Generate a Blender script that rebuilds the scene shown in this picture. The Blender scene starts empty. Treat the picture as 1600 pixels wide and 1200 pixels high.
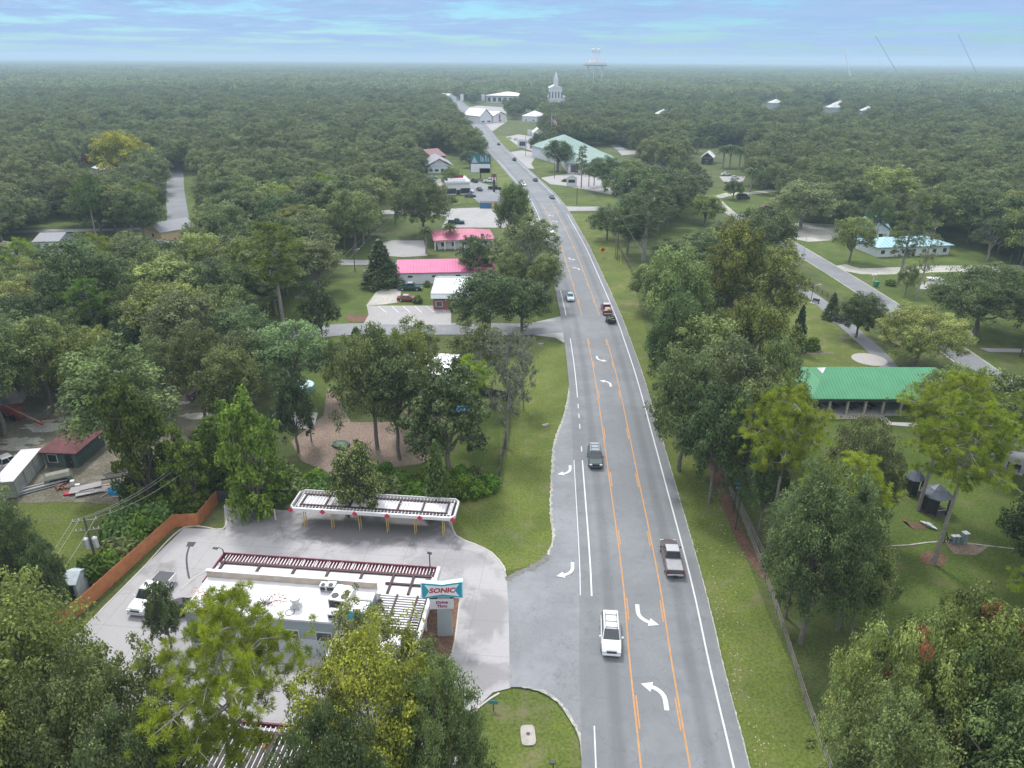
import bpy, bmesh, math, random
import numpy as np
from mathutils import Vector, Matrix
from mathutils.geometry import tessellate_polygon
R = math.radians
SC = bpy.context.scene
COL = SC.collection

# ------------------------------------------------------------------ camera
F = 1110.0                       # focal length in pixels of a 1600 px wide frame
CAMH = 52.0
PITCH = math.atan((600 - 93.0) / F)
ROLL = math.atan(10 / 1600.0)
cam_d = bpy.data.cameras.new('camera'); cam = bpy.data.objects.new('camera', cam_d); COL.objects.link(cam)
cam_d.sensor_width = 36; cam_d.lens = F / 1600 * 36; cam_d.clip_end = 30000; cam_d.clip_start = 0.5
cam.location = (0, 0, CAMH)
MR = Matrix.Rotation(R(90) - PITCH, 3, 'X') @ Matrix.Rotation(ROLL, 3, 'Z')
cam.rotation_euler = MR.to_euler()
SC.camera = cam
MRn = np.array(MR)

# ------------------------------------------------------------------ light
SUN_EL, SUN_AZ = R(58), R(-25)          # azimuth from +Y (away from the camera) towards -X
wd = bpy.data.worlds.new('World'); SC.world = wd; wd.use_nodes = True
nt = wd.node_tree; nt.nodes.clear()
def N(nt, t, **k):
    n = nt.nodes.new(t)
    for a, b in k.items(): setattr(n, a, b)
    return n
def L(nt, a, b): nt.links.new(a, b)
wo = N(nt, 'ShaderNodeOutputWorld')
sky = N(nt, 'ShaderNodeTexSky', sky_type='NISHITA', sun_disc=False, sun_elevation=SUN_EL, sun_rotation=SUN_AZ)
sky.altitude = 50; sky.air_density = 1.0; sky.dust_density = 0.6; sky.ozone_density = 2.0
bg1 = N(nt, 'ShaderNodeBackground'); bg1.inputs[1].default_value = 0.085
tint = N(nt, 'ShaderNodeMix', data_type='RGBA', blend_type='MULTIPLY'); tint.inputs[0].default_value = 1
tint.inputs[7].default_value = (0.46, 0.80, 1.08, 1)
L(nt, sky.outputs[0], tint.inputs[6]); L(nt, tint.outputs[2], bg1.inputs[0])
tc = N(nt, 'ShaderNodeTexCoord'); sep = N(nt, 'ShaderNodeSeparateXYZ'); L(nt, tc.outputs['Generated'], sep.inputs[0])
def M(nt, op, a, b=None, c=None, clamp=False):
    n = N(nt, 'ShaderNodeMath', operation=op, use_clamp=clamp)
    for i, v in enumerate((a, b, c)):
        if v is None: continue
        if isinstance(v, (int, float)): n.inputs[i].default_value = v
        else: L(nt, v, n.inputs[i])
    return n.outputs[0]
zz = M(nt, 'MAXIMUM', sep.outputs[2], 0.0); zd = M(nt, 'ADD', zz, 0.045)
ux = M(nt, 'DIVIDE', sep.outputs[0], zd); uy = M(nt, 'DIVIDE', sep.outputs[1], zd)
cb = N(nt, 'ShaderNodeCombineXYZ'); L(nt, ux, cb.inputs[0]); L(nt, uy, cb.inputs[1])
n1 = N(nt, 'ShaderNodeTexNoise'); n1.inputs['Scale'].default_value = 0.55; n1.inputs['Detail'].default_value = 7; n1.inputs['Roughness'].default_value = 0.66; n1.inputs['Distortion'].default_value = 0.15
L(nt, cb.outputs[0], n1.inputs['Vector'])
# overcast above, broken banks of cloud towards the horizon
thick = N(nt, 'ShaderNodeMapRange'); thick.inputs[1].default_value = 0.02; thick.inputs[2].default_value = 0.30; thick.inputs[3].default_value = 0.0; thick.inputs[4].default_value = 0.45
L(nt, sep.outputs[2], thick.inputs[0])
low = N(nt, 'ShaderNodeMapRange'); low.inputs[1].default_value = 0.0; low.inputs[2].default_value = 0.035; low.inputs[3].default_value = 0.05; low.inputs[4].default_value = 0.0
L(nt, sep.outputs[2], low.inputs[0])
dens = M(nt, 'ADD', M(nt, 'ADD', n1.outputs[0], thick.outputs[0]), low.outputs[0])
cr = N(nt, 'ShaderNodeMapRange', interpolation_type='SMOOTHSTEP'); cr.inputs[1].default_value = 0.41; cr.inputs[2].default_value = 0.59; L(nt, dens, cr.inputs[0])
n2 = N(nt, 'ShaderNodeTexNoise'); n2.inputs['Scale'].default_value = 1.1; n2.inputs['Detail'].default_value = 5; L(nt, cb.outputs[0], n2.inputs['Vector'])
ccol = N(nt, 'ShaderNodeMix', data_type='RGBA'); ccol.inputs[6].default_value = (0.17, 0.29, 0.50, 1); ccol.inputs[7].default_value = (0.31, 0.43, 0.63, 1)
L(nt, n2.outputs[0], ccol.inputs[0])
hi = N(nt, 'ShaderNodeMapRange'); hi.inputs[1].default_value = 0.12; hi.inputs[2].default_value = 0.5; L(nt, sep.outputs[2], hi.inputs[0])
ccol2 = N(nt, 'ShaderNodeMix', data_type='RGBA'); L(nt, hi.outputs[0], ccol2.inputs[0]); L(nt, ccol.outputs[2], ccol2.inputs[6]); ccol2.inputs[7].default_value = (1.02, 1.04, 1.09, 1)
bg2 = N(nt, 'ShaderNodeBackground'); bg2.inputs[1].default_value = 1.0; L(nt, ccol2.outputs[2], bg2.inputs[0])
mx = N(nt, 'ShaderNodeMixShader'); L(nt, cr.outputs[0], mx.inputs[0]); L(nt, bg1.outputs[0], mx.inputs[1]); L(nt, bg2.outputs[0], mx.inputs[2]); L(nt, mx.outputs[0], wo.inputs[0])
sd = bpy.data.lights.new('sun', 'SUN'); sd.energy = 1.9; sd.angle = R(10); sd.color = (1, 0.96, 0.9)
so = bpy.data.objects.new('sun', sd); COL.objects.link(so)
so.rotation_euler = Vector((math.sin(SUN_AZ) * math.cos(SUN_EL), math.cos(SUN_AZ) * math.cos(SUN_EL), math.sin(SUN_EL))).to_track_quat('Z', 'Y').to_euler()
vs = SC.view_settings; vs.view_transform = 'Standard'; vs.look = 'None'; vs.exposure = 0.62; vs.gamma = 1
SC.cycles.max_bounces = 6; SC.cycles.diffuse_bounces = 3; SC.cycles.transparent_max_bounces = 4; SC.cycles.volume_bounces = 0
SC.cycles.transmission_bounces = 3; SC.cycles.glossy_bounces = 3

# ------------------------------------------------------------------ photo geometry: a point seen at (x, y) lies at height z
def P(x, y, z=0.0):
    d = MR @ Vector(((x - 800) / F, -(y - 600) / F, -1.0))
    t = (z - CAMH) / d.z
    return Vector((d.x * t, d.y * t, z))
def proj(p):
    q = MR.transposed() @ (Vector(p) - Vector((0, 0, CAMH)))
    return 800 + F * q.x / -q.z, 600 - F * q.y / -q.z, -q.z
def projn(a):
    q = (a - np.array([0, 0, CAMH])) @ MRn
    return 800 + F * q[:, 0] / -q[:, 2], 600 - F * q[:, 1] / -q[:, 2], -q[:, 2]
def hgt(xb, yb, yt):
    b = P(xb, yb); lo, hi_ = 0.0, 90.0
    for _ in range(30):
        m = (lo + hi_) / 2
        if proj((b.x, b.y, m))[1] > yt: lo = m
        else: hi_ = m
    return (lo + hi_) / 2

# ------------------------------------------------------------------ materials
MATS = {}; MCOL = {}
def mat(name, col, rough=0.7, var=0.12, scale=3.0, metal=0.0, spec=0.5, bump=0.0, detail=4):
    if name in MATS: return MATS[name]
    m = bpy.data.materials.new(name); m.use_nodes = True; t = m.node_tree
    b = t.nodes['Principled BSDF']; b.inputs['Roughness'].default_value = rough; b.inputs['Metallic'].default_value = metal
    b.inputs['Specular IOR Level'].default_value = spec
    g = N(t, 'ShaderNodeTexCoord'); n = N(t, 'ShaderNodeTexNoise'); n.inputs['Scale'].default_value = scale; n.inputs['Detail'].default_value = detail
    L(t, g.outputs['Object'], n.inputs['Vector'])
    x = N(t, 'ShaderNodeMix', data_type='RGBA'); L(t, n.outputs[0], x.inputs[0])
    x.inputs[6].default_value = (*[max(0, c * (1 - 2 * var)) for c in col], 1); x.inputs[7].default_value = (*[min(1, c * (1 + 2 * var)) for c in col], 1)
    L(t, x.outputs[2], b.inputs['Base Color'])
    if bump:
        bp = N(t, 'ShaderNodeBump'); bp.inputs['Strength'].default_value = bump; bp.inputs['Distance'].default_value = 0.05
        L(t, n.outputs[0], bp.inputs['Height']); L(t, bp.outputs[0], b.inputs['Normal'])
    MATS[name] = m; MCOL[name] = col; return m
def seam_of(m): c = MCOL[m.name]; return mat(m.name + '_seam', tuple(v * .55 for v in c), 0.5, 0.1, 1.0)
def ramp(t, src, stops):
    r = N(t, 'ShaderNodeValToRGB'); e = r.color_ramp.elements
    while len(e) < len(stops): e.new(0.5)
    for k, (p, c) in zip(e, stops): k.position = p; k.color = (*c, 1)
    L(t, src, r.inputs[0]); return r.outputs[0]
def noise(t, vec, s, d=4, rough=0.55, dist=0.0):
    n = N(t, 'ShaderNodeTexNoise'); n.inputs['Scale'].default_value = s; n.inputs['Detail'].default_value = d
    n.inputs['Roughness'].default_value = rough; n.inputs['Distortion'].default_value = dist; L(t, vec, n.inputs['Vector']); return n.outputs[0]
def mixc(t, f, a, b, bt='MIX'):
    x = N(t, 'ShaderNodeMix', data_type='RGBA', blend_type=bt)
    for v, i in ((f, 0), (a, 6), (b, 7)):
        if isinstance(v, (int, float)): x.inputs[i].default_value = v
        elif isinstance(v, tuple): x.inputs[i].default_value = (*v, 1)
        else: L(t, v, x.inputs[i])
    return x.outputs[2]
def newmat(name, rough=0.85):
    m = bpy.data.materials.new(name); m.use_nodes = True; t = m.node_tree; b = t.nodes['Principled BSDF']
    b.inputs['Roughness'].default_value = rough; b.inputs['Specular IOR Level'].default_value = 0.3
    g = N(t, 'ShaderNodeNewGeometry'); MATS[name] = m; return m, t, b, g.outputs['Position']
def sm(t, v, a, b):
    r = N(t, 'ShaderNodeMapRange', interpolation_type='SMOOTHSTEP'); L(t, v, r.inputs[0]); r.inputs[1].default_value = a; r.inputs[2].default_value = b; return r.outputs[0]

def ground_mat(name, g1, g2, dry, dirt, dryamt=0.5, dirtamt=0.3):
    m, t, b, p = newmat(name, 0.95)
    big = noise(t, p, 0.035, 5, 0.6); mid = noise(t, p, 0.35, 5, 0.65); fine = noise(t, p, 3.5, 4, 0.7)
    c = mixc(t, sm(t, fine, 0.3, 0.7), tuple(v * .78 for v in g1), tuple(v * 1.12 for v in g2))
    c = mixc(t, M(t, 'MULTIPLY', sm(t, mid, 0.45, 0.75), dryamt), c, dry)
    c = mixc(t, M(t, 'MULTIPLY', sm(t, M(t, 'ADD', M(t, 'MULTIPLY', big, 0.6), M(t, 'MULTIPLY', mid, 0.5)), 0.58, 0.7), dirtamt), c, dirt)
    c = mixc(t, sm(t, noise(t, p, 0.12, 3), 0.3, 0.7), mixc(t, 1.0, c, (0.66, 0.72, 0.68), 'MULTIPLY'), c)
    L(t, c, b.inputs['Base Color'])
    bp = N(t, 'ShaderNodeBump'); bp.inputs['Strength'].default_value = 0.6; bp.inputs['Distance'].default_value = 0.12
    L(t, fine, bp.inputs['Height']); L(t, bp.outputs[0], b.inputs['Normal'])
    return m
GM_ground = ground_mat('rough_ground', (0.06, 0.085, 0.022), (0.10, 0.13, 0.035), (0.15, 0.145, 0.065), (0.17, 0.14, 0.10), 0.5, 0.5)
GM_lawn = ground_mat('lawn_grass', (0.063, 0.101, 0.017), (0.109, 0.155, 0.027), (0.151, 0.151, 0.063), (0.168, 0.134, 0.084), 0.6, 0.4)
GM_verge = ground_mat('verge_grass', (0.084, 0.122, 0.022), (0.147, 0.181, 0.035), (0.193, 0.176, 0.092), (0.227, 0.185, 0.126), 0.55, 0.5)
GM_yard = ground_mat('yard_dirt', (0.126, 0.109, 0.076), (0.218, 0.193, 0.151), (0.353, 0.336, 0.302), (0.076, 0.101, 0.025), 0.7, 0.9)
GM_pink = ground_mat('clay_soil', (0.218, 0.155, 0.126), (0.302, 0.227, 0.189), (0.353, 0.294, 0.252), (0.092, 0.118, 0.034), 0.5, 0.5)
GM_clay = ground_mat('mulch', (0.126, 0.067, 0.046), (0.193, 0.109, 0.080), (0.218, 0.151, 0.101), (0.101, 0.101, 0.042), 0.4, 0.4)
GM_sand = ground_mat('white_sand', (0.353, 0.336, 0.302), (0.504, 0.487, 0.454), (0.571, 0.554, 0.529), (0.252, 0.227, 0.168), 0.5, 0.25)

def asphalt(name, c0, c1, lanes=False):
    m, t, b, p = newmat(name, 0.8)
    c = mixc(t, sm(t, noise(t, p, 6, 3, 0.8), 0.25, 0.75), c0, c1)
    c = mixc(t, M(t, 'MULTIPLY', sm(t, noise(t, p, 0.08, 6, 0.7), 0.42, 0.62), 0.5), c, tuple(min(1, v * 1.35) for v in c1))
    c = mixc(t, M(t, 'MULTIPLY', sm(t, noise(t, p, 0.9, 6, 0.75), 0.5, 0.7), 0.25), c, tuple(v * 0.7 for v in c0))
    if lanes:
        uv = N(t, 'ShaderNodeUVMap', uv_map='UVMap'); s = N(t, 'ShaderNodeSeparateXYZ'); L(t, uv.outputs[0], s.inputs[0])
        a = M(t, 'ABSOLUTE', s.outputs[0])
        st = N(t, 'ShaderNodeMapping'); st.inputs['Scale'].default_value = (1.0, 0.03, 1); L(t, uv.outputs[0], st.inputs[0])
        ns = noise(t, st.outputs[0], 1.6, 4, 0.6)
        def band(cen, w): return M(t, 'SUBTRACT', 1.0, sm(t, M(t, 'ABSOLUTE', M(t, 'SUBTRACT', a, cen)), w * 0.2, w))
        oil = M(t, 'MULTIPLY', M(t, 'ADD', band(3.7, 0.9), M(t, 'MULTIPLY', band(5.9, 1.4), 0.35)), M(t, 'ADD', ns, 0.1))
        c = mixc(t, M(t, 'MULTIPLY', oil, 0.55), c, (0.082, 0.086, 0.094))
        c = mixc(t, M(t, 'MULTIPLY', sm(t, a, 1.6, 0.3), 0.25), c, (0.195, 0.20, 0.21))
        c = mixc(t, M(t, 'MULTIPLY', sm(t, ns, 0.5, 0.75), 0.4), c, (0.205, 0.21, 0.22))
    # fine cracks
    v = N(t, 'ShaderNodeTexVoronoi', feature='DISTANCE_TO_EDGE'); v.inputs['Scale'].default_value = 0.22
    wv = N(t, 'ShaderNodeVectorMath', operation='ADD'); nn = N(t, 'ShaderNodeTexNoise'); nn.inputs['Scale'].default_value = 0.6; L(t, p, nn.inputs['Vector'])
    sc = N(t, 'ShaderNodeVectorMath', operation='SCALE'); sc.inputs['Scale'].default_value = 3.0; L(t, nn.outputs['Color'], sc.inputs[0]); L(t, p, wv.inputs[0]); L(t, sc.outputs[0], wv.inputs[1]); L(t, wv.outputs[0], v.inputs['Vector'])
    ck = M(t, 'SUBTRACT', 1.0, sm(t, v.outputs['Distance'], 0.0, 0.012))
    c = mixc(t, M(t, 'MULTIPLY', ck, 0.3), c, (0.08, 0.08, 0.085))
    L(t, c, b.inputs['Base Color']); return m
A_road = asphalt('asphalt', (0.158, 0.170, 0.184), (0.186, 0.198, 0.212), True)
A_turn = asphalt('turn_lane_asphalt', (0.175, 0.188, 0.206), (0.22, 0.232, 0.252))
A_side = asphalt('side_street_asphalt', (0.16, 0.17, 0.185), (0.20, 0.21, 0.225))

def concrete(name, base, dark, stain=None, grid=4.5, rot=0.0, amt=0.6):
    m, t, b, p = newmat(name, 0.8)
    big = noise(t, p, 0.10, 6, 0.65, 1.0); mid = noise(t, p, 0.5, 5, 0.65, 0.6)
    c = mixc(t, sm(t, noise(t, p, 5, 3), 0.3, 0.7), tuple(v * 0.94 for v in base), base)
    c = mixc(t, M(t, 'MULTIPLY', sm(t, M(t, 'ADD', M(t, 'MULTIPLY', big, .6), M(t, 'MULTIPLY', mid, .4)), 0.48, 0.72), amt), c, dark)
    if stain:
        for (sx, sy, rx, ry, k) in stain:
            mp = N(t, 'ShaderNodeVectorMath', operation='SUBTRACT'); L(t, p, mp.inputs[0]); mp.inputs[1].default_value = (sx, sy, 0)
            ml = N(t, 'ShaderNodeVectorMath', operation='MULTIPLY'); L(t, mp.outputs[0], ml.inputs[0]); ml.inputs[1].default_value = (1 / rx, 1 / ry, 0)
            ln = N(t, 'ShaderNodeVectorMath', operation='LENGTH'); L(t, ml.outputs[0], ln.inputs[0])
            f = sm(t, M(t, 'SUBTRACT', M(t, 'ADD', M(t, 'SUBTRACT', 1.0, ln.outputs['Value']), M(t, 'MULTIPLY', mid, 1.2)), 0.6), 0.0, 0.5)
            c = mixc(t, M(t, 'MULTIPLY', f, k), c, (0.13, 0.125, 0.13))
    mp = N(t, 'ShaderNodeMapping'); mp.inputs['Rotation'].default_value = (0, 0, rot); L(t, p, mp.inputs[0])
    s = N(t, 'ShaderNodeSeparateXYZ'); L(t, mp.outputs[0], s.inputs[0])
    for k in (0, 1):
        q = M(t, 'ABSOLUTE', M(t, 'SUBTRACT', M(t, 'FRACT', M(t, 'DIVIDE', s.outputs[k], grid)), 0.5))
        ln_ = sm(t, q, 0.488, 0.496)
        c = mixc(t, M(t, 'MULTIPLY', ln_, 0.4), c, tuple(v * 0.5 for v in base))
    L(t, c, b.inputs['Base Color']); return m

def leafmat(name, c0, c1, trans=0.25, rough=0.6):
    m = bpy.data.materials.new(name); m.use_nodes = True; t = m.node_tree; b = t.nodes['Principled BSDF']; o = t.nodes['Material Output']
    at = N(t, 'ShaderNodeAttribute', attribute_name='tint'); oi = N(t, 'ShaderNodeObjectInfo')
    c = mixc(t, at.outputs['Fac'], c0, c1); c = mixc(t, 1.0, c, oi.outputs['Color'], 'MULTIPLY')
    h = N(t, 'ShaderNodeHueSaturation'); L(t, c, h.inputs['Color'])
    r = N(t, 'ShaderNodeMapRange'); L(t, oi.outputs['Random'], r.inputs[0]); r.inputs[3].default_value = 0.482; r.inputs[4].default_value = 0.515; L(t, r.outputs[0], h.inputs['Hue'])
    r2 = N(t, 'ShaderNodeMapRange'); L(t, M(t, 'FRACT', M(t, 'MULTIPLY', oi.outputs['Random'], 7.31)), r2.inputs[0]); r2.inputs[3].default_value = 0.78; r2.inputs[4].default_value = 1.25; L(t, r2.outputs[0], h.inputs['Value'])
    L(t, h.outputs[0], b.inputs['Base Color']); b.inputs['Roughness'].default_value = rough; b.inputs['Specular IOR Level'].default_value = 0.25
    tr = N(t, 'ShaderNodeBsdfTranslucent'); L(t, h.outputs[0], tr.inputs[0]); x = N(t, 'ShaderNodeMixShader'); x.inputs[0].default_value = trans
    L(t, b.outputs[0], x.inputs[1]); L(t, tr.outputs[0], x.inputs[2]); L(t, x.outputs[0], o.inputs[0]); MATS[name] = m; return m
LM_oak = leafmat('oak_leaves', (0.052, 0.073, 0.029), (0.25, 0.305, 0.115), .3)
LM_pine = leafmat('pine_needles', (0.05, 0.09, 0.012), (0.26, 0.35, 0.05), 0.35)
LM_mag = leafmat('magnolia_leaves', (0.032, 0.052, 0.02), (0.14, 0.175, 0.065), 0.15, 0.45)
LM_flower = leafmat('pale_blossom', (0.38, 0.40, 0.10), (0.5, 0.5, 0.2))
LM_moss = leafmat('hanging_moss', (0.13, 0.14, 0.10), (0.25, 0.26, 0.21))
LM_palm = leafmat('palm_fronds', (0.06, 0.10, 0.03), (0.17, 0.22, 0.085))
LM_red = leafmat('red_leaves', (0.09, 0.035, 0.03), (0.19, 0.06, 0.05))
LM_vine = leafmat('vine_leaves', (0.05, 0.085, 0.012), (0.19, 0.26, 0.04))
BARK = mat('bark', (0.17, 0.15, 0.13), 0.95, 0.3, 2.5, bump=0.5)
BARKP = mat('pale_bark', (0.27, 0.25, 0.235), 0.95, 0.25, 2.5)
WHITE = mat('white_paint', (0.66, 0.66, 0.68), 0.5, 0.06, 1.0)
ROOFW = mat('white_roof_membrane', (0.64, 0.64, 0.67), 0.6, 0.10, 0.9, detail=9)
MAROON = mat('maroon_paint', (0.16, 0.035, 0.055), 0.6, 0.2, 2.0)
DKMAROON = mat('dark_maroon_steel', (0.055, 0.03, 0.033), 0.7, 0.2, 2.0)
GREYW = mat('grey_wall', (0.34, 0.40, 0.44), 0.8, 0.05, 0.5)
LGREY = mat('light_grey_wall', (0.6, 0.64, 0.68), 0.8, 0.05, 0.5)
TEAL = mat('sign_teal', (0.02, 0.33, 0.50), 0.4, 0.05, 1.0)
TEALL = mat('sign_pale_blue', (0.52, 0.80, 0.88), 0.4, 0.03, 1.0)
RED = mat('sign_red', (0.52, 0.02, 0.08), 0.4, 0.03, 1.0)
METAL = mat('galvanised_metal', (0.52, 0.55, 0.57), 0.4, 0.1, 3.0, 0.3)
DARK = mat('dark_metal', (0.03, 0.03, 0.035), 0.5, 0.1, 3.0)
GLASS = mat('window_glass', (0.03, 0.04, 0.05), 0.1, 0.2, 1.0, 0.0, 0.8)
YELLOW = mat('yellow_post', (0.62, 0.45, 0.14), 0.6, 0.1, 3.0)
WOODO = mat('orange_fence_boards', (0.45, 0.175, 0.07), 0.85, 0.22, 1.4)
WOODG = mat('grey_weathered_wood', (0.21, 0.19, 0.175), 0.9, 0.2, 2.0)
WOODD = mat('dark_pole_wood', (0.11, 0.09, 0.075), 0.9, 0.2, 2.0)
LINEW = mat('white_road_paint', (0.58, 0.59, 0.61), 0.7, 0.10, 2.0)
LINEY = mat('orange_road_paint', (0.48, 0.245, 0.085), 0.7, 0.14, 2.0)
GREENR = mat('green_metal_roof', (0.06, 0.255, 0.125), 0.5, 0.10, 0.5, detail=8)
TEALR = mat('pale_green_roof', (0.19, 0.285, 0.26), 0.6, 0.08, 0.3)
SKYR = mat('pale_blue_roof', (0.30, 0.50, 0.57), 0.5, 0.06, 0.3)
PINKR = mat('pink_metal_roof', (0.49, 0.085, 0.225), 0.5, 0.15, 0.5, detail=8)
PINKR2 = mat('rose_metal_roof', (0.44, 0.12, 0.20), 0.5, 0.15, 0.5, detail=8)
BRICK = mat('red_brick', (0.26, 0.10, 0.085), 0.9, 0.2, 6.0)
GREYR = mat('grey_shingles', (0.26, 0.27, 0.30), 0.9, 0.15, 2.0)
BROWNR = mat('brown_shingles', (0.24, 0.15, 0.15), 0.9, 0.15, 2.0)
CREAM = mat('cream_wall', (0.60, 0.47, 0.26), 0.8, 0.06, 1.0)
TIRE = mat('tyre_rubber', (0.02, 0.02, 0.02), 0.8, 0.1, 5.0)
HEADL = mat('headlight_lens', (0.7, 0.72, 0.75), 0.15, 0.05, 5.0)
TAILL = mat('tail_light_lens', (0.35, 0.02, 0.02), 0.25, 0.05, 5.0)
KERB = mat('kerb_concrete', (0.46, 0.44, 0.40), 0.85, 0.1, 1.5)
def paint(col):
    return mat('paint_%02x%02x%02x' % tuple(int(255 * c) for c in col), col, 0.28, 0.02, 1.0, 0.15, 0.6)

# ------------------------------------------------------------------ object helpers
def tag(o, label=None, cat=None, group=None, kind=None):
    if label: o['label'] = label
    if cat: o['category'] = cat
    if group: o['group'] = group
    if kind: o['kind'] = kind
    return o
def thing(name, label, cat, loc=(0, 0, 0), rz=0.0, group=None):
    o = bpy.data.objects.new(name, None); COL.objects.link(o); o.location = loc; o.rotation_euler = (0, 0, rz); o.empty_display_size = 0.2
    return tag(o, label, cat, group)
class MB:
    def __init__(s): s.v = []; s.f = []; s.m = []; s.mi = 0
    def add(s, vs, fs):
        k = len(s.v); s.v += [tuple(v) for v in vs]
        for f in fs: s.f.append([i + k for i in f]); s.m.append(s.mi)
        return s
    def box(s, c, d, rz=0.0, rx=0.0, ry=0.0):
        mt = Matrix.Rotation(rz, 3, 'Z') @ Matrix.Rotation(ry, 3, 'Y') @ Matrix.Rotation(rx, 3, 'X'); c = Vector(c)
        vs = [c + mt @ Vector((x * d[0] / 2, y * d[1] / 2, z * d[2] / 2)) for x in (-1, 1) for y in (-1, 1) for z in (-1, 1)]
        return s.add(vs, [(0, 1, 3, 2), (4, 6, 7, 5), (0, 4, 5, 1), (2, 3, 7, 6), (0, 2, 6, 4), (1, 5, 7, 3)])
    def b2(s, x0, x1, y0, y1, z0, z1): return s.box(((x0 + x1) / 2, (y0 + y1) / 2, (z0 + z1) / 2), (abs(x1 - x0), abs(y1 - y0), abs(z1 - z0)))
    def cyl(s, a, b, r0, r1=None, n=8, cap=True):
        a = Vector(a); b = Vector(b); r1 = r0 if r1 is None else r1; d = (b - a).normalized()
        u = d.orthogonal().normalized(); w = d.cross(u); vs = []
        for i in range(n):
            q = 2 * math.pi * i / n; e = u * math.cos(q) + w * math.sin(q); vs += [a + e * r0, b + e * r1]
        fs = [(2 * i, 2 * ((i + 1) % n), 2 * ((i + 1) % n) + 1, 2 * i + 1) for i in range(n)]
        if cap: fs += [tuple(range(0, 2 * n, 2))[::-1], tuple(range(1, 2 * n, 2))]
        return s.add(vs, fs)
    def tube(s, pts, rs, n=6):
        for i in range(len(pts) - 1): s.cyl(pts[i], pts[i + 1], rs[i], rs[i + 1], n)
        return s
    def prism(s, poly, z0, z1):
        n = len(poly); vs = [(p[0], p[1], z0) for p in poly] + [(p[0], p[1], z1) for p in poly]
        ar = sum(poly[i][0] * poly[(i + 1) % n][1] - poly[(i + 1) % n][0] * poly[i][1] for i in range(n))
        tr = tessellate_polygon([[Vector((p[0], p[1], 0)) for p in poly]])
        fs = [tuple(i + n for i in t_) for t_ in tr] + [tuple(t_)[::-1] for t_ in tr]
        fs += [(i, (i + 1) % n, n + (i + 1) % n, n + i) for i in range(n)]
        return s.add(vs, fs)
    def loft(s, rings, cap=True):
        n = len(rings[0]); vs = [p for r in rings for p in r]; fs = []
        for j in range(len(rings) - 1):
            for i in range(n): fs.append((j * n + i, j * n + (i + 1) % n, (j + 1) * n + (i + 1) % n, (j + 1) * n + i))
        if cap: fs += [tuple(range(n))[::-1], tuple(range((len(rings) - 1) * n, len(rings) * n))]
        return s.add(vs, fs)
    def ell(s, c, r, nu=10, nv=6):
        rings = []
        for j in range(1, nv):
            a = math.pi * j / nv
            rings.append([(c[0] + r[0] * math.sin(a) * math.cos(2 * math.pi * i / nu), c[1] + r[1] * math.sin(a) * math.sin(2 * math.pi * i / nu), c[2] - r[2] * math.cos(a)) for i in range(nu)])
        return s.loft(rings)
    def mesh(s, name, mats, bevel=0.0, smooth=False):
        me = bpy.data.meshes.new(name); me.from_pydata(s.v, [], s.f)
        for m_ in (mats if isinstance(mats, (list, tuple)) else [mats]): me.materials.append(m_)
        me.polygons.foreach_set('material_index', s.m)
        bm = bmesh.new(); bm.from_mesh(me); bmesh.ops.remove_doubles(bm, verts=bm.verts, dist=1e-5); bmesh.ops.recalc_face_normals(bm, faces=bm.faces)
        if bevel: bmesh.ops.bevel(bm, geom=[e for e in bm.edges if e.is_manifold and e.calc_face_angle(0) > 0.5], offset=bevel, segments=1, affect='EDGES', clamp_overlap=True)
        bm.to_mesh(me); bm.free()
        if smooth: me.polygons.foreach_set('use_smooth', [True] * len(me.polygons))
        me.update(); return me
    def build(s, name, mats, parent=None, bevel=0.0, smooth=False, label=None):
        return link(name, s.mesh(name, mats, bevel, smooth), parent, label)
def link(name, me, parent=None, label=None):
    o = bpy.data.objects.new(name, me); COL.objects.link(o)
    if parent is not None: o.parent = parent
    if label: o['label'] = label
    return o
def copy_tree(o, parent=None):
    c = o.copy(); COL.objects.link(c)
    if parent is not None: c.parent = parent
    for ch in list(o.children): copy_tree(ch, c)
    return c
_lay = [0]
def sheet(name, px, z, m, kind='structure', pts=None):
    _lay[0] += 1; z += 0.0002 * _lay[0]
    w = [P(x, y) for x, y in px] if pts is None else [Vector((p[0], p[1], 0)) for p in pts]
    me = bpy.data.meshes.new(name); tr = tessellate_polygon([w])
    me.from_pydata([(p.x, p.y, z) for p in w], [], [tuple(t_) for t_ in tr]); me.materials.append(m)
    bm = bmesh.new(); bm.from_mesh(me)
    for f in bm.faces:
        f.normal_update()
        if f.normal.z < 0: f.normal_flip()
    bm.to_mesh(me); bm.free()
    o = link(name, me); o['kind'] = kind; return o
def spline(pts, step=4.0):
    out = []; n = len(pts)
    for i in range(n - 1):
        p0, p1, p2, p3 = pts[max(0, i - 1)], pts[i], pts[i + 1], pts[min(n - 1, i + 2)]
        k = max(2, int((p2 - p1).length / step))
        for j in range(k):
            t = j / k
            out.append(0.5 * ((2 * p1) + (p2 - p0) * t + (2 * p0 - 5 * p1 + 4 * p2 - p3) * t * t + (-p0 + 3 * p1 - 3 * p2 + p3) * t ** 3))
    out.append(pts[-1]); return out
def offs(line, d):
    out = []
    for i, p in enumerate(line):
        t = (line[min(i + 1, len(line) - 1)] - line[max(i - 1, 0)]).normalized(); out.append(Vector((p.x + t.y * d, p.y - t.x * d, 0)))
    return out
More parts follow.
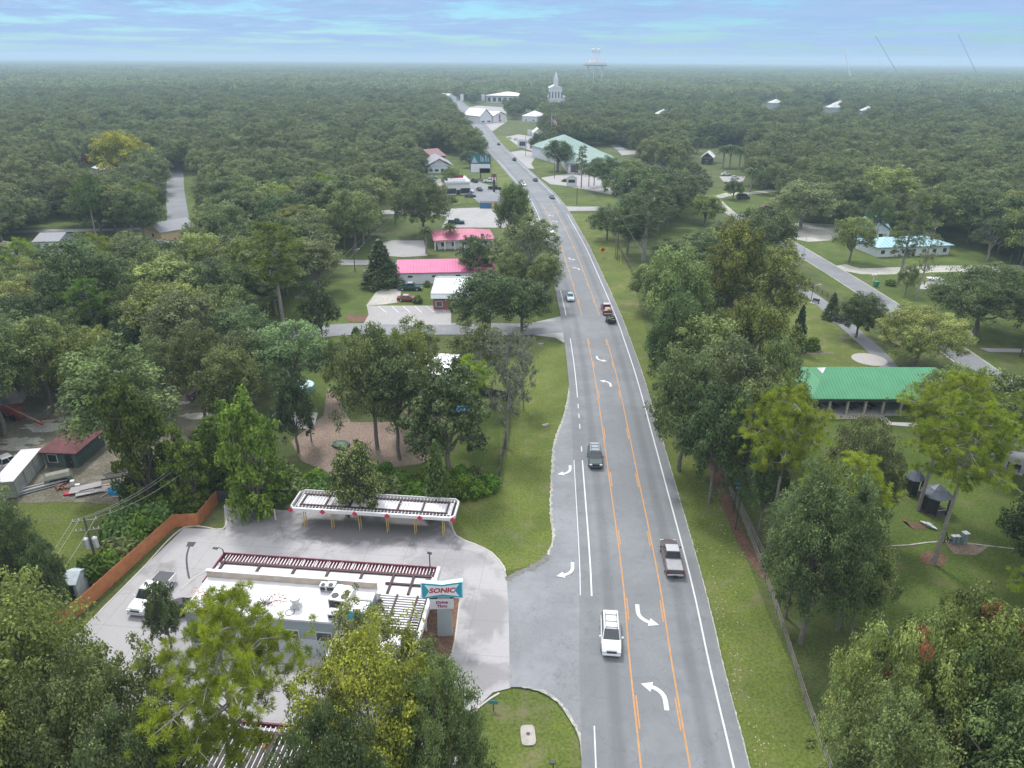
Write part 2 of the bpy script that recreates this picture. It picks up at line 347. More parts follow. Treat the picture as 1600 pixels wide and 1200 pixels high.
def ribbon(name, line, a, b, z, m, kind='structure'):
    """band of the line between offsets a and b (right positive), with UV = metres across, metres along"""
    _lay[0] += 1; z += 0.0002 * _lay[0]
    A, B = offs(line, a), offs(line, b); v = []; f = []; uvs = []; s = 0
    for i in range(len(line)):
        v += [(A[i].x, A[i].y, z), (B[i].x, B[i].y, z)]
        if i: s += (line[i] - line[i - 1]).length
        uvs += [(a, s), (b, s)]
        if i: f.append((2 * i - 2, 2 * i - 1, 2 * i + 1, 2 * i))
    me = bpy.data.meshes.new(name); me.from_pydata(v, [], f); me.materials.append(m); u = me.uv_layers.new(name='UVMap')
    for lp in me.loops: u.data[lp.index].uv = uvs[lp.vertex_index]
    o = link(name, me); o['kind'] = kind; return o
def text(body, size, m, name, parent, loc, rot=(R(90), 0, 0), bold=0.0, ext=0.01, shear=0.0, sx=1.0):
    c = bpy.data.curves.new(name, 'FONT'); c.body = body; c.size = size; c.align_x = 'CENTER'; c.align_y = 'CENTER'; c.extrude = ext; c.offset = bold; c.shear = shear; c.resolution_u = 3
    t_ = bpy.data.objects.new(name + '_curve', c); COL.objects.link(t_); bpy.context.view_layer.update()
    me = bpy.data.meshes.new_from_object(t_.evaluated_get(bpy.context.evaluated_depsgraph_get())); bpy.data.objects.remove(t_); bpy.data.curves.remove(c)
    me.materials.clear(); me.materials.append(m)
    o = link(name, me, parent); o.location = loc; o.rotation_euler = rot; o.scale = (sx, 1, 1); return o
# ------------------------------------------------------------------ ground, roads, paths (structure)
def grid_ground():
    s = 9000.0; me = bpy.data.meshes.new('ground'); me.from_pydata([(-s, -s, 0), (s, -s, 0), (s, s, 0), (-s, s, 0)], [], [(0, 1, 2, 3)]); me.materials.append(GM_ground)
    tag(link('ground', me), kind='structure')
grid_ground()
Z1, Z2, Z3, Z4, Z5 = 0.01, 0.04, 0.07, 0.10, 0.13
road_px = [(1066, 1420), (1039.5, 1200), (1017, 1040), (1000, 900), (973, 740), (948.5, 600), (935, 540), (923, 494), (904, 436), (886, 385), (872, 354), (858, 325), (842, 302), (818, 277), (797, 255), (782, 240), (768, 224), (757, 208), (744, 190), (730, 174), (716, 160), (704, 150), (697, 143)]
ROAD = spline([P(x, y) for x, y in road_px], 3.0)
ROADs = spline([P(x, y) for x, y in road_px[:17]], 3.0)
# lawns and verges
sheet('lawn', [(846, 530), (889, 541), (893, 600), (884, 650), (868, 692), (864, 740), (862, 800), (866, 840), (858, 868), (838, 880), (792, 893), (775, 870), (745, 850), (715, 838), (703, 815), (700, 770), (745, 765), (778, 745), (780, 680), (755, 640), (760, 590), (800, 560)], Z1, GM_verge)
sheet('lawn', [(772, 1082), (800, 1076), (838, 1082), (866, 1097), (890, 1127), (904, 1160), (910, 1200), (916, 1300), (700, 1300), (722, 1180), (728, 1140), (748, 1106)], Z1, GM_verge)
sheet('verge', [(1210, 1300), (1168, 1200), (1125, 1050), (1086, 900), (1045, 750), (1005, 600), (975, 510), (940, 430), (890, 335), (955, 330), (975, 380), (1000, 480), (1035, 620), (1085, 720), (1150, 830), (1200, 960), (1255, 1080), (1330, 1300)], Z1, GM_verge)
sheet('lawn', [(1290, 640), (1420, 650), (1600, 720), (1760, 800), (1760, 1040), (1600, 1020), (1500, 1010), (1400, 990), (1320, 980), (1290, 900), (1270, 800), (1260, 700)], Z1, GM_lawn)
sheet('lawn', [(1215, 378), (1330, 470), (1480, 560), (1600, 650), (1760, 700), (1760, 400), (1600, 385), (1480, 385), (1235, 370)], Z1, GM_lawn)
sheet('lawn', [(1180, 470), (1215, 432), (1330, 500), (1400, 560), (1380, 600), (1220, 580), (1195, 540)], Z2, GM_verge)
sheet('lawn', [(1020, 350), (1040, 335), (1120, 332), (1100, 400), (1060, 400), (1030, 388)], Z1, GM_lawn)
sheet('lawn', [(1085, 300), (1200, 290), (1215, 320), (1190, 335), (1140, 330)], Z1, GM_lawn)
sheet('lawn', [(810, 236), (860, 250), (960, 285), (955, 300), (870, 302), (846, 280), (822, 256)], Z1, GM_lawn)
sheet('lawn', [(872, 308), (958, 306), (960, 326), (880, 322)], Z1, GM_lawn)
sheet('lawn', [(767, 232), (800, 277), (846, 330), (870, 385), (850, 380), (815, 335), (790, 310), (764, 262)], Z1, GM_verge)
sheet('lawn', [(775, 212), (795, 212), (812, 232), (790, 236)], Z1, GM_verge)
sheet('lawn', [(440, 440), (560, 435), (700, 432), (695, 500), (540, 516), (400, 520), (430, 470)], Z1, GM_lawn)
sheet('lawn', [(525, 385), (600, 378), (590, 405), (525, 405)], Z1, GM_lawn)
sheet('lawn', [(480, 520), (560, 524), (540, 580), (530, 640), (490, 640), (470, 590)], Z1, GM_lawn)
sheet('lawn', [(640, 262), (770, 240), (770, 275), (640, 290)], Z1, GM_lawn)
sheet('lawn', [(595, 245), (670, 245), (640, 295), (600, 300)], Z1, GM_lawn)
sheet('lawn', [(600, 345), (710, 320), (705, 345), (600, 355)], Z1, GM_lawn)
sheet('lawn', [(282, 255), (298, 258), (306, 340), (290, 340)], Z1, GM_lawn)
sheet('lawn', [(70, 330), (105, 328), (108, 352), (60, 356)], Z1, GM_lawn)
sheet('lawn', [(240, 325), (264, 325), (262, 350), (240, 350)], Z1, GM_lawn)
sheet('lawn', [(-120, 775), (120, 770), (200, 790), (190, 850), (110, 930), (60, 880), (-120, 860)], Z1, GM_verge)
sheet('lawn', [(700, 640), (780, 640), (782, 740), (700, 750), (640, 770), (600, 740)], Z1, GM_lawn)
sheet('lawn', [(820, 505), (878, 498), (884, 482), (872, 470), (830, 480)], Z1, GM_lawn)
# bare soil
sheet('dirt_yard', [(-140, 600), (40, 590), (140, 640), (260, 600), (370, 600), (360, 700), (250, 720), (215, 790), (120, 785), (-140, 790)], Z2, GM_yard)
sheet('dirt_yard', [(512, 605), (530, 622), (548, 660), (620, 660), (660, 600), (700, 610), (700, 690), (660, 725), (520, 742), (470, 720), (455, 690), (505, 650)], Z2, GM_pink)
sheet('mulch_bed', [(655, 930), (718, 936), (710, 1002), (703, 1028), (680, 1047), (650, 1050), (640, 1010)], Z4, GM_clay)
sheet('mulch_bed', [(537, 494), (575, 492), (573, 504), (545, 503)], Z3, GM_clay)
sheet('clay_strip', [(1098, 705), (1118, 712), (1142, 780), (1165, 838), (1205, 900), (1190, 905), (1150, 845), (1118, 765)], Z2, GM_clay)
sheet('dirt_patch', [(1485, 838), (1530, 855), (1548, 852), (1525, 868), (1490, 866), (1478, 850)], Z2, GM_pink)
sheet('dirt_patch', [(1410, 815), (1445, 818), (1448, 828), (1425, 826), (1408, 806)], Z2, GM_clay)
sheet('dirt_patch', [(1445, 862), (1470, 862), (1482, 874), (1470, 886), (1440, 882), (1436, 870)], Z2, GM_clay)
sheet('sand_track', [(1220, 352), (1255, 348), (1320, 352), (1312, 375), (1262, 378), (1236, 372), (1205, 366)], Z2, GM_sand)
ribbon('gravel_drive', spline([P(x, y) for x, y in [(1308, 415), (1345, 424), (1400, 423), (1470, 420), (1540, 420), (1620, 419), (1760, 419)]]), -3.2, 3.2, Z2, GM_sand)
sheet('sand_track', [(1436, 441), (1500, 442), (1500, 452), (1436, 452)], Z2, GM_sand)
ribbon('gravel_drive', spline([P(x, y) for x, y in [(1095, 306), (1122, 308), (1140, 303), (1175, 302), (1210, 297)]]), -2.5, 2.5, Z2, GM_sand)
ribbon('gravel_drive', spline([P(x, y) for x, y in [(1118, 312), (1132, 325), (1146, 336), (1180, 352)]]), -2, 2, Z3, GM_sand)
ribbon('footpath', spline([P(x, y) for x, y in [(1305, 858), (1360, 855), (1420, 852), (1475, 846), (1540, 853), (1600, 860)]]), -0.1, 0.1, Z3, GM_sand)
ribbon('footpath', spline([P(x, y) for x, y in [(1338, 900), (1356, 930), (1386, 985), (1410, 1030)]]), -0.08, 0.08, Z3, GM_sand)
ribbon('footpath', spline([P(x, y) for x, y in [(1515, 708), (1545, 728), (1580, 758), (1640, 800)]]), -0.14, 0.14, Z3, GM_sand)
def blot(name, x, y, rx, ry, seed, m, z=Z3):
    c = P(x, y); r_ = random.Random(seed); sheet(name, None, z, m, pts=[(c.x + rx * math.cos(i * .314) * r_.uniform(.55, 1.15), c.y + ry * math.sin(i * .314) * r_.uniform(.55, 1.15)) for i in range(20)])
for i, (x, y, rx, ry) in enumerate([(78, 668, 4.5, 1.6), (35, 690, 3.4, 1.6), (108, 655, 2.2, 1.0), (310, 650, 3.0, 1.2), (345, 668, 2.2, 1.4), (275, 630, 2.4, .9), (20, 700, 2.4, 1.2), (1275, 552, 4.5, 1.0), (1320, 530, 1.2, 2.4), (1235, 548, 2.6, 1.0)]): blot('sand_patch', x, y, rx, ry, i, GM_sand if i < 7 else GM_yard)
# side streets
SIDE = spline([P(x, y) for x, y in [(1150, 335), (1200, 362), (1250, 392), (1300, 422), (1345, 450), (1412, 494), (1475, 537), (1540, 583), (1620, 640), (1780, 760)]])
ribbon('side_street', SIDE, -2.8, 2.8, Z3, A_side)
ribbon('side_street_edge', SIDE, -3.2, -2.8, Z2, GM_sand); ribbon('side_street_edge', SIDE, 2.8, 3.2, Z2, GM_sand)
ribbon('park_path', spline([P(x, y) for x, y in [(1200, 436), (1230, 442), (1268, 462), (1300, 488), (1335, 520), (1375, 556), (1400, 590)]]), -1.7, 1.7, Z3, A_side)
ribbon('park_path', spline([P(x, y) for x, y in [(1222, 770), (1236, 790), (1244, 820), (1238, 850)]]), -1.3, 1.3, Z3, A_side)
sheet('park_path', [(1500, 700), (1560, 702), (1600, 708), (1760, 720), (1760, 800), (1600, 742), (1545, 722)], Z3, A_side)
C_pad = concrete('pale_concrete', (0.42, 0.40, 0.40), (0.28, 0.27, 0.26), None, 3.0, 0.3, 0.5)
C_old = concrete('old_concrete', (0.33, 0.325, 0.33), (0.20, 0.19, 0.195), None, 5.0, 0.2, 0.6)
c0 = P(1358, 562); sheet('concrete_pad', None, Z3, C_pad, pts=[(c0.x + 3.2 * math.cos(a * .35), c0.y + 3.2 * math.sin(a * .35)) for a in range(18)])
sheet('concrete_path', [(1370, 650), (1382, 650), (1392, 660), (1438, 662), (1500, 668), (1500, 674), (1430, 668), (1384, 664)], Z3, C_pad)
sheet('concrete_pad', [(424, 645), (434, 643), (497, 645), (490, 671), (428, 668)], Z3, C_pad)
sheet('concrete_path', [(1262, 649), (1372, 650), (1372, 656), (1262, 655)], Z3, C_pad)
sheet('sand_track', [(1530, 544), (1545, 550), (1640, 552), (1640, 546)], Z2, C_old)
ribbon('side_street', spline([P(x, y) for x, y in [(440, 530), (500, 519), (540, 515), (600, 514), (680, 514), (760, 514), (815, 515), (850, 512), (886, 510)]]), -3.6, 3.6, Z3, A_side)
sheet('junction_apron', [(830, 505), (878, 494), (887, 484), (905, 484), (905, 545), (888, 540), (868, 528), (835, 524)], Z2, C_old)
sheet('parking_lot', [(573, 478), (592, 478), (705, 478), (705, 508), (640, 508), (568, 507), (576, 492)], Z3, C_old)
sheet('dirt_patch', [(588, 456), (600, 452), (626, 452), (626, 472), (600, 476), (572, 478)], Z2, GM_sand)
sheet('parking_lot', [(598, 379), (612, 376), (662, 376), (668, 400), (630, 402), (600, 400)], Z3, C_old)
ribbon('side_street', spline([P(x, y) for x, y in [(440, 404), (500, 407), (540, 410), (576, 410), (620, 412)]]), -2.8, 2.8, Z2, C_old)
ribbon('side_street', spline([P(x, y) for x, y in [(560, 333), (600, 332), (650, 331), (700, 334), (740, 342), (800, 348), (850, 350)]]), -4, 4, Z2, C_old)
sheet('parking_lot', [(705, 326), (769, 324), (800, 330), (800, 356), (690, 356)], Z3, C_old)
sheet('parking_lot', [(677, 281), (700, 278), (735, 280), (776, 293), (790, 310), (786, 322), (752, 320), (735, 306), (705, 300), (694, 302)], Z3, A_side)
sheet('lawn', [(700, 302), (722, 300), (728, 318), (706, 322)], Z4, GM_lawn); sheet('lawn', [(730, 313), (742, 311), (748, 318), (735, 320)], Z4, GM_lawn)
sheet('side_street', [(861, 330), (870, 322), (900, 323), (960, 323), (980, 326), (960, 329), (885, 330), (876, 336)], Z2, C_old)
sheet('parking_lot', [(845, 278), (870, 274), (905, 270), (985, 280), (990, 296), (960, 305), (912, 296), (880, 290), (860, 288)], Z2, C_old)
sheet('parking_lot', [(790, 214), (810, 210), (848, 216), (832, 236), (812, 230)], Z2, C_old)
sheet('side_street', [(784, 228), (795, 238), (816, 235), (840, 240), (830, 256), (835, 264), (812, 262)], Z2, C_old)
ribbon('side_street', spline([P(x, y) for x, y in [(272, 248), (274, 270), (274, 300), (279, 345), (283, 380)]]), -3.6, 3.6, Z3, A_side)
ribbon('side_street', spline([P(x, y) for x, y in [(0, 364), (60, 361), (135, 360), (200, 358), (280, 356)]]), -2.2, 2.2, Z2, C_old)
ribbon('side_street', spline([P(x, y) for x, y in [(960, 226), (975, 236), (1000, 240), (1040, 262)]]), -3, 3, Z2, A_side)
sheet('parking_lot', [(965, 236), (1000, 234), (1000, 240), (972, 243)], Z3, C_old)
sheet('parking_lot', [(1124, 276), (1165, 276), (1160, 285), (1130, 284)], Z3, C_old)
sheet('town_lot', [(722, 172), (745, 165), (790, 168), (792, 190), (770, 205), (752, 196)], Z2, C_old)
# main road and turn lane
sheet('turn_lane', [(905, 545), (890, 560), (890.5, 600), (881, 650), (866, 692), (862, 740), (860, 800), (864, 840), (856, 868), (836, 882), (797, 900), (792, 905), (795, 960), (797, 1075), (815, 1075), (840, 1080), (868, 1095), (893, 1127), (907, 1160), (912, 1200), (920, 1300), (1040, 1300), (1000, 900), (948, 600), (935, 540)], Z4, A_turn)
ribbon('main_road', ROAD, -6.75, 6.75, Z5, A_road)
# lot of the drive-in
LOT = [(350, 789), (440, 798), (560, 802), (702, 812), (712, 838), (742, 851), (768, 864), (788, 888), (793, 905), (796, 960), (798, 1076), (770, 1083), (746, 1106), (726, 1142), (690, 1300), (60, 1300), (60, 1100), (100, 1020), (160, 950), (288, 826), (352, 828)]
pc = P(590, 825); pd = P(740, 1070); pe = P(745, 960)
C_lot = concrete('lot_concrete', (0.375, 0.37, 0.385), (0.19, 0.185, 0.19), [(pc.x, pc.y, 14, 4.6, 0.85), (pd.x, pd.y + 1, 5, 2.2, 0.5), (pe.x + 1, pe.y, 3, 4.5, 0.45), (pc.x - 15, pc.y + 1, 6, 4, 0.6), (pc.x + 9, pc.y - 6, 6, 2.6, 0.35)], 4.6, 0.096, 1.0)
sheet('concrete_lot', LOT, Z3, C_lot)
def kerb(px, w=0.16, h=0.13, m=KERB, z0=0.0):
    line = spline([P(x, y) for x, y in px], 1.0); A, B = offs(line, -w / 2), offs(line, w / 2); b = MB()
    b.loft([[(A[i].x, A[i].y, z0), (A[i].x, A[i].y, h), (B[i].x, B[i].y, h), (B[i].x, B[i].y, z0)] for i in range(len(line))])
    o = b.build('kerb', m); o['kind'] = 'structure'
kerb([(704, 812), (713, 838), (742, 851), (768, 864), (787, 886), (789, 894)])
kerb([(718, 942), (711, 1000), (703, 1028), (680, 1047), (660, 1049)])
kerb([(780, 1084), (748, 1106), (728, 1140)])
kerb([(352, 789), (349, 827), (288, 825), (220, 892), (155, 958), (90, 1025)])
kerb([(237, 1000), (240, 975), (246, 958)]); kerb([(283, 923), (300, 907), (322, 893)])
# ragged pale sandy edge along the asphalt
def edge(px, m, seed, w=0.35, z=Z5 + 0.004):
    rnd = random.Random(seed); line = spline([P(x, y) for x, y in px], 0.35); b = MB(); v = []; f = []
    A = offs(line, -w); B = offs(line, w * .5); wa = 0
    for i in range(len(line)):
        a = rnd.uniform(0.1, 1); c = rnd.uniform(0.1, 1)
        v += [tuple(line[i].lerp(A[i], a) + Vector((0, 0, z))), tuple(line[i].lerp(B[i], c) + Vector((0, 0, z)))]
        if i: f.append((2 * i - 2, 2 * i - 1, 2 * i + 1, 2 * i))
    me = bpy.data.meshes.new('road_edge'); me.from_pydata(v, [], f); me.materials.append(m); tag(link('road_edge', me), kind='structure')
edge([(890, 560), (890.5, 600), (881, 650), (866, 692), (862, 740), (860, 800), (864, 840), (856, 868)], GM_sand, 1, 0.4)
edge([(856, 868), (836, 884), (800, 901), (792, 908)], mat('crumbled_asphalt', (0.16, 0.155, 0.15), 0.95, 0.3, 3.0), 2, 0.9)
edge([(815, 1075), (840, 1080), (868, 1095), (893, 1127), (907, 1160), (912, 1200), (918, 1280)], GM_sand, 3, 0.3)
edge([(x, y) for x, y in [tuple(proj(p)[:2]) for p in offs(ROAD[:110:3], 6.8)]], GM_sand, 4, 0.22)
# ---- markings
def paint_line(a, b, off, w, m, z=Z5 + 0.006):
    seg = [p for p in ROADs if True]; cum = 0; pts = []
    o = offs(ROADs, off); pts = [o[i] for i in range(len(o)) if a <= i <= b]
    if len(pts) > 1: ribbon('road_marking', pts, -w / 2, w / 2, z, m)
ys = [proj(p)[1] for p in ROADs]
def idx(y): return min(range(len(ys)), key=lambda i: abs(ys[i] - y))
paint_line(0, idx(533), -1.98, 0.15, LINEY); paint_line(0, idx(533), 1.98, 0.15, LINEY)
paint_line(idx(494), idx(318), -1.98, 0.15, LINEY); paint_line(idx(494), idx(318), 1.98, 0.15, LINEY)
paint_line(0, idx(336), 5.5, 0.17, LINEW); paint_line(idx(318), idx(238), 5.5, 0.17, LINEW)
paint_line(idx(622), idx(533), -5.45, 0.14, LINEW); paint_line(idx(492), idx(455), -5.5, 0.17, LINEW); paint_line(idx(380), idx(250), -5.5, 0.17, LINEW)
paint_line(idx(925), idx(716), -5.45, 0.17, LINEW)
paint_line(0, idx(1168), -5.6, 0.12, LINEW)
paint_line(idx(925), idx(718), -6.65, 0.10, LINEW, Z5 + 0.006)
for ya_, yb_ in ((706, 691), (680, 668), (659, 648), (640, 630)):
    a_, b__ = offs(ROADs, -5.45)[idx((ya_ + yb_) / 2)], None
    tg_ = (ROADs[idx(yb_) + 1] - ROADs[idx(yb_) - 1]).normalized(); ribbon('road_marking', [a_ - tg_ * .8, a_ + tg_ * .8], -.07, .07, Z5 + .006, LINEW)
# broken inner stripes of the centre lane
i0 = 0; k = 0
while k < idx(318):
    if not (idx(533) < k < idx(494)):
        for s in (-1, 1): paint_line(k, k + 1, s * 1.98 - s * 0.24, 0.13, LINEY)
    k += 4
# turn arrows
def arrow(x, y, flip, heading, s=1.0, mt=LINEW):
    c = P(x, y); pts = []
    R0, w = 1.55, 0.22
    for j in range(9):
        a = j / 8 * R(72); pts.append((R0 - (R0 + w) * math.cos(a), -0.2 + (R0 + w) * math.sin(a)))
    e = pts[-1]; a = R(72); t = (math.sin(a), math.cos(a)); n = (-math.cos(a), math.sin(a))
    ce = (R0 - R0 * math.cos(a), -0.2 + R0 * math.sin(a))
    head = [(ce[0] + n[0] * 0.62, ce[1] + n[1] * 0.62), (ce[0] + t[0] * 1.05, ce[1] + t[1] * 1.05), (ce[0] - n[0] * 0.62, ce[1] - n[1] * 0.62)]
    inner = [(R0 - (R0 - w) * math.cos(j / 8 * a), -0.2 + (R0 - w) * math.sin(j / 8 * a)) for j in range(8, -1, -1)]
    poly = [(-w, -1.3)] + pts + head + inner + [(w, -1.3)]
    out = []
    for px, py in poly:
        px = (px - 0.7) * flip; q = heading; s_ = s * .92; out.append((c.x + s_ * (px * math.cos(q) - py * math.sin(q)), c.y + s_ * (px * math.sin(q) + py * math.cos(q))))
    sheet('turn_arrow', None, Z5 + 0.007, mt, pts=out)
def rdir(y):
    i = idx(y); t = (ROADs[i + 1] - ROADs[i - 1]).normalized(); return math.atan2(-t.x, t.y)
arrow(1007, 960, -1, rdir(960) + math.pi, 1.05); arrow(1027, 1093, -1, rdir(1093), 1.05)
arrow(948, 601, -1, rdir(600), 0.95); arrow(938, 561, -1, rdir(560) + math.pi, 0.95)
arrow(901, 421, -1, rdir(420), 0.9); arrow(893, 405, -1, rdir(405) + math.pi, 0.9)
arrow(867, 347, -1, rdir(347), 0.9); arrow(861, 337, -1, rdir(337) + math.pi, 0.9)
arrow(884, 735, 1, rdir(735) + math.pi, 0.95); arrow(886, 890, 1, rdir(890) + math.pi, 0.95)
# stall lines in the far lot
for x0, x1 in [(591, 604), (612, 623), (630, 641), (648, 659), (666, 679), (684, 698)]:
    a, b_ = P(x0, 479), P(x1, 489); ribbon('parking_marking', [a, b_], -0.09, 0.09, Z3 + 0.006, LINEW)
# tar-patched seam and drain on the lot
ribbon('tar_seam', spline([P(x, y) for x, y in [(297, 852), (292, 870), (293, 890), (296, 905)]], 0.5), -0.1, 0.1, Z3 + 0.006, mat('tar', (0.05, 0.05, 0.055), 0.7, 0.3, 8))
sheet('drain_grate', [(294, 848), (307, 848), (302, 855), (291, 855)], Z3 + 0.008, mat('drain_iron', (0.05, 0.05, 0.055), 0.7, 0.3, 8))
# ------------------------------------------------------------------ vehicles
VSPEC = {
 'sedan': dict(L=4.8, W=1.82, st=[(-2.4, .70, .86), (-2.32, .90, .92), (-1.6, .98, .98), (-.6, .97, 1), (1.0, .95, 1), (1.9, .84, .96), (2.28, .72, .9), (2.4, .55, .84)], cab=(-1.75, -1.05, .30, 1.15, .93, 1.43, .84, .66)),
 'suv': dict(L=4.9, W=1.95, st=[(-2.45, .98, .9), (-2.38, 1.08, .96), (-1.5, 1.08, 1), (1.05, 1.06, 1), (1.9, 1.0, .97), (2.32, .92, .92), (2.45, .66, .88)], cab=(-2.38, -2.12, .38, 1.2, 1.04, 1.76, .9, .76)),
 'pickup': dict(L=5.8, W=2.0, st=[(-.72, 1.08, 1), (1.25, 1.1, 1), (2.3, 1.06, .97), (2.75, .98, .93), (2.9, .7, .9)], cab=(-.74, -.55, .75, 1.45, 1.06, 1.86, .9, .74)),
 'van': dict(L=5.6, W=2.0, st=[(-2.8, 1.1, .96), (-2.6, 1.15, 1), (1.2, 1.15, 1), (2.2, 1.05, .97), (2.7, .9, .92), (2.8, .6, .88)], cab=(-2.74, -2.62, .9, 1.7, 1.12, 2.15, .94, .84)),
}
VM = {}
def vmeshes(kind, col, roofcol):
    key = (kind, col, roofcol)
    if key in VM: return VM[key]
    S = VSPEC[kind]; w = S['W'] / 2; m = paint(col); rm = paint(roofcol or col); out = []
    b = MB(); rings = []
    for y, zt, k in S['st']:
        ww = w * k; rings.append([(-ww * .96, y, .24), (-ww, y, .42), (-ww, y, zt - .22), (-ww * .93, y, zt), (ww * .93, y, zt), (ww, y, zt - .22), (ww, y, .42), (ww * .96, y, .24)])
    b.loft(rings); out.append(('body', b.mesh('body', m, .03)))
    y0, y1, y2, y3, z0, z1, wa, wb = S['cab']; wa *= w; wb *= w
    B = [(-wa, y0, z0), (wa, y0, z0), (wa, y3, z0), (-wa, y3, z0)]; T_ = [(-wb, y1, z1), (wb, y1, z1), (wb, y2, z1), (-wb, y2, z1)]
    b = MB(); b.add(B + T_, [(0, 1, 5, 4), (1, 2, 6, 5), (2, 3, 7, 6), (3, 0, 4, 7), (4, 5, 6, 7)]); out.append(('cab', b.mesh('cab', m, .04)))
    b = MB(); b.loft([[(-wb * .97, y1 + .04, z1 - .01), (-wb * .9, y1 + .04, z1 + .035), (wb * .9, y1 + .04, z1 + .035), (wb * .97, y1 + .04, z1 - .01)], [(-wb * .97, y2 - .02, z1 - .01), (-wb * .9, y2 - .04, z1 + .035), (wb * .9, y2 - .04, z1 + .035), (wb * .97, y2 - .02, z1 - .01)]]); out.append(('roof', b.mesh('roof', rm)))
    def pane(q, s=.08, o=.012, nm='window'):
        q = [Vector(p) for p in q]; c = sum(q, Vector()) / 4; n = (q[1] - q[0]).cross(q[3] - q[0]).normalized()
        if n.dot(c - Vector((0, (y1 + y2) / 2, z0))) < 0: n = -n
        r = [p.lerp(c, s) + n * o for p in q]; b = MB(); b.add(r + [p - n * .02 for p in r], [(0, 1, 2, 3), (4, 5, 6, 7), (0, 1, 5, 4), (1, 2, 6, 5), (2, 3, 7, 6), (3, 0, 4, 7)]); out.append((nm, b.mesh(nm, GLASS)))
    pane([B[3], B[2], T_[2], T_[3]], .09, nm='windscreen'); pane([B[0], B[1], T_[1], T_[0]], .12, nm='rear_window')
    def lr(a, c, t): return tuple(np.array(a) + (np.array(c) - np.array(a)) * t)
    nseg = 3 if kind in ('suv', 'van') else 2
    for s in (0, 1):
        bb = (B[0], B[3]) if s == 0 else (B[1], B[2]); tt = (T_[0], T_[3]) if s == 0 else (T_[1], T_[2])
        for k in range(nseg):
            a, c = k / nseg, (k + 1) / nseg; pane([lr(bb[0], bb[1], a), lr(bb[0], bb[1], c), lr(tt[0], tt[1], c), lr(tt[0], tt[1], a)], .11, nm='side_window')
    fy = S['st'][-1][0]; ry = S['st'][0][0] if kind != 'pickup' else -2.9; fz = S['st'][-2][1]
    for s in (-1, 1):
        b = MB(); b.box((s * w * .72, fy - .05, fz - .17), (w * .38, .18, .17)); out.append(('headlight', b.mesh('headlight', HEADL, .02)))
        b = MB(); b.box((s * w * .82, ry + .02, .85), (w * .24, .09, .26)); out.append(('tail_light', b.mesh('tail_light', TAILL, .01)))
        b = MB(); b.box((s * (w + .1), y3 - .3, z0 + .12), (.2, .14, .16)); out.append(('mirror', b.mesh('mirror', DARK if col[0] < .5 else m, .02)))
    b = MB(); b.box((0, fy + .01, fz - .2), (w * .95, .07, .2)); out.append(('grille', b.mesh('grille', DARK)))
    b = MB(); b.box((0, fy + .02, .42), (w * 1.75, .12, .2)); out.append(('bumper', b.mesh('bumper', METAL if kind in ('pickup',) else m, .03)))
    b = MB(); b.box((0, ry - .03, .48), (w * 1.75, .12, .22)); out.append(('bumper', b.mesh('bumper', METAL if kind in ('pickup',) else m, .03)))
    if kind == 'pickup':
        b = MB(); b.b2(-w, w, -2.88, -.76, .3, .62); b.b2(-w, -w + .13, -2.88, -.76, .62, 1.12); b.b2(w - .13, w, -2.88, -.76, .62, 1.12); b.b2(-w + .13, w - .13, -2.88, -2.78, .62, 1.12); b.b2(-w + .13, w - .13, -.86, -.76, .62, 1.12); out.append(('bed', b.mesh('bed', m, .02)))
        b = MB(); b.b2(-w + .13, w - .13, -2.78, -.86, .62, .66); out.append(('bed_liner', b.mesh('bed_liner', DARK)))
    wb_ = (S['L'] / 2) * .62
    wl = []
    for sy in (-1, 1):
        for s in (-1, 1):
            b = MB(); b.cyl((s * (w - .2), sy * wb_, .36), (s * (w + .03), sy * wb_, .36), .36, n=14); tm = b.mesh('wheel', TIRE, .02)
            b = MB(); b.cyl((s * (w - .1), sy * wb_, .36), (s * (w + .045), sy * wb_, .36), .22, n=12); wl.append((tm, b.mesh('rim', METAL)))
    VM[key] = (out, wl); return VM[key]
def vehicle(name, label, cat, kind, col, x, y, hd, z=None, roof=None, extra=None, group=None, far=False):
    """hd: heading of the front, radians anticlockwise from +Y"""
    p = P(x, y); t = thing(name, label, cat, (p.x, p.y, Z5 + .03 if z is None else z), hd, group); out, wl = vmeshes(kind, col, roof)
    for nm, me in out:
        if far and nm in ('mirror', 'grille', 'bumper'): continue
        link(nm, me, t)
    for tm, rm in wl:
        o = link('wheel', tm, t)
        if not far: link('rim', rm, o)
    if extra: extra(t)
    return t
def rd(y, lane):     # point of the road at image height y in a lane offset, and its direction
    i = idx(y); tg = (ROADs[i + 1] - ROADs[i - 1]).normalized(); return ROADs[i] + Vector((tg.y, -tg.x, 0)) * lane, math.atan2(-tg.x, tg.y)
def onroad(name, label, cat, kind, col, y, lane, away, **k):
    p, a = rd(y, lane); q = proj(p); return vehicle(name, label, cat, kind, col, q[0], q[1], a if away else a + math.pi, group='traffic on the highway', **k)
def rack(t):
    b = MB()
    for s in (-.55, .55): b.box((s, -.6, 1.84), (.05, 2.3, .05))
    for y in (-1.4, -.5, .3): b.box((0, y, 1.86), (1.15, .05, .04))
    b.build('roof_rack', DARK, t)
onroad('suv', 'white suv with dark grille driving toward the camera in the near lane', 'suv', 'suv', (.80, .80, .82), 1003, -3.7, False, extra=rack)
onroad('suv', 'dark green grey suv approaching beside the turn arrow of the turn lane', 'suv', 'suv', (.06, .085, .09), 722, -3.7, False, roof=(.3, .34, .38), extra=rack)
def tow(t):
    b = MB(); b.box((0, -3.0, .42), (.5, .2, .1)); b.build('tow_hitch', DARK, t)
    b = MB(); b.b2(-.85, .85, -2.78, -.86, 1.0, 1.06); b.build('bed_cover', mat('soft_cover', (.30, .31, .33), .6, .1, 2), t)
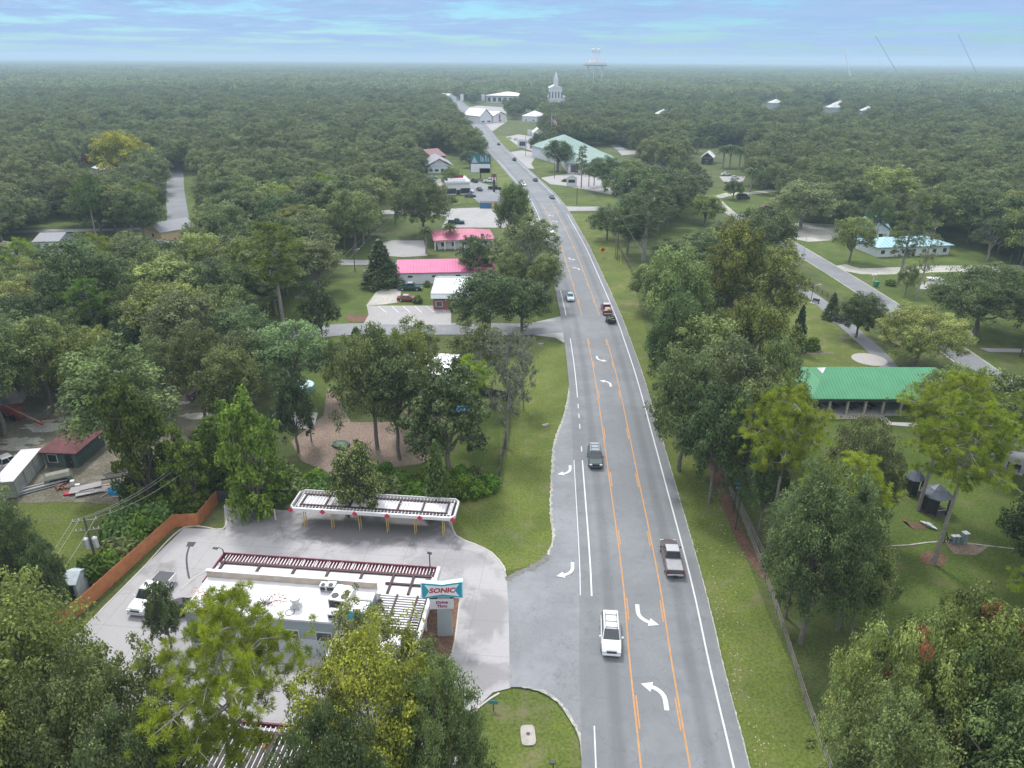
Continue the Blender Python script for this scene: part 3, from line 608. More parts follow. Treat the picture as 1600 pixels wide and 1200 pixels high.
onroad('pickup_truck', 'dark brown grey pickup truck driving away past the white suv', 'pickup truck', 'pickup', (.13, .115, .115), 873, 3.75, True, roof=(.5, .5, .54), extra=tow)
def cargo(t):
    rnd = random.Random(4)
    b = MB(); b.box((.2, -1.5, .95), (1.2, .8, .5), .2); b.box((-.4, -2.2, .9), (.7, .7, .5), -.3); b.build('cargo_box', mat('cargo_tan', (.45, .36, .25), .8, .2, 2), t)
    b = MB(); b.box((.1, -1.1, 1.2), (1.1, .3, .35), .1); b.build('cargo_crate', paint((.7, .7, .7)), t)
onroad('pickup_truck', 'dark red pickup truck loaded with cargo and towing a black trailer', 'pickup truck', 'pickup', (.22, .03, .045), 487, 3.75, True, roof=(.62, .45, .52), extra=cargo)
def trailer():
    p, a = rd(506, 3.95); t = thing('trailer', 'small black open trailer with loose load behind the red pickup', 'trailer', (p.x, p.y, Z5 + .03), a)
    b = MB(); b.b2(-.95, .95, -1.5, 1.5, .5, .6); b.b2(-.95, -.88, -1.5, 1.5, .6, 1.0); b.b2(.88, .95, -1.5, 1.5, .6, 1.0); b.b2(-.88, .88, -1.5, -1.43, .6, 1.0); b.b2(-.88, .88, 1.43, 1.5, .6, .9); b.box((0, 2.0, .5), (.08, 1.1, .08)); b.build('trailer_bed', DARK, t)
    rnd = random.Random(1); b = MB()
    for i in range(9): b.box((rnd.uniform(-.6, .6), rnd.uniform(-1.1, 1.1), .75 + rnd.uniform(0, .25)), (rnd.uniform(.2, .9), rnd.uniform(.2, .8), .25), rnd.uniform(0, 3))
    b.build('load', mat('green_load', (.10, .12, .09), .8, .4, 2), t)
    for s in (-1, 1): b = MB(); b.cyl((s * .98, 0, .33), (s * 1.16, 0, .33), .33, n=12); b.build('wheel', TIRE, t)
trailer()
onroad('sedan', 'silver blue car coming out from under the overhanging roadside oak', 'car', 'sedan', (.42, .52, .57), 466, -3.7, False)
onroad('van', 'white van partly hidden by the grey mossy oak', 'van', 'van', (.8, .8, .82), 374, -3.7, False, far=True)
onroad('sedan', 'blue grey car driving away below the crossing driveway', 'car', 'sedan', (.12, .17, .24), 311, 3.7, True, far=True)
onroad('sedan', 'white car approaching next to the restaurant lot', 'car', 'sedan', (.78, .8, .82), 290, -3.7, False, far=True)
onroad('sedan', 'black car driving away beside the white car', 'car', 'sedan', (.03, .035, .045), 284, 3.7, True, far=True)
onroad('suv', 'dark suv alone in the far lane above the billboard', 'suv', 'suv', (.04, .05, .07), 252, 3.7, True, far=True)
onroad('sedan', 'farthest dark car beside the round junction grass', 'car', 'sedan', (.03, .04, .06), 227, 3.7, True, far=True)
# parked
def bedcover(t):
    b = MB(); b.b2(-.9, .9, -2.84, -.8, 1.12, 1.17); b.build('bed_cover', mat('tonneau_cover', (.05, .055, .07), .6, .1, 3), t)
vehicle('pickup_truck', 'white pickup truck with black bed cover parked at the drive-in', 'pickup truck', 'pickup', (.78, .80, .82), 240, 936, math.atan2(-(P(222, 955) - P(255, 918)).x, (P(222, 955) - P(255, 918)).y), .14, extra=bedcover)
vehicle('sedan', 'black car nose hidden by the small leafy tree at the roof corner', 'car', 'sedan', (.02, .02, .025), 272, 962, R(115), .14)
vehicle('pickup_truck', 'dark green pickup truck parked on the lawn beside the brick shop', 'pickup truck', 'pickup', (.02, .06, .065), 641, 453, R(-90), .06, roof=(.3, .36, .4))
vehicle('sedan', 'red brown car parked below the dark green pickup', 'car', 'sedan', (.25, .06, .05), 637, 470, R(-90), .06, roof=(.5, .35, .35))
vehicle('pickup_truck', 'dark green pickup truck parked on the pale lot above the rose roof', 'pickup truck', 'pickup', (.02, .06, .05), 713, 350, R(-90), .1, far=True)
PG = 'cars around the restaurant'
for args in [('sedan', 'green grey car parked left of the restaurant near the gabled house', 'car', 'sedan', (.2, .28, .26), 676, 279, R(-80)), ('suv', 'red suv parked at the left wall of the restaurant', 'suv', 'suv', (.35, .05, .05), 694, 292, R(10)),
  ('suv', 'black suv parked right of the restaurant', 'suv', 'suv', (.03, .035, .04), 741, 285, R(30)), ('sedan', 'dark car in the middle of the restaurant driveway', 'car', 'sedan', (.06, .065, .08), 749, 298, R(20)),
  ('sedan', 'dark blue car standing by the pale kerb in front of the restaurant', 'car', 'sedan', (.05, .08, .12), 735, 308, R(-90)), ('van', 'white van at the front right corner of the restaurant', 'van', 'van', (.75, .77, .8), 730, 301, R(-90)),
  ('pickup_truck', 'white pickup truck beside the sign column of the restaurant lot', 'pickup truck', 'pickup', (.7, .72, .75), 765, 285, R(-90)), ('pickup_truck', 'black pickup truck at the foot of the sign column', 'pickup truck', 'pickup', (.02, .02, .025), 773, 296, R(-90))]:
    vehicle(*args[:7], args[7], z=.13, far=True, group=PG)
vehicle('sedan', 'white sedan parked left at the gravel turnout', 'car', 'sedan', (.75, .77, .8), 1134, 274, R(-80), .12, far=True, group='parked white sedans')
vehicle('sedan', 'white sedan parked right at the gravel turnout', 'car', 'sedan', (.75, .77, .8), 1147, 280, R(-80), .12, far=True, group='parked white sedans')
vehicle('van', 'dark van parked under the small tree by the gravel drive', 'van', 'van', (.05, .06, .065), 1161, 311, R(-80), .1, far=True)
vehicle('sedan', 'dark red car parked on the lawn above the side street', 'car', 'sedan', (.22, .03, .06), 1197, 327, R(-80), .1, far=True)
vehicle('sedan', 'white car beside the yard of the long white roofed house', 'car', 'sedan', (.7, .72, .75), 252, 383, R(-60), .1, far=True)
vehicle('pickup_truck', 'white pickup truck standing behind the grey storage container', 'pickup truck', 'pickup', (.7, .72, .74), 12, 732, R(-35), .08)
vehicle('sedan', 'old car with faded purple brown body and pale roof rails under the oaks', 'car', 'sedan', (.20, .12, .15), 318, 622, R(-85), .08, roof=(.6, .57, .6))
for i, (x, y, c) in enumerate([(797, 217, (.7, .7, .72)), (806, 219, (.6, .62, .65)), (815, 221, (.5, .52, .55)), (742, 184, (.1, .1, .12)), (752, 190, (.7, .7, .72)), (760, 188, (.2, .22, .25)), (748, 176, (.7, .7, .74)), (772, 184, (.3, .05, .05))]):
    vehicle('sedan', ['light grey car at the left end of the forecourt row', 'grey car in the middle of the forecourt row', 'dull grey car at the right end of the forecourt row', 'black car at the kerb below the white store', 'white car below the white store', 'dark grey car parked below the white store', 'white car nearest the left corner of the white store', 'red car right below the white store'][i], 'car', 'sedan', c, x, y, R(20), .1, far=True, group='cars parked in town')
# ------------------------------------------------------------------ the drive-in restaurant
UD = R(-5.5); O0 = Vector((-31.1, 52.4, 0)); 
def lp(x, y, z=0.0, O=O0, a=UD):
    d = P(x, y, z) - O; return Vector((d.x * math.cos(a) + d.y * math.sin(a), -d.x * math.sin(a) + d.y * math.cos(a), z))
bl = thing('drive_in_restaurant', 'white flat roofed drive-in restaurant with maroon canopy beams and grey walls', 'restaurant', O0, UD)
LB, DB, HB = 17.5, 4.7, 4.3
b = MB(); b.b2(.12, LB - .12, -.1, DB, .0, HB - .25); b.build('wall', GREYW, bl)
b = MB(); b.b2(.10, LB - .10, -.125, -.102, 0, 1.9); b.build('wall_base_band', LGREY, bl)
b = MB(); b.b2(0, LB, -.2, DB, HB - .25, HB); b.build('roof', ROOFW, bl, .02)
b = MB(); b.b2(0, LB, DB + .002, DB + .25, HB - .25, HB + .75); b.build('parapet', mat('stained_parapet', (.50, .43, .37), .9, .2, 1.2), bl)
b = MB(); b.b2(-.05, LB + .05, DB - .06, DB + .3, HB + .752, HB + .83); b.build('parapet_cap', WHITE, bl)
b = MB(); b.b2(LB - 2.2, LB + .3, .3, 1.9, HB + .002, HB + .95); b.build('corner_tower', TEAL, bl); b = MB(); b.b2(LB - 2.1, LB + .2, .4, 1.8, HB + .952, HB + 1.0); b.build('tower_roof', ROOFW, bl)
b = MB(); b.b2(LB - 2.25, LB + .25, 1.902, 2.15, HB + .002, HB + 1.05); b.build('tower_back_wall', mat('stained_parapet', (0, 0, 0)), bl)
for u in (2.5, 6.2, 10.4, 13.6):
    b = MB(); b.box((u, -.13, 2.4), (1.6, .06, 1.1)); f = b.build('window', WHITE, bl); b = MB(); b.box((u, -.17, 2.4), (1.4, .03, .92)); b.build('pane', GLASS, f)
b = MB(); b.box((8.4, -.13, 1.2), (1.1, .06, 2.3)); b.build('door', DARK, bl)
# canopy along the north and east sides
ZC = 3.6
def canopy(par, u0, u1, v0, v1, z, cross, deck=True, ribs_n=0, ribdir='v', zt=.0):
    if deck: b = MB(); b.b2(u0, u1, v0, v1, z - .16, z - .10); b.build('canopy_deck', ROOFW, par)
    if ribs_n:
        b = MB()
        for i in range(ribs_n):
            t = (i + .5) / ribs_n
            if ribdir == 'v': c = u0 + (u1 - u0) * t; b.b2(c - .05, c + .05, v0, v1, z - .098, z + .0)
            else: c = v0 + (v1 - v0) * t; b.b2(u0, u1, c - .075, c + .075, z - .098, z + .02)
        b.build('purlin', WHITE, par)
    for (a0, a1, c0_, c1_) in cross: b = MB(); b.b2(a0, a1, c0_, c1_, z - .3, z + .1); b.build('beam', DKMAROON, par)
N0, N1, V0, V1 = -.5, 22.6, DB + .3, 9.35
canopy(bl, N0, N1, V0, 8.0, ZC, [(N0 + .25, N1 - .4, 7.75, 8.05)] + [(u - .11, u + .11, V0, 7.74) for u in (.1, 4.1, 7.9, 11.5, 15.1, 18.4, 20.5)])
b = MB()
for i in range(66):
    u = N0 + .3 + i * (N1 - N0 - .6) / 65; b.b2(u - .04, u + .04, 8.06, V1 - .12, ZC - .14, ZC - .04)
b.build('outer_rafters', WHITE, bl)
b = MB(); b.b2(N0, N1, 8.06, V1 - .1, ZC - .3, ZC - .26); b.build('soffit', MAROON, bl)
b = MB(); b.b2(N0, N1, V1 - .1, V1, ZC - .42, ZC + .16); b.b2(N0 - .1, N0, V0 - .4, V1, ZC - .42, ZC + .16); b.build('fascia', MAROON, bl)
for i in range(17): u = N0 + .7 + i * 1.36; b = MB(); b.box((u, 8.75, ZC - .02), (.05, 1.0, .12)); b.build('bracket', WHITE, bl)
b = MB(); b.b2(LB + .35, N1 - .3, 6.35, 6.56, ZC - .09, ZC + .12); b.build('beam', DKMAROON, bl)
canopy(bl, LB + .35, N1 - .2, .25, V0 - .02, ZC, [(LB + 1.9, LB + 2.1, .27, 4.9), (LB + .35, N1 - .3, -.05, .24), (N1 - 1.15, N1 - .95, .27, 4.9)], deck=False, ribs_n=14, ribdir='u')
b = MB(); b.b2(LB + .35, N1 - .3, -.05, V0 - .04, ZC - .6, ZC - .56); b.build('shade_sheet', mat('painted_shade', (.10, .09, .09), .9, .2, 1), bl)  # added dark sheet, paints the shade seen between the ribs
canopy(bl, LB - 2.5, N1, -3.6, -.22, ZC, [(N1 - 1.1, N1 - .9, -3.6, -.22)])
b = MB(); b.b2(N1 + .002, N1 + .38, -3.6, V1, ZC - .45, ZC + .22); b.build('side_fascia', WHITE, bl, .04)
b = MB()
for i in range(34): v = -3.3 + i * .36; b.b2(N1 - .85, N1 - .25, v - .04, v + .06, ZC - .09, ZC + .03)
b.build('side_rafters', DARK, bl)
for u in (-.2, 4, 8.2, 12.4, 16.6, 20.8): b = MB(); b.box((u + .3, 8.6, ZC / 2 - .17), (.2, .2, ZC - .3)); b.build('post', YELLOW, bl)
for v in (-3, .6, 4): b = MB(); b.box((N1 - .2, v, ZC / 2 - .17), (.2, .2, ZC - .3)); b.build('post', WHITE, bl)
# things on the roof
def roofthing(name, label, cat, x, y, rz=0, grp=None):
    q = lp(x, y, HB); w = O0 + Vector((q.x * math.cos(UD) - q.y * math.sin(UD), q.x * math.sin(UD) + q.y * math.cos(UD), HB)); return thing(name, label, cat, w, UD + rz, grp)
def hvac(label, x, y, w, d, h, fans, rz=0):
    t = roofthing('air_conditioner', label, 'air conditioner', x, y, rz); b = MB(); b.b2(-w / 2, w / 2, -d / 2, d / 2, .12, h); b.build('casing', METAL, t, .02)
    b = MB(); b.b2(-w / 2 + .05, w / 2 - .05, -d / 2 + .1, -d / 2 + .25, 0, .12); b.b2(-w / 2 + .05, w / 2 - .05, d / 2 - .25, d / 2 - .1, 0, .12); b.build('base_rail', DARK, t)
    b = MB(); b.b2(-w / 2 + .1, w / 2 - .12, -d / 2 - .02, -d / 2 - .002, .25, h - .15); b.build('coil_grille', DARK, t)
    for i in range(fans):
        fx = (-w / 4 + i * w / 2) if fans == 2 else 0; b = MB(); b.cyl((fx, -d * .22, h + .002), (fx, -d * .22, h + .05), min(w, d) * (.19 if fans == 2 else .3), n=14); b.build('fan', DARK, t)
hvac('long silver air conditioner with one round fan at the left of the roof', 342, 944, 1.35, 2.4, 1.15, 1, -.15)
hvac('large air conditioner with two round fans at the right of the roof', 536, 942, 1.9, 2.2, 1.25, 2, -.1)
hvac('small square air conditioner touching the parapet', 519, 922, .9, .8, .8, 1)
hvac('small dark fronted air conditioner left of the square one', 507, 922, .7, .7, .8, 1)
hvac('low pale vent cabinet below the two fan air conditioner', 522, 964, .9, .9, .7, 0)
hvac('low grey roof hatch box at the lower left of the roof', 312, 955, .95, .6, .4, 0)
t = roofthing('satellite_dish', 'round satellite dish on a ballast frame on the white roof', 'satellite dish', 382, 939); b = MB(); b.cyl((0, 0, .1), (0, .05, 1.0), .04); b.build('mast', DARK, t)
b = MB(); b.loft([[(r * math.cos(a * .524), r * .82 * math.sin(a * .524) - .1, 1.0 + z + r * .25 * math.sin(a * .524)) for a in range(12)] for r, z in ((.02, 0), (.3, .05), (.55, .16), (.54, .19), (.28, .08), (.02, .03))]); b.build('dish', METAL, t)
b = MB()
for i in range(4): b.box((math.cos(i * 1.57) * .45, math.sin(i * 1.57) * .45, .06), (.5, .3, .12), i * 1.57)
b.build('ballast_block', mat('ballast', (.2, .17, .15), .9, .2, 3), t)
t = roofthing('exhaust_vent', 'white kitchen exhaust vent in the middle of the roof', 'roof vent', 463, 949); b = MB(); b.b2(-.45, .45, -.4, .4, 0, .45); b.build('vent_base', METAL, t); b = MB(); b.cyl((0, 0, .45), (0, 0, 1.0), .33, .4, 14); b.cyl((0, 0, 1.0), (0, 0, 1.2), .52, .45, 14); b.build('vent_hood', WHITE, t)
t = roofthing('hose_coil', 'thin dark ring of hose lying below the exhaust vent', 'hose', 453, 957); b = MB()
for i in range(20): a, c = i * .314, (i + 1) * .314; b.cyl((.42 * math.cos(a), .42 * math.sin(a), .03), (.42 * math.cos(c), .42 * math.sin(c), .03), .025, n=5)
b.build('hose', DARK, t)
t = roofthing('fallen_branch', 'dead branches and pine straw lying on the white roof', 'branch', 415, 943); rgb = np.random.default_rng(3); b = MB()
for i in range(16): a = rgb.uniform(0, 6.3); l = rgb.uniform(.4, 1.3); limb_ = [(rgb.normal() * .3, rgb.normal() * .2, .05), (math.cos(a) * l, math.sin(a) * l * .6, rgb.uniform(.05, .6))]; b.tube(limb_, [.045, .02], 4)
b.build('twig', mat('dead_twig', (.12, .09, .08), .9, .2, 3), t)
st = mat('roof_litter', (.33, .20, .16), .95, .3, 3)
t = roofthing('leaf_litter', 'rust brown patches of leaf litter scattered on the white roof', 'leaf litter', 318, 925); t['kind'] = 'stuff'; b = MB(); rgb = np.random.default_rng(8)
for i in range(150):
    u, v = (rgb.normal(0, 1.2), rgb.normal(0, .55)) if i < 90 else (rgb.normal(7.6, .7), rgb.normal(-.3, .6)); s = rgb.uniform(.03, .11)
    if u < -1.3: continue
    b.box((u, v, .012), (s * 2.2, s, .012), rgb.uniform(0, 3))
b.build('litter', st, t)
def lamp_on(label, x, y, z0, hh, arm=-.8):
    q = P(x, y, z0); t = thing('lamp_post', label, 'lamp', (q.x, q.y, z0), UD); b = MB(); b.cyl((0, 0, 0), (0, 0, hh), .06); b.build('pole', DARK, t)
    b = MB(); b.cyl((0, 0, hh), (arm * .5, 0, hh + .25), .035); b.cyl((arm * .5, 0, hh + .25), (arm * .8, 0, hh + .15), .035); b.build('arm', DARK, t); b = MB(); b.box((arm, 0, hh + .1), (.5, .28, .12), 0, 0, .2); b.build('lamp_head', DARK, t, .02)
lamp_on('dark lamp with a curved arm on the left corner of the maroon canopy', 351, 873, ZC + .1, 1.2)
lamp_on('square headed lamp above the right end of the maroon canopy', 672, 886, ZC + .1, 1.7, .02)
# free-standing parking canopy
def fcanopy(label, o, L, D, z, white, bays, rz=UD):
    t = thing('parking_canopy', label, 'canopy', (o.x, o.y, 0), rz); fm = WHITE if white else MAROON
    b = MB(); b.b2(.5, L - .5, .6, D - .6, z - .14, z - .08) if white else None
    if white: b.build('deck', ROOFW, t)
    b = MB(); n = int(L / .42)
    for i in range(n): u = .4 + i * (L - .8) / (n - 1); b.b2(u - .035, u + .035, .12, D - .12, z - .078, z + .02)
    b.build('purlin', WHITE, t)
    b = MB(); b.b2(.15, L - .15, .15, D - .15, z - .5, z - .46); b.build('soffit', mat('painted_shade', (0, 0, 0)), t)  # dark sheet below the purlins, its colour stands for shade under the canopy
    for v in (.75, D - .75): b = MB(); b.b2(.8, L - .8, v - .11, v + .11, z - .3, z + .1); b.build('beam', DKMAROON, t)
    for i in range(bays + 1): u = .95 + i * (L - 1.9) / bays; b = MB(); b.b2(u - .09, u + .09, .87, D - .87, z - .28, z + .12); b.build('beam', DKMAROON, t)
    c = .35; ring = lambda o_: [(c - o_ * .4, -o_), (L - c + o_ * .4, -o_), (L + o_, c), (L + o_, D - c), (L - c, D + o_), (c, D + o_), (-o_, D - c), (-o_, c)]
    b = MB(); r0, r1 = ring(0), ring(.2); b.loft([[(p[0], p[1], zz_) for p in rr_] for rr_, zz_ in ((r0, z - .34), (r1, z - .34), (r1, z + .08), (r0, z + .13), (r0, z - .34))], False); b.build('fascia', fm, t)
    for i in range(bays):
        u = 1.2 + i * (L - 2.6) / (bays - 1)
        for dv in (0, .32): b = MB(); b.cyl((u + dv * .4, .55 + dv, 0), (u + dv * .4, .55 + dv, z - .46), .06, n=6); b.build('post', YELLOW, t)
    if white:
        for i in range(6):
            u = .0 + i * L / 5; b = MB(); b.add([(u - .36, -.235, z - .22), (u, -.235, z - .56), (u + .36, -.235, z - .22), (u, -.235, z + .2), (u - .36, -.2, z - .22), (u, -.2, z - .56), (u + .36, -.2, z - .22), (u, -.2, z + .2)], [(0, 1, 2, 3), (7, 6, 5, 4), (0, 4, 5, 1), (1, 5, 6, 2), (2, 6, 7, 3), (3, 7, 4, 0)]); b.build('diamond_marker', RED, t)
        b = MB(); rr_ = random.Random(2); pts = [(1.2 + i * .9, D * .62 + math.sin(i * 1.3) * .22, z + .1) for i in range(15)]; b.tube(pts, [.035] * 15, 5); b.build('conduit', WHITE, t)
    return t
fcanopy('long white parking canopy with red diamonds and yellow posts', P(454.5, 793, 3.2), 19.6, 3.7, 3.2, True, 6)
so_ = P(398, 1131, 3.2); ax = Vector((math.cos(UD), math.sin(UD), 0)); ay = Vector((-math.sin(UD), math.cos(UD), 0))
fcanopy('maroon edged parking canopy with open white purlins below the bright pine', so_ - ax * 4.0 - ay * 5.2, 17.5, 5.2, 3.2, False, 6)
p = so_ + ax * 1.7 - ay * 2.1; t = thing('bucket', 'small orange bucket lying on the maroon edged canopy', 'bucket', (p.x, p.y, 3.24)); b = MB(); b.cyl((0, 0, 0), (.1, .3, .12), .17, .2, 10); b.build('bucket_body', paint((.6, .28, .05)), t); b = MB(); b.cyl((-.2, -.1, .02), (.2, -.1, .3), .015, n=4); b.build('handle', DARK, t)
# pylon sign
ps = P(694, 993); t = thing('restaurant_sign', 'blue and white bow tie shaped restaurant sign reading SONIC on a grey slab', 'sign', (ps.x, ps.y, 0), R(3)); SX = .55
W2, h2 = 1.95, .0
b = MB(); b.loft([[(SX * .2 - .75, -.17, 0), (SX * .2 + .75, -.17, 0), (SX * .2 + .75, .17, 0), (SX * .2 - .75, .17, 0)], [(SX * .2 - .62, -.15, 4.9), (SX * .2 + .62, -.15, 4.9), (SX * .2 + .62, .15, 4.9), (SX * .2 - .62, .15, 4.9)]]); b.build('sign_slab', mat('sign_slab_grey', (.33, .37, .38), .6, .05, 1), t)
zc = 5.85
def bow(sx, sz, y): return [(-W2 * sx, y, zc - .98 * sz), (-W2 * sx, y, zc + .98 * sz), (-W2 * .5 * sx, y, zc + .86 * sz), (0, y, zc + .70 * sz), (W2 * .5 * sx, y, zc + .86 * sz), (W2 * sx, y, zc + .98 * sz), (W2 * sx, y, zc - .98 * sz), (W2 * .5 * sx, y, zc - .86 * sz), (0, y, zc - .70 * sz), (-W2 * .5 * sx, y, zc - .86 * sz)]
sg = None
b = MB(); b.loft([bow(1, 1, .28), bow(1.03, 1.03, .1), bow(1.03, 1.03, -.12), bow(1, 1, -.22)]); sg = b.build('sign_box', TEALL, t)
b = MB(); b.loft([bow(.97, .95, -.222), bow(.95, .92, -.25)]); b.build('teal_frame', TEAL, t)
face = [(-W2 * .84, -.262, zc - .72), (-W2 * .62, -.262, zc), (-W2 * .84, -.262, zc + .74), (0, -.262, zc + .52), (W2 * .84, -.262, zc + .74), (W2 * .62, -.262, zc), (W2 * .84, -.262, zc - .72), (0, -.262, zc - .44)]
b = MB(); b.loft([face, [(x_, -.252, z_) for x_, y_, z_ in face]]); b.build('white_face', mat('sign_face_white', (.80, .86, .90), .4, .04, 1), t)
text('SONIC', .78, RED, 'lettering', t, (0, -.275, zc + .02), bold=.028, shear=.18, sx=1.05)
b = MB(); b.b2(-1.25, 1.05, -.20, .2, 3.55, 4.72); b.build('lower_panel', WHITE, t, .02)
b = MB(); b.b2(-1.3, 1.12, -.1, .26, 4.722, 4.85); b.build('panel_cap', DARK, t)
text('Drive', .46, mat('sign_purple', (.28, .03, .13), .5, .03, 1), 'lettering', t, (-.08, -.215, 4.38), bold=.016, shear=.1, sx=1.1); text('Thru', .46, mat('sign_purple', (0, 0, 0)), 'lettering', t, (-.08, -.215, 3.92), bold=.016, shear=.1, sx=1.1)
# bits on the lot
for i, (x, y, hh) in enumerate([(354, 808, 1.5), (390, 810, 1.5), (431, 813, 1.5), (453 + 250, 822, 1.2)]):
    q = P(x, y); t = thing('bollard', ['white bollard nearest the orange fence', 'white bollard left of the parking canopy', 'white bollard closest to the canopy corner', 'pale post under the right end of the parking canopy'][i], 'bollard', (q.x, q.y, .1)); b = MB(); b.cyl((0, 0, 0), (0, 0, hh), .09, n=10); b.ell((0, 0, hh), (.09, .09, .05)); b.build('bollard_post', WHITE, t)
q = P(825, 1150); t = thing('drain_cover', 'oval concrete drain slab with a dark slot on the grass island', 'drain cover', (q.x, q.y, .03), R(4)); b = MB(); b.prism([(.62 * math.copysign(abs(math.cos(a)) ** .45, math.cos(a)), 1.0 * math.copysign(abs(math.sin(a)) ** .45, math.sin(a))) for a in [i * .2618 for i in range(24)]], 0, .12); b.build('slab', mat('drain_slab', (.36, .34, .31), .9, .2, 2), t)
b = MB(); b.cyl((.02, .1, .121), (.02, .1, .14), .17, n=12); b.build('inlet', DARK, t)
q = P(864, 1204); t = thing('lamp_post', 'black lamp post standing on the grass island at the bottom edge', 'lamp', (q.x, q.y, 0), R(90)); b = MB(); b.cyl((0, 0, 0), (0, 0, .9), .05); b.build('pole', DARK, t); b = MB(); b.box((0, .05, .95), (.3, .5, .14)); b.build('lamp_head', DARK, t, .03)
q = P(771, 1110); t = thing('small_sign', 'small green topped sign on the grass island', 'sign', (q.x, q.y, 0), R(-5)); b = MB(); b.box((0, 0, .45), (.09, .09, .9)); b.build('post', mat('sign_post_brown', (.2, .06, .05), .7, .1, 2), t); b = MB(); b.box((0, 0, .98), (.85, .12, .28), 0, -.5); b.build('sign_panel', mat('dark_green_panel', (.04, .16, .13), .5, .1, 2), t)
# orange fence: one thing, panels and posts
def fence(label, px, h, m, name='wooden_fence', post=2.4, z0=0.0, thick=.05, cat='fence', postm=None, boards=True):
    pts = [P(x, y) for x, y in px]; t = thing(name, label, cat, (pts[0].x, pts[0].y, z0)); o = pts[0]
    for i in range(len(pts) - 1):
        a, c = pts[i] - o, pts[i + 1] - o; d = c - a; n = max(1, round(d.length / post)); ang = math.atan2(d.y, d.x)
        for j in range(n):
            s, e = a + d * (j / n), a + d * ((j + 1) / n); mid = (s + e) / 2; b = MB(); ln = (e - s).length; k = max(1, int(ln / .16))
            for q_ in range(k if boards else 1):
                w_ = ln / (k if boards else 1); b.box((mid.x + d.normalized().x * (-ln / 2 + w_ * (q_ + .5)), mid.y + d.normalized().y * (-ln / 2 + w_ * (q_ + .5)), h / 2 + (.02 * math.sin(q_ * 5 + j) if boards else 0)), (w_ * (.94 if boards else 1), thick, h), ang)
            b.build('fence_panel', m, t)
            b = MB(); nrm_ = Vector((-d.y, d.x, 0)).normalized() * .06; b.box((s.x + nrm_.x, s.y + nrm_.y, h / 2), (.09, .09, h + .05), ang); b.build('fence_post', postm or m, t)
    return t
fence('orange wooden board fence running around the left side of the lot', [(40, 1015), (128, 958), (200, 892), (274, 824), (311, 822), (341, 786)], 1.85, WOODO)
fence('dark grey board fence behind the parking canopy', [(341, 784), (400, 781), (455, 782)], 1.6, mat('dark_boards', (.07, .065, .07), .9, .2, 2))
fence('dark fence with a pale rail along the yard and the verge', [(780, 752), (790, 690), (797, 640), (801, 612)], 1.7, mat('dark_screen', (.06, .07, .075), .8, .2, 2), boards=False)
fence('grey fence along the back of the fenced yard', [(748, 617), (775, 622), (800, 628)], 1.6, mat('dark_screen', (0, 0, 0)), boards=False)
def rail_fence(label, px, h=1.1, m=WOODG, post=2.6, rails=3, dbl=False):
    pts = [P(x, y) for x, y in px]; o = pts[0]; t = thing('rail_fence', label, 'fence', (o.x, o.y, 0))
    for i in range(len(pts) - 1):
        a, c = pts[i] - o, pts[i + 1] - o; d = c - a; n = max(1, round(d.length / post)); ang = math.atan2(d.y, d.x)
        for j in range(n):
            s, e = a + d * (j / n), a + d * ((j + 1) / n); b = MB(); b.box((s.x, s.y, h / 2), (.13, .13, h + .1), ang); b.build('fence_post', m, t); b = MB()
            for r_ in range(rails): z_ = h * (.3 + .65 * r_ / max(1, rails - 1)); b.box(((s.x + e.x) / 2, (s.y + e.y) / 2, z_), ((e - s).length - .13, .045, .12), ang)
            b.build('rail', m, t)
rail_fence('long weathered rail fence along the right verge', [(1122, 700), (1134, 756), (1160, 815), (1188, 885), (1222, 985), (1256, 1092), (1300, 1220)])
rail_fence('second grey rail fence just inside the park', [(1148, 775), (1166, 815), (1196, 880)], 1.0)
rail_fence('dark rail fence between the side street and the park path', [(1230, 424), (1262, 446), (1300, 470), (1330, 490)], 1.2, WOODD)
rail_fence('dark rail fence behind the right end of the green pavilion', [(1444, 585), (1475, 600), (1500, 622)], 1.2, WOODD)
rail_fence('thin farm fence along the edge of the roadside lawn', [(965, 385), (978, 410), (990, 432)], 1.3, WOODD, 2.5, 2)
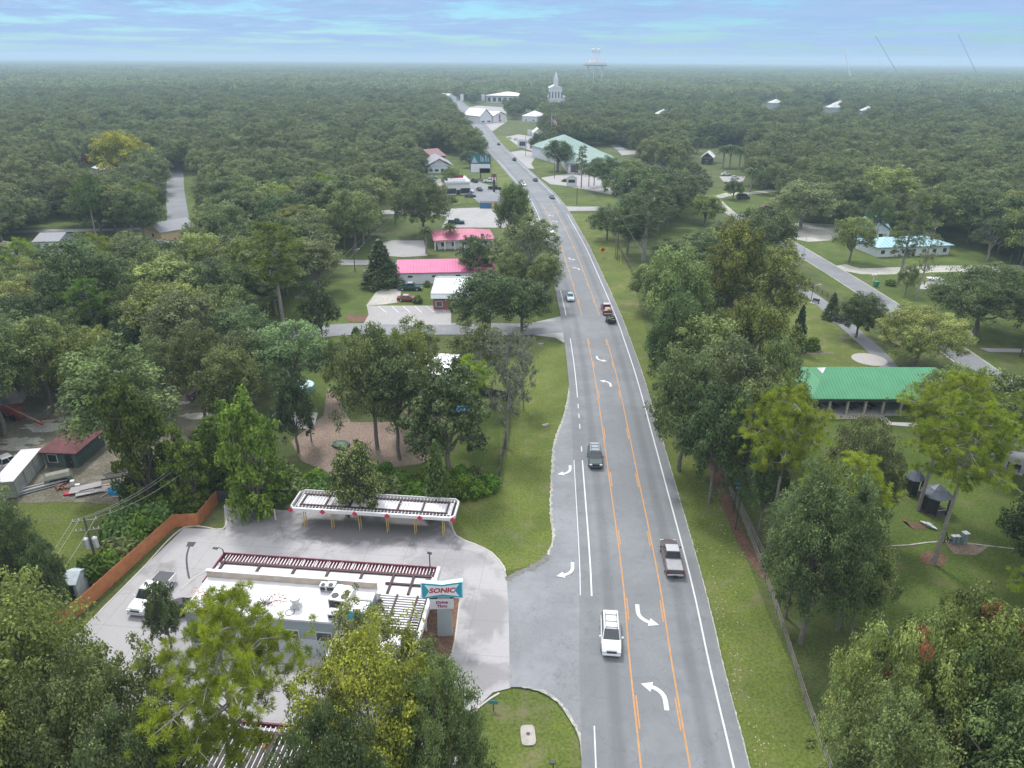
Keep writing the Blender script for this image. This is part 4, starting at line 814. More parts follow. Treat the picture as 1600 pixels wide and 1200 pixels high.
# ------------------------------------------------------------------ houses and larger buildings
def house(name, label, cat, A, B, h, D, ridge, rm, wm, roof='gable', nwin=3, over=.5, door=True, chim=False, ribs=0, wbot=.9, whgt=1.1, parts=None, wscale=1.0, doorm=None):
    """A, B: picture points of the front eave ends (height h); D depth away from the camera; ridge height"""
    a, b_ = P(A[0], A[1], h), P(B[0], B[1], h); d = b_ - a; L_ = d.length; rz = math.atan2(d.y, d.x); t = thing(name, label, cat, (a.x, a.y, 0), rz); o = over
    b = MB(); b.prism([(o, o), (L_ - o, o), (L_ - o, D - o), (o, D - o)], 0, h - .12)
    if roof == 'gable': b.add([(o, o, h - .12), (o, D - o, h - .12), (o, D / 2, h + (ridge - h) * (1 - 2 * o / D) - .1)], [(0, 1, 2)]); b.add([(L_ - o, o, h - .12), (L_ - o, D - o, h - .12), (L_ - o, D / 2, h + (ridge - h) * (1 - 2 * o / D) - .1)], [(0, 1, 2)])
    if roof == 'front': b.add([(o, o, h - .12), (L_ - o, o, h - .12), (L_ / 2, o, h + (ridge - h) * (1 - 2 * o / L_) - .1)], [(0, 1, 2)])
    b.build('wall', wm, t)
    th = .12; b = MB()
    if roof == 'gable': E = [(0, 0, h), (L_, 0, h), (L_, D, h), (0, D, h)]; Rg = [(0, D / 2, ridge), (L_, D / 2, ridge)]; fs = [(0, 1, 5, 4), (2, 3, 4, 5)]
    elif roof == 'front': E = [(0, 0, h), (L_, 0, h), (L_, D, h), (0, D, h)]; Rg = [(L_ / 2, 0, ridge), (L_ / 2, D, ridge)]; fs = [(0, 4, 5, 3), (1, 2, 5, 4)]
    elif roof == 'hip': k = min(D / 2, L_ / 2 - .5); E = [(0, 0, h), (L_, 0, h), (L_, D, h), (0, D, h)]; Rg = [(k, D / 2, ridge), (L_ - k, D / 2, ridge)]; fs = [(0, 1, 5, 4), (2, 3, 4, 5), (1, 2, 5), (3, 0, 4)]
    if roof in ('gable', 'front', 'hip'):
        top = E + Rg; b.add(top + [(x, y, z - th) for x, y, z in top], [tuple(f) for f in fs] + [tuple(i + 6 for i in f)[::-1] for f in fs] + [(0, 3, 9, 6) if roof != 'x' else (), (0, 6, 7, 1), (1, 7, 8, 2), (2, 8, 9, 3)]); rf = b.build('roof', rm, t)
    else:
        b.b2(0, L_, 0, D, h - .12, h + .05); rf = b.build('roof', rm, t); b = MB()
        for x0, x1, y0, y1 in ((-.12, L_ + .12, -.12, 0), (-.12, L_ + .12, D, D + .12), (-.12, 0, .0, D), (L_, L_ + .12, .0, D)): b.b2(x0, x1, y0, y1, h - .3, h + ridge)
        b.build('parapet', WHITE, t)
    if ribs and roof in ('gable', 'hip'):
        b = MB(); n = int(L_ / ribs)
        for i in range(1, n):
            x = i * L_ / n; k = 0 if roof == 'gable' else min(D / 2, L_ / 2 - .5); f = 1.0 if k == 0 else min(1, min(x, L_ - x) / k)
            for s in (0, 1): y0, y1 = (0, D / 2 * f) if s == 0 else (D, D - D / 2 * f); b.add([(x - .03, y0, h + .01), (x + .03, y0, h + .01), (x + .03, y1, h + (ridge - h) * f + .01), (x - .03, y1, h + (ridge - h) * f + .01), (x - .01, y0, h + .06), (x + .01, y0, h + .06), (x + .01, y1, h + (ridge - h) * f + .06), (x - .01, y1, h + (ridge - h) * f + .06)], [(4, 5, 6, 7), (0, 4, 7, 3), (1, 2, 6, 5), (0, 1, 5, 4)])
        b.build('seam', seam_of(rm), rf)
    n = nwin + (1 if door else 0)
    for i in range(n):
        x = o + (L_ - 2 * o) * (i + .5) / n; y = o
        if door and i == n // 2: b = MB(); b.box((x, y - .03, 1.05), (1.0 * wscale, .06, 2.1)); dd_ = b.build('door', doorm or DARK, t); b = MB(); b.box((x + .35, y - .09, 1.0), (.06, .06, .12)); b.build('handle', METAL, dd_); continue
        b = MB(); b.box((x, y - .02, wbot + whgt / 2), (1.4 * wscale, .05, whgt + .2)); f = b.build('window', WHITE, t); b = MB(); b.box((x, y - .055, wbot + whgt / 2), (1.2 * wscale, .03, whgt)); b.build('pane', GLASS, f)
    if chim: b = MB(); b.b2(L_ * .7, L_ * .7 + .8, D * .55, D * .55 + .8, h, ridge + .7); b.build('chimney', BRICK, rf)
    return t, L_, D
house('commercial_building', 'long building with a bright pink metal roof and pale walls', 'building', (619, 427), (774, 424), 3.0, 13.5, 4.7, PINKR, LGREY, 'gable', 4, .4, False, ribs=.7, wbot=1.7, whgt=.5)
t, L_, D = house('office_building', 'rose roofed office with a white arcade and dark red doors', 'building', (677, 376), (774, 373), 3.0, 13, 4.9, PINKR2, WHITE, 'hip', 4, 1.4, True, ribs=.8, doorm=paint((.2, .03, .05)))
b = MB()
for i in range(7): x = .5 + (L_ - 1) * i / 6; b.b2(x - .22, x + .22, .3, .7, 0, 2.5)
b.b2(.3, L_ - .3, .3, .7, 2.5, 2.88); b.build('arcade', WHITE, t)
t, L_, D = house('brick_shop', 'small brick shop with a flat white roof and parapet', 'shop', (674, 461), (735, 461), 3.6, 13.5, .45, mat('shop_roof_white', (.66, .74, .76), .7, .06, .5), BRICK, 'flat', 2, .3, True, wscale=1.1)
b = MB(); b.add([(-.12, -.5, 2.9), (L_ + .12, -.5, 2.9), (L_ + .12, -.13, 3.75), (-.12, -.13, 3.75), (-.12, -.13, 2.9), (L_ + .12, -.13, 2.9)], [(0, 1, 2, 3), (0, 3, 4), (1, 5, 2), (0, 4, 5, 1)]); b.build('awning', mat('awning_white', (.68, .75, .78), .7, .05, 1), t)
t, L_, D = house('restaurant', 'white walled fast food restaurant with a flat roof among the parked cars', 'restaurant', (697, 286), (735, 285), 5.0, 17, .5, ROOFW, WHITE, 'flat', 4, .3, True, wscale=1.7, wbot=.5, whgt=2.2)
b = MB(); b.b2(1.2, L_ - 1.5, 3, 9, 5.06, 6.2); b.build('roof_block', WHITE, t); b = MB(); b.b2(-3.2, -.2, 1, 9, 0, 3.6); b.build('side_wing', mat('tan_wall', (.42, .36, .28), .9, .1, 1), t)
house('house', 'low grey roofed house with a wide white gable facing the restaurant', 'house', (665, 260), (709, 259), 3.6, 22, 7.2, GREYR, LGREY, 'front', 3, 1.2, True, wscale=1.5)
house('brick_house', 'brown roofed brick house behind the wide white gable', 'house', (674, 245), (698, 243), 4.5, 18, 7.5, BROWNR, BRICK, 'gable', 3, .6, True, wscale=1.4)
house('house', 'yellow walled house with a pale grey roof at the end of the straight street', 'house', (222, 356), (250, 364), 3.0, 12, 5.2, GREYR, CREAM, 'front', 1, .4, False, wscale=1.2)
house('house', 'dark grey roofed house behind oaks at the left edge', 'house', (49, 378), (92, 377), 2.8, 12, 4.2, GREYR, LGREY, 'gable', 2, .4, True)
house('shed', 'small pale peaked shed beside the dark grey roofed house', 'shed', (13, 387), (34, 383), 2.4, 6, 3.4, mat('tan_roof', (.52, .46, .38), .8, .1, 1), LGREY, 'front', 0, .3, True)
house('house', 'long low house with a bright white roof under the oaks', 'house', (172, 585), (283, 588), 2.9, 8, 3.9, ROOFW, LGREY, 'gable', 4, .4, True)
house('house', 'white roofed house glimpsed between the forked oaks', 'house', (628, 583), (706, 586), 3.0, 9.5, 3.7, mat('white_metal_roof', (.74, .75, .77), .5, .04, .4), mat('red_wood_wall', (.2, .1, .08), .8, .1, 1), 'gable', 3, .7, True)
house('house', 'pale blue white roof showing through the left oaks', 'house', (112, 436), (142, 436), 3, 11, 4.2, mat('pale_lilac_roof', (.55, .6, .72), .6, .1, .5), LGREY, 'gable', 1, .4, True)
house('house', 'grey roof between the mossy oaks near the left edge', 'house', (28, 546), (74, 548), 3, 8, 4.2, GREYR, BRICK, 'gable', 2, .4, True)
house('shed', 'open shed with a rusty dark red pyramid roof', 'shed', (57, 707), (118, 709), 2.6, 7.5, 4.2, mat('rusty_red_roof', (.13, .045, .05), .8, .35, 1.2), mat('shed_green', (.08, .12, .11), .9, .2, 1), 'hip', 1, .5, True)
house('shed', 'small weathered pale blue shed outside the orange fence', 'shed', (93, 915), (118, 914), 2.3, 2.8, 3.0, mat('pale_blue_sheet', (.45, .52, .56), .6, .15, 1.5), mat('pale_blue_wall', (.38, .45, .47), .7, .2, 1.5), 'gable', 0, .1, True, wscale=.8)
t, L_, D = house('house', 'long house with a pale blue metal roof above the gravel drive', 'house', (1372, 387), (1492, 383), 3.0, 12, 4.6, SKYR, LGREY, 'hip', 6, .7, True, ribs=1.2)
house('house', 'gabled wing with a steep pale blue roof behind the dark tree', 'house', (1338, 356), (1394, 360), 3.4, 11, 6.6, SKYR, LGREY, 'front', 2, .5, False)
house('barn', 'small white roof among palms', 'house', (1094, 246), (1115, 247), 3.5, 12, 6.5, ROOFW, DARK, 'front', 1, .8, False)
house('house', 'tiny white roof in the woods right of the palms', 'house', (1218, 244), (1234, 245), 3.5, 9, 5, ROOFW, LGREY, 'gable', 1, .4, False)
house('house', 'white gabled house beside the bright yellow tree', 'house', (142, 262), (161, 266), 3, 12, 5, METAL, WHITE, 'gable', 1, .4, False)
house('house', 'dull red roof behind the bright yellow tree', 'house', (124, 247), (150, 246), 3, 10, 4.4, mat('dull_red_roof', (.25, .08, .08), .8, .2, 1), BRICK, 'gable', 1, .4, False)
house('house', 'white roof hidden in oaks behind the left lawn', 'house', (160, 326), (185, 322), 3, 8, 4.2, ROOFW, LGREY, 'gable', 1, .4, False)
# pale green complex
t, L_, D = house('civic_building', 'large pale green roofed building with tall front windows', 'building', (884, 255), (972, 255), 5.2, 34, 11.0, TEALR, mat('pinkish_wall', (.62, .56, .55), .8, .05, 1), 'hip', 3, 1.5, True, wscale=3.2, wbot=.6, whgt=3.6)
b = MB(); b.add([(L_ * .42, -3, 5.0), (L_ * .66, -3, 5.0), (L_ * .54, -3, 7.4), (L_ * .42, 4, 5.0), (L_ * .66, 4, 5.0), (L_ * .54, 4, 7.4)], [(0, 2, 5, 3), (1, 4, 5, 2), (0, 1, 2)]); b.build('porch_roof', TEALR, t)
for x in (.43, .65): b = MB(); b.b2(L_ * x - .3, L_ * x + .3, -2.9, -2.3, 0, 5.0); b.build('porch_column', WHITE, t)
house('civic_building', 'rear pale green roof with a white cupola behind the front building', 'building', (868, 237), (935, 234), 6.5, 34, 13.5, TEALR, LGREY, 'hip', 3, 1, False, wscale=2)
house('market_building', 'low green metal roof glimpsed behind the flagpole oak', 'building', (880, 204), (896, 204), 5, 16, 7, TEALR, LGREY, 'gable', 1, .5, False)
# town at the far end of the road
house('large_building', 'long white two storey building with a tan roof at the far end of town', 'building', (757, 149), (812, 150), 9, 60, 13, mat('tan_far_roof', (.62, .54, .50), .8, .05, .2), WHITE, 'hip', 6, 2, False, wscale=3.5, wbot=1.5, whgt=5)
house('store', 'large store with a white peaked roof beside the far street', 'store', (750, 182), (770, 181), 6, 26, 12, ROOFW, WHITE, 'front', 2, .8, False, wscale=3)
house('store', 'low white roofed store wing right of the peaked store', 'store', (771, 181), (793, 179), 6, 24, 9, ROOFW, WHITE, 'front', 1, .8, False, wscale=3)
house('building', 'small blue green front below the white peaked store', 'building', (768, 184), (781, 183), 4, 4, 5, TEAL, TEAL, 'gable', 0, .3, False)
house('building', 'pale roofed block at the far left of the town street', 'building', (697, 152), (714, 151), 8, 40, 12, mat('pale_far_roof', (.5, .52, .5), .8, .05, .2), LGREY, 'front', 1, .5, False)
house('house', 'white hipped roof between the town oaks', 'house', (815, 181), (840, 182), 5, 24, 9, ROOFW, LGREY, 'hip', 2, .5, False)
house('house', 'small pale gable beside the town forecourt', 'house', (833, 208), (850, 208), 4, 14, 7, mat('pale_cream_roof', (.55, .58, .52), .8, .05, .2), WHITE, 'front', 1, .5, False)
for x_, y_, w_, lab in [(1203, 160, 14, 'white roof glinting in the far right woods, the left one'), (1293, 167, 12, 'white roof glinting in the far right woods, the middle one'), (1302, 162, 8, 'small white gable at the far right woods'), (1025, 177, 8, 'small white gable right of the church in the distant woods'), (1345, 172, 10, 'white roof farthest right in the distant woods')]:
    house('house', lab, 'house', (x_ - w_ * .32, y_), (x_ + w_ * .32, y_ + 1), 8.5, 14, 12.5, mat('pale_far_roof', (0, 0, 0)), GREYW, 'hip', 0, .5, False)
def church():
    p = P(868, 160); s = 1.0; t = thing('church', 'white steepled church rising above the distant trees', 'church', (p.x, p.y, 0), 0); W_ = 9.5; t.scale = (.9, .9, 1.05)
    b = MB(); b.b2(-W_, W_, 0, 40, 0, 17); b.b2(-W_ - 4, W_ + 6, 4, 36, 0, 7); b.build('wall', WHITE, t)
    b = MB(); b.add([(-W_ - .5, -.5, 17), (W_ + .5, -.5, 17), (0, -.5, 21), (-W_ - .5, 40.5, 17), (W_ + .5, 40.5, 17), (0, 40.5, 21)], [(0, 1, 2), (3, 5, 4), (0, 2, 5, 3), (1, 4, 5, 2), (0, 3, 4, 1)]); b.build('roof', ROOFW, t)
    b = MB(); b.b2(-3.2, 3.2, 1, 7.4, 24, 27); b.b2(-3.2, 3.2, 1, 7.4, 18, 24); b.loft([[(-2.9, 1.3, 27), (2.9, 1.3, 27), (2.9, 7.1, 27), (-2.9, 7.1, 27)], [(-2.3, 1.9, 30), (2.3, 1.9, 30), (2.3, 6.5, 30), (-2.3, 6.5, 30)], [(-.1, 4.1, 37), (.1, 4.1, 37), (.1, 4.3, 37), (-.1, 4.3, 37)]]); b.build('steeple', WHITE, t)
    for x in (-9, -4.5, 0, 4.5, 9): b = MB(); b.box((x, -.1, 9), (1.6, .15, 7)); b.build('window', GLASS, t)
church()
def far_xy(x, y, D):
    d = MR @ Vector(((x - 800) / F, -(y - 600) / F, -1.0)); k = D / math.hypot(d.x, d.y); return Vector((d.x * k, d.y * k, CAMH + d.z * k))
def tower():
    c = far_xy(930, 100, 1750); G = 1.95; t = thing('water_tower', 'white water tower with a railed deck and a domed top on the horizon', 'water tower', (c.x, c.y, 0), 0); z0 = 21.5; t.scale = (G, G, G)
    for i in range(6): a = i * 1.047 + .3; b = MB(); b.cyl((9.5 * math.cos(a), 9.5 * math.sin(a), 0), (9 * math.cos(a), 9 * math.sin(a), z0), .34, n=8); b.build('leg', WHITE, t)
    b = MB(); b.cyl((0, 0, z0 - 1), (0, 0, z0 + .4), 13, 14, 20); b.build('deck', METAL, t)
    b = MB(); b.cyl((0, 0, z0 + .4), (0, 0, z0 + 2.6), 12.5, 12.8, 20); b.build('lower_drum', WHITE, t)
    b = MB(); b.cyl((0, 0, z0 + 2.6), (0, 0, z0 + 7.5), 7.5, 6.5, 16); b.build('upper_drum', mat('tank_grey', (.6, .62, .66), .5, .05, .3), t)
    for i in range(8): a = i * .785; b = MB(); b.cyl((12 * math.cos(a), 12 * math.sin(a), z0 + 2.6), (12 * math.cos(a), 12 * math.sin(a), z0 + 6.5), .3, n=6); b.build('rail_post', WHITE, t)
    b = MB(); b.cyl((0, 0, z0 + 7.5), (0, 0, z0 + 17), 1.2, .9, 10); b.build('column', WHITE, t)
    for s in (-1, 1): b = MB(); b.ell((s * 3.2, 0, z0 + 15), (2.3, 2.3, 2.6)); b.build('tank_ball', WHITE, t)
    b = MB(); b.cyl((0, 0, z0 + 17), (0, 0, z0 + 24.5), .9, .15, 8); b.build('spire', TEALL, t)
tower()
def mast(label, x0, y0, x1, y1, D, m, r, base=False):
    D *= 2.6; r *= 2.3; a, c = far_xy(x0, y0, D), far_xy(x1, y1, D); g_ = a + (c - a) * (a.z / (a.z - c.z)); c = g_; t = thing('crane_mast', label, 'crane', (c.x, c.y, 0)); o = Vector((c.x, c.y, 0)); b = MB(); b.cyl((0, 0, 0), (0, 0, 3), 6 , 5, n=8); b.build('mast_base', METAL, t)
    b = MB(); b.cyl(c - o, a - o, r, r * .5, 8); b.build('boom', m, t)
    if base: b = MB(); b.b2(-9, 4, -1.5, 1.5, (c - o).z - 2.5, (c - o).z); b.b2(2, 5, -1.5, 1.5, (c - o).z, (c - o).z + 2); b.build('machine_house', mat('far_grey', (.25, .3, .33), .8, .1, .2), t)
mast('short bright white boom leaning left above the horizon', 1318, 74, 1325, 103, 900, WHITE, .8)
mast('dark thin boom leaning left, left of the two dark booms', 1368, 56, 1395, 102, 900, mat('boom_blue', (.12, .22, .34), .6, .1, 1), .5)
mast('pinkish thin upright mast next to the left dark boom', 1370, 62, 1374, 103, 905, mat('boom_pink', (.5, .5, .6), .6, .1, 1), .14)
mast('dark thin boom leaning left, the rightmost of the booms', 1497, 54, 1521, 104, 900, mat('boom_blue', (0, 0, 0)), .45)
mast('faint thin upright mast beside the rightmost boom', 1498, 70, 1503, 104, 905, mat('boom_pale', (.4, .52, .66), .6, .1, 1), .1)
# ------------------------------------------------------------------ park
def pavilion():
    fl = P(1268, 623, 3.2); t = thing('park_pavilion', 'long open park pavilion with a bright green metal roof and grey posts', 'pavilion', (fl.x, fl.y, 0), R(.4)); L_, D, h, rg_ = 27.0, 16.5, 3.2, 5.9
    bl_ = P(1235, 573, 3.2) - fl; xb = bl_.x; D = bl_.y
    kx, kxr = 4.2, 4.5; E = [(0, 0, h), (L_, 0, h), (L_, D, h), (0, D, h)]; R1, R2 = (P(1284, 567, rg_) - fl), (P(1446, 568, rg_) - fl)
    x1, x2 = R1.x, R2.x; ym = D / 2
    b = MB(); top = E + [(x1, ym, rg_), (x2, ym, rg_), (x1 * .62, ym * .58, h + (rg_ - h) * .58), (x1 * .62, D - ym * .58, h + (rg_ - h) * .58)]; n = len(top)
    fs = [(0, 1, 5, 4, 6), (2, 3, 7, 4, 5), (1, 2, 5), (3, 0, 6, 7)]
    b.add(top + [(x, y, z - .14) for x, y, z in top], fs + [tuple(i + n for i in f)[::-1] for f in fs] + [(0, n, n + 1, 1), (1, n + 1, n + 2, 2), (2, n + 2, n + 3, 3), (3, n + 3, n, 0)]); rf = b.build('roof', GREENR, t)
    b = MB()
    for i in range(1, 52):
        x = i * L_ / 52; f = min(1, x / x1, (L_ - x) / (L_ - x2)); y1 = ym * f; z1 = h + (rg_ - h) * f; b.add([(x - .03, .01, h + .01), (x + .03, .01, h + .01), (x + .03, y1, z1 + .01), (x - .03, y1, z1 + .01), (x - .01, .01, h + .05), (x + .01, .01, h + .05), (x + .01, y1, z1 + .05), (x - .01, y1, z1 + .05)], [(4, 5, 6, 7), (0, 4, 7, 3), (1, 2, 6, 5), (0, 1, 5, 4)])
    b.build('seam', mat('green_seam', (.05, .2, .1), .5, .1, 1), rf)
    b = MB(); b.add([(x1 * .62 + .05, ym * .58, h + (rg_ - h) * .58), (x1 * .62 + .05, D - ym * .58, h + (rg_ - h) * .58), (x1 - .05, ym, rg_ - .04)], [(0, 1, 2)]); b.build('gablet', GREENR, rf); b = MB(); b.add([(x1 * .8 - .1, ym * .82, h + (rg_ - h) * .78), (x1 * .8 - .1, ym * 1.18, h + (rg_ - h) * .78), (x1 - .25, ym, rg_ - .1), (x1 * .8 + .2, ym * .82, h + (rg_ - h) * .78), (x1 * .8 + .2, ym * 1.18, h + (rg_ - h) * .78), (x1 + .05, ym, rg_ - .02)], [(0, 1, 2), (3, 5, 4), (0, 3, 4, 1), (0, 2, 5, 3), (1, 4, 5, 2)]); b.build('gable_vent', METAL, rf)
    b = MB(); b.b2(.05, L_ - .05, .02, .12, h - .42, h - .15); b.build('fascia', DARK, t); b = MB(); b.b2(.3, L_ - .3, .35, .6, h - .62, h - .43); b.build('beam', LGREY, t)
    b = MB(); b.b2(.3, L_ - .3, .3, D - .3, 0, .15); b.build('floor_slab', C_pad, t)
    for i in range(10): x = .5 + (L_ - 1) * i / 9; b = MB(); b.b2(x - .17, x + .17, .4, .8, .15, h - .62); b.build('post', mat('stone_post', (.38, .36, .34), .9, .2, 4), t)
    b = MB(); b.b2(.5, L_ - .5, D * .45, D * .45 + .15, .15, h - .2); b.build('back_wall', LGREY, t)
    for i in range(4):
        x = 2.0 + i * 2.98; w = Vector((fl.x + x, fl.y + 3.0, .15)); tt = thing('picnic_table', ['black picnic table in the first bay at the left end of the pavilion', 'black picnic table in the second bay of the pavilion', 'black picnic table in the third bay of the pavilion', 'black picnic table in the fourth bay beside the pine crown'][i], 'picnic table', w, R(28), 'picnic tables under the pavilion')
        b = MB(); b.b2(-.38, .38, -1.1, 1.1, .74, .8); b.build('tabletop', DARK, tt)
        for s in (-1, 1): b = MB(); b.b2(s * .72 - .15, s * .72 + .15, -1.1, 1.1, .43, .48); b.build('bench_seat', DARK, tt)
        for s in (-.8, .8): b = MB(); b.box((-.3, s, .4), (.07, .07, .85), 0, 0, .5); b.box((.3, s, .4), (.07, .07, .85), 0, 0, -.5); b.b2(-.75, .75, s - .03, s + .03, .38, .43); b.build('leg', DARK, tt)
pavilion()
def gazebo(x, y, w, d, label, rz):
    p = P(x, y); t = thing('gazebo', label, 'gazebo', (p.x, p.y, 0), rz); gm = mat('gazebo_roof', (.10, .12, .15), .45, .25, .8, .2); h = 2.4
    ring = lambda k, z: [(k * w * .5 * math.copysign(min(1, abs(math.cos(a)) * 1.3), math.cos(a)), k * d * .5 * math.copysign(min(1, abs(math.sin(a)) * 1.3), math.sin(a)), z) for a in [R(22.5 + 45 * i) for i in range(8)]]
    b = MB(); b.loft([ring(1.0, h), ring(.55, h + .75)]); b.build('roof', gm, t); b = MB(); b.loft([ring(.5, h + .8), ring(.06, h + 1.35)]); b.build('cupola', gm, t); r_ = ring(.93, .1)
    for i in (0, 1, 3, 4, 6): b = MB(); a_, c_ = Vector(r_[i]), Vector(r_[(i + 1) % 8]); m_ = (a_ + c_) / 2; dd = c_ - a_; b.box((m_.x, m_.y, h * .55), (dd.length * .92, .04, h * .85), math.atan2(dd.y, dd.x)); b.build('shade_panel', DARK, t)  # black panels added to stand for the shadow inside the gazebo
    for q in ring(.92, 0)[::1]: b = MB(); b.box((q[0], q[1], h / 2), (.13, .13, h)); b.build('post', DARK, t)
    b = MB(); r_ = ring(.9, .9)
    for i in range(8): b.cyl(r_[i], r_[(i + 1) % 8], .035, n=4)
    b.build('railing', WHITE, t); b = MB(); b.loft([ring(.97, .02), ring(.97, .12)]); b.build('floor', mat('gazebo_deck', (.10, .10, .11), .8, .1, 1), t)  # floor colour darkened, shade under the roof is painted into it
gazebo(1456, 796, 3.3, 3.3, 'dark gazebo with a grey metal roof behind the bare pine trunk', R(10))
gazebo(1424, 770, 2.4, 2.0, 'smaller dark roofed shelter just left of the gazebo', R(30))
def bench(x, y, rz, label):
    p = P(x, y); t = thing('park_bench', label, 'bench', (p.x, p.y, .09), rz); b = MB(); b.b2(-.8, .8, -.22, .22, .42, .47); b.build('seat', DARK, t); b = MB(); b.box((0, .25, .75), (1.6, .05, .5), 0, -.2); b.build('backrest', DARK, t)
    for s in (-.7, .7): b = MB(); b.b2(s - .04, s + .04, -.2, .25, 0, .42); b.build('leg', DARK, t)
    b = MB(); b.b2(-1.2, 1.2, -.7, .7, -.09, -.02); q = b.build('slab', C_pad, t)
bench(1582, 736, R(-40), 'black park bench on a pale slab at the right edge'); bench(1310, 505, R(-45), 'black bench on a pale slab beside the park path'); bench(1274, 474, R(-45), 'bench on a white slab at the upper bend of the park path')
def ubox(x, y, w, d, h, label, m, lid=None, nm='utility_box'):
    p = P(x, y); t = thing(nm, label, 'utility box', (p.x, p.y, 0), R(12)); b = MB(); b.b2(-w / 2, w / 2, -d / 2, d / 2, 0, h); b.build('casing', m, t, .02); b = MB(); b.b2(-w / 2 - .04, w / 2 + .04, -d / 2 - .04, d / 2 + .04, h + .002, h + .07); b.build('lid', lid or WHITE, t); b = MB(); b.b2(-w / 2 + .12, w / 2 - .12, -d / 2 - .02, -d / 2 - .002, .15, h - .15); b.build('door', GREYW, t); return t
GB = mat('utility_green', (.20, .30, .28), .6, .1, 2)
ubox(1504, 849, .62, .6, 1.5, 'tall green utility cabinet with a pale top on the sandy patch', GB); ubox(1494, 848, .42, .4, .95, 'short green utility box in the middle of the three', GB); ubox(1487, 848, .42, .4, .95, 'short green utility box farthest left of the three', GB)
p = P(1477, 848); t = thing('exercise_frame', 'small black metal frame standing beside the pine trunk', 'park equipment', (p.x, p.y, 0), R(20)); b = MB(); b.cyl((-.3, 0, 0), (-.1, .1, 1.5), .05, n=6); b.cyl((.4, 0, 0), (-.1, .1, 1.5), .05, n=6); b.cyl((-.5, -.2, .5), (.5, .2, .5), .05, n=6); b.cyl((0, 0, .9), (.3, -.4, .4), .05, n=6); b.build('frame', DARK, t); b = MB(); b.box((.3, -.3, .5), (.35, .3, .08)); b.build('seat', DARK, t)
p = P(1450, 823); t = thing('canoe_planter', 'small pale boat shaped planter at the mulch patch below the gazebo', 'planter', (p.x, p.y, 0), R(35)); b = MB(); b.loft([[(-.1, -1.0, .3), (.1, -1.0, .3), (.08, -1.0, .15), (-.08, -1.0, .15)], [(-.35, 0, .4), (.35, 0, .4), (.2, 0, .02), (-.2, 0, .02)], [(-.1, 1.0, .3), (.1, 1.0, .3), (.08, 1.0, .15), (-.08, 1.0, .15)]]); b.build('hull', METAL, t); b = MB(); b.b2(-.3, .3, -.3, .3, .402, .45); b.build('seat', GREYW, t)
# ------------------------------------------------------------------ poles, wires, signs
def upole(label, x, y, yt, arms=1, trans=0, m=None, lamp=False, w=1.2, dz=0, name='utility_pole', r=.15, rz=0):
    p = P(x, y); h = hgt(x, y, yt); t = thing(name, label, 'utility pole', (p.x, p.y, 0), rz); b = MB(); b.cyl((0, 0, 0), (0, 0, h), r, r * .65, 8); b.build('pole', m or WOODD, t)
    for k in range(arms):
        b = MB(); b.box((0, .08, h - .5 - k * 1.25), (2 * w, .1, .12)); a = b.build('crossarm', WOODG, t)
        for s in (-.92, -.45, .92) if k == 0 else (-.9, -.5, .5, .9): b = MB(); b.cyl((s * w, .08, h - .44 - k * 1.25), (s * w, .08, h - .2 - k * 1.25), .06, .04, 6); b.build('insulator', WHITE, a)
    for k in range(trans): s = -1 if k == 0 else 1; b = MB(); b.cyl((s * .42, 0, h - 3.9), (s * .42, 0, h - 2.75), .29, n=12); b.cyl((s * .42, 0, h - 2.75), (s * .42, 0, h - 2.6), .29, .12, 12); b.build('transformer', METAL, t, .01)
    if lamp: b = MB(); b.cyl((0, 0, h - .6), (1.2, 0, h - .2), .04, n=5); b.box((1.4, 0, h - .2), (.55, .25, .12)); b.build('lamp_arm', METAL, t)
    return Vector((p.x, p.y, h))
UP = [upole('wooden utility pole with two crossarms and two grey transformers outside the orange fence', 157, 898, 808, 2, 2, rz=R(15)),
      upole('short dark leaning pole in the vine thicket above the fence corner', 281, 735, 671, 0, m=mat('rusty_pole', (.16, .09, .07), .9, .2, 2), r=.2)]
def catenary(a, b_, sag, n=14): return [tuple(a.lerp(b_, i / n) - Vector((0, 0, sag * 4 * (i / n) * (1 - i / n)))) for i in range(n + 1)]
def wires(label, segs, r=.022, group=None):
    b = MB(); o = Vector(segs[0][0])
    for a, c, s in segs: pts = [tuple(Vector(p) - o) for p in catenary(Vector(a), Vector(c), s)]; b.tube(pts, [r] * len(pts), 4)
    o_ = b.build('power_line', mat('wire', (.25, .26, .27), .6, .1, 1)); o_.location = o; tag(o_, label, 'power line', group)
a0 = UP[0]; dn = Vector((math.cos(R(15)), math.sin(R(15)), 0))
fr = P(-60, 1010, 9.5); to = P(285, 690, 9.5)
for i, s in enumerate((-1.1, -.5, 1.1)):
    lab = ['power line on the left end of the crossarm of the transformer pole', 'power line on the middle insulator of the transformer pole', 'power line on the right end of the crossarm of the transformer pole'][i]
    wires(lab, [(a0 + dn * s + Vector((0, 0, -.25)), Vector((fr.x, fr.y, a0.z - .6)) + dn * s, .7), (a0 + dn * s + Vector((0, 0, -.25)), Vector((to.x, to.y, a0.z - 1.0)) + dn * s, .9)])
MP = [upole('utility pole with a crossarm on the lawn behind the pine', 475, 503, 462, 1), upole('utility pole with a crossarm half hidden by leaves above the lawn', 501, 470, 438, 1), upole('dark street lamp pole beside the narrow lane', 555, 425, 388, 0, lamp=True),
      upole('utility pole with a crossarm beside the cedar', 580, 395, 363, 1), upole('utility pole on the grass strip left of the large dark oak', 618, 352, 328, 0, r=.2)]
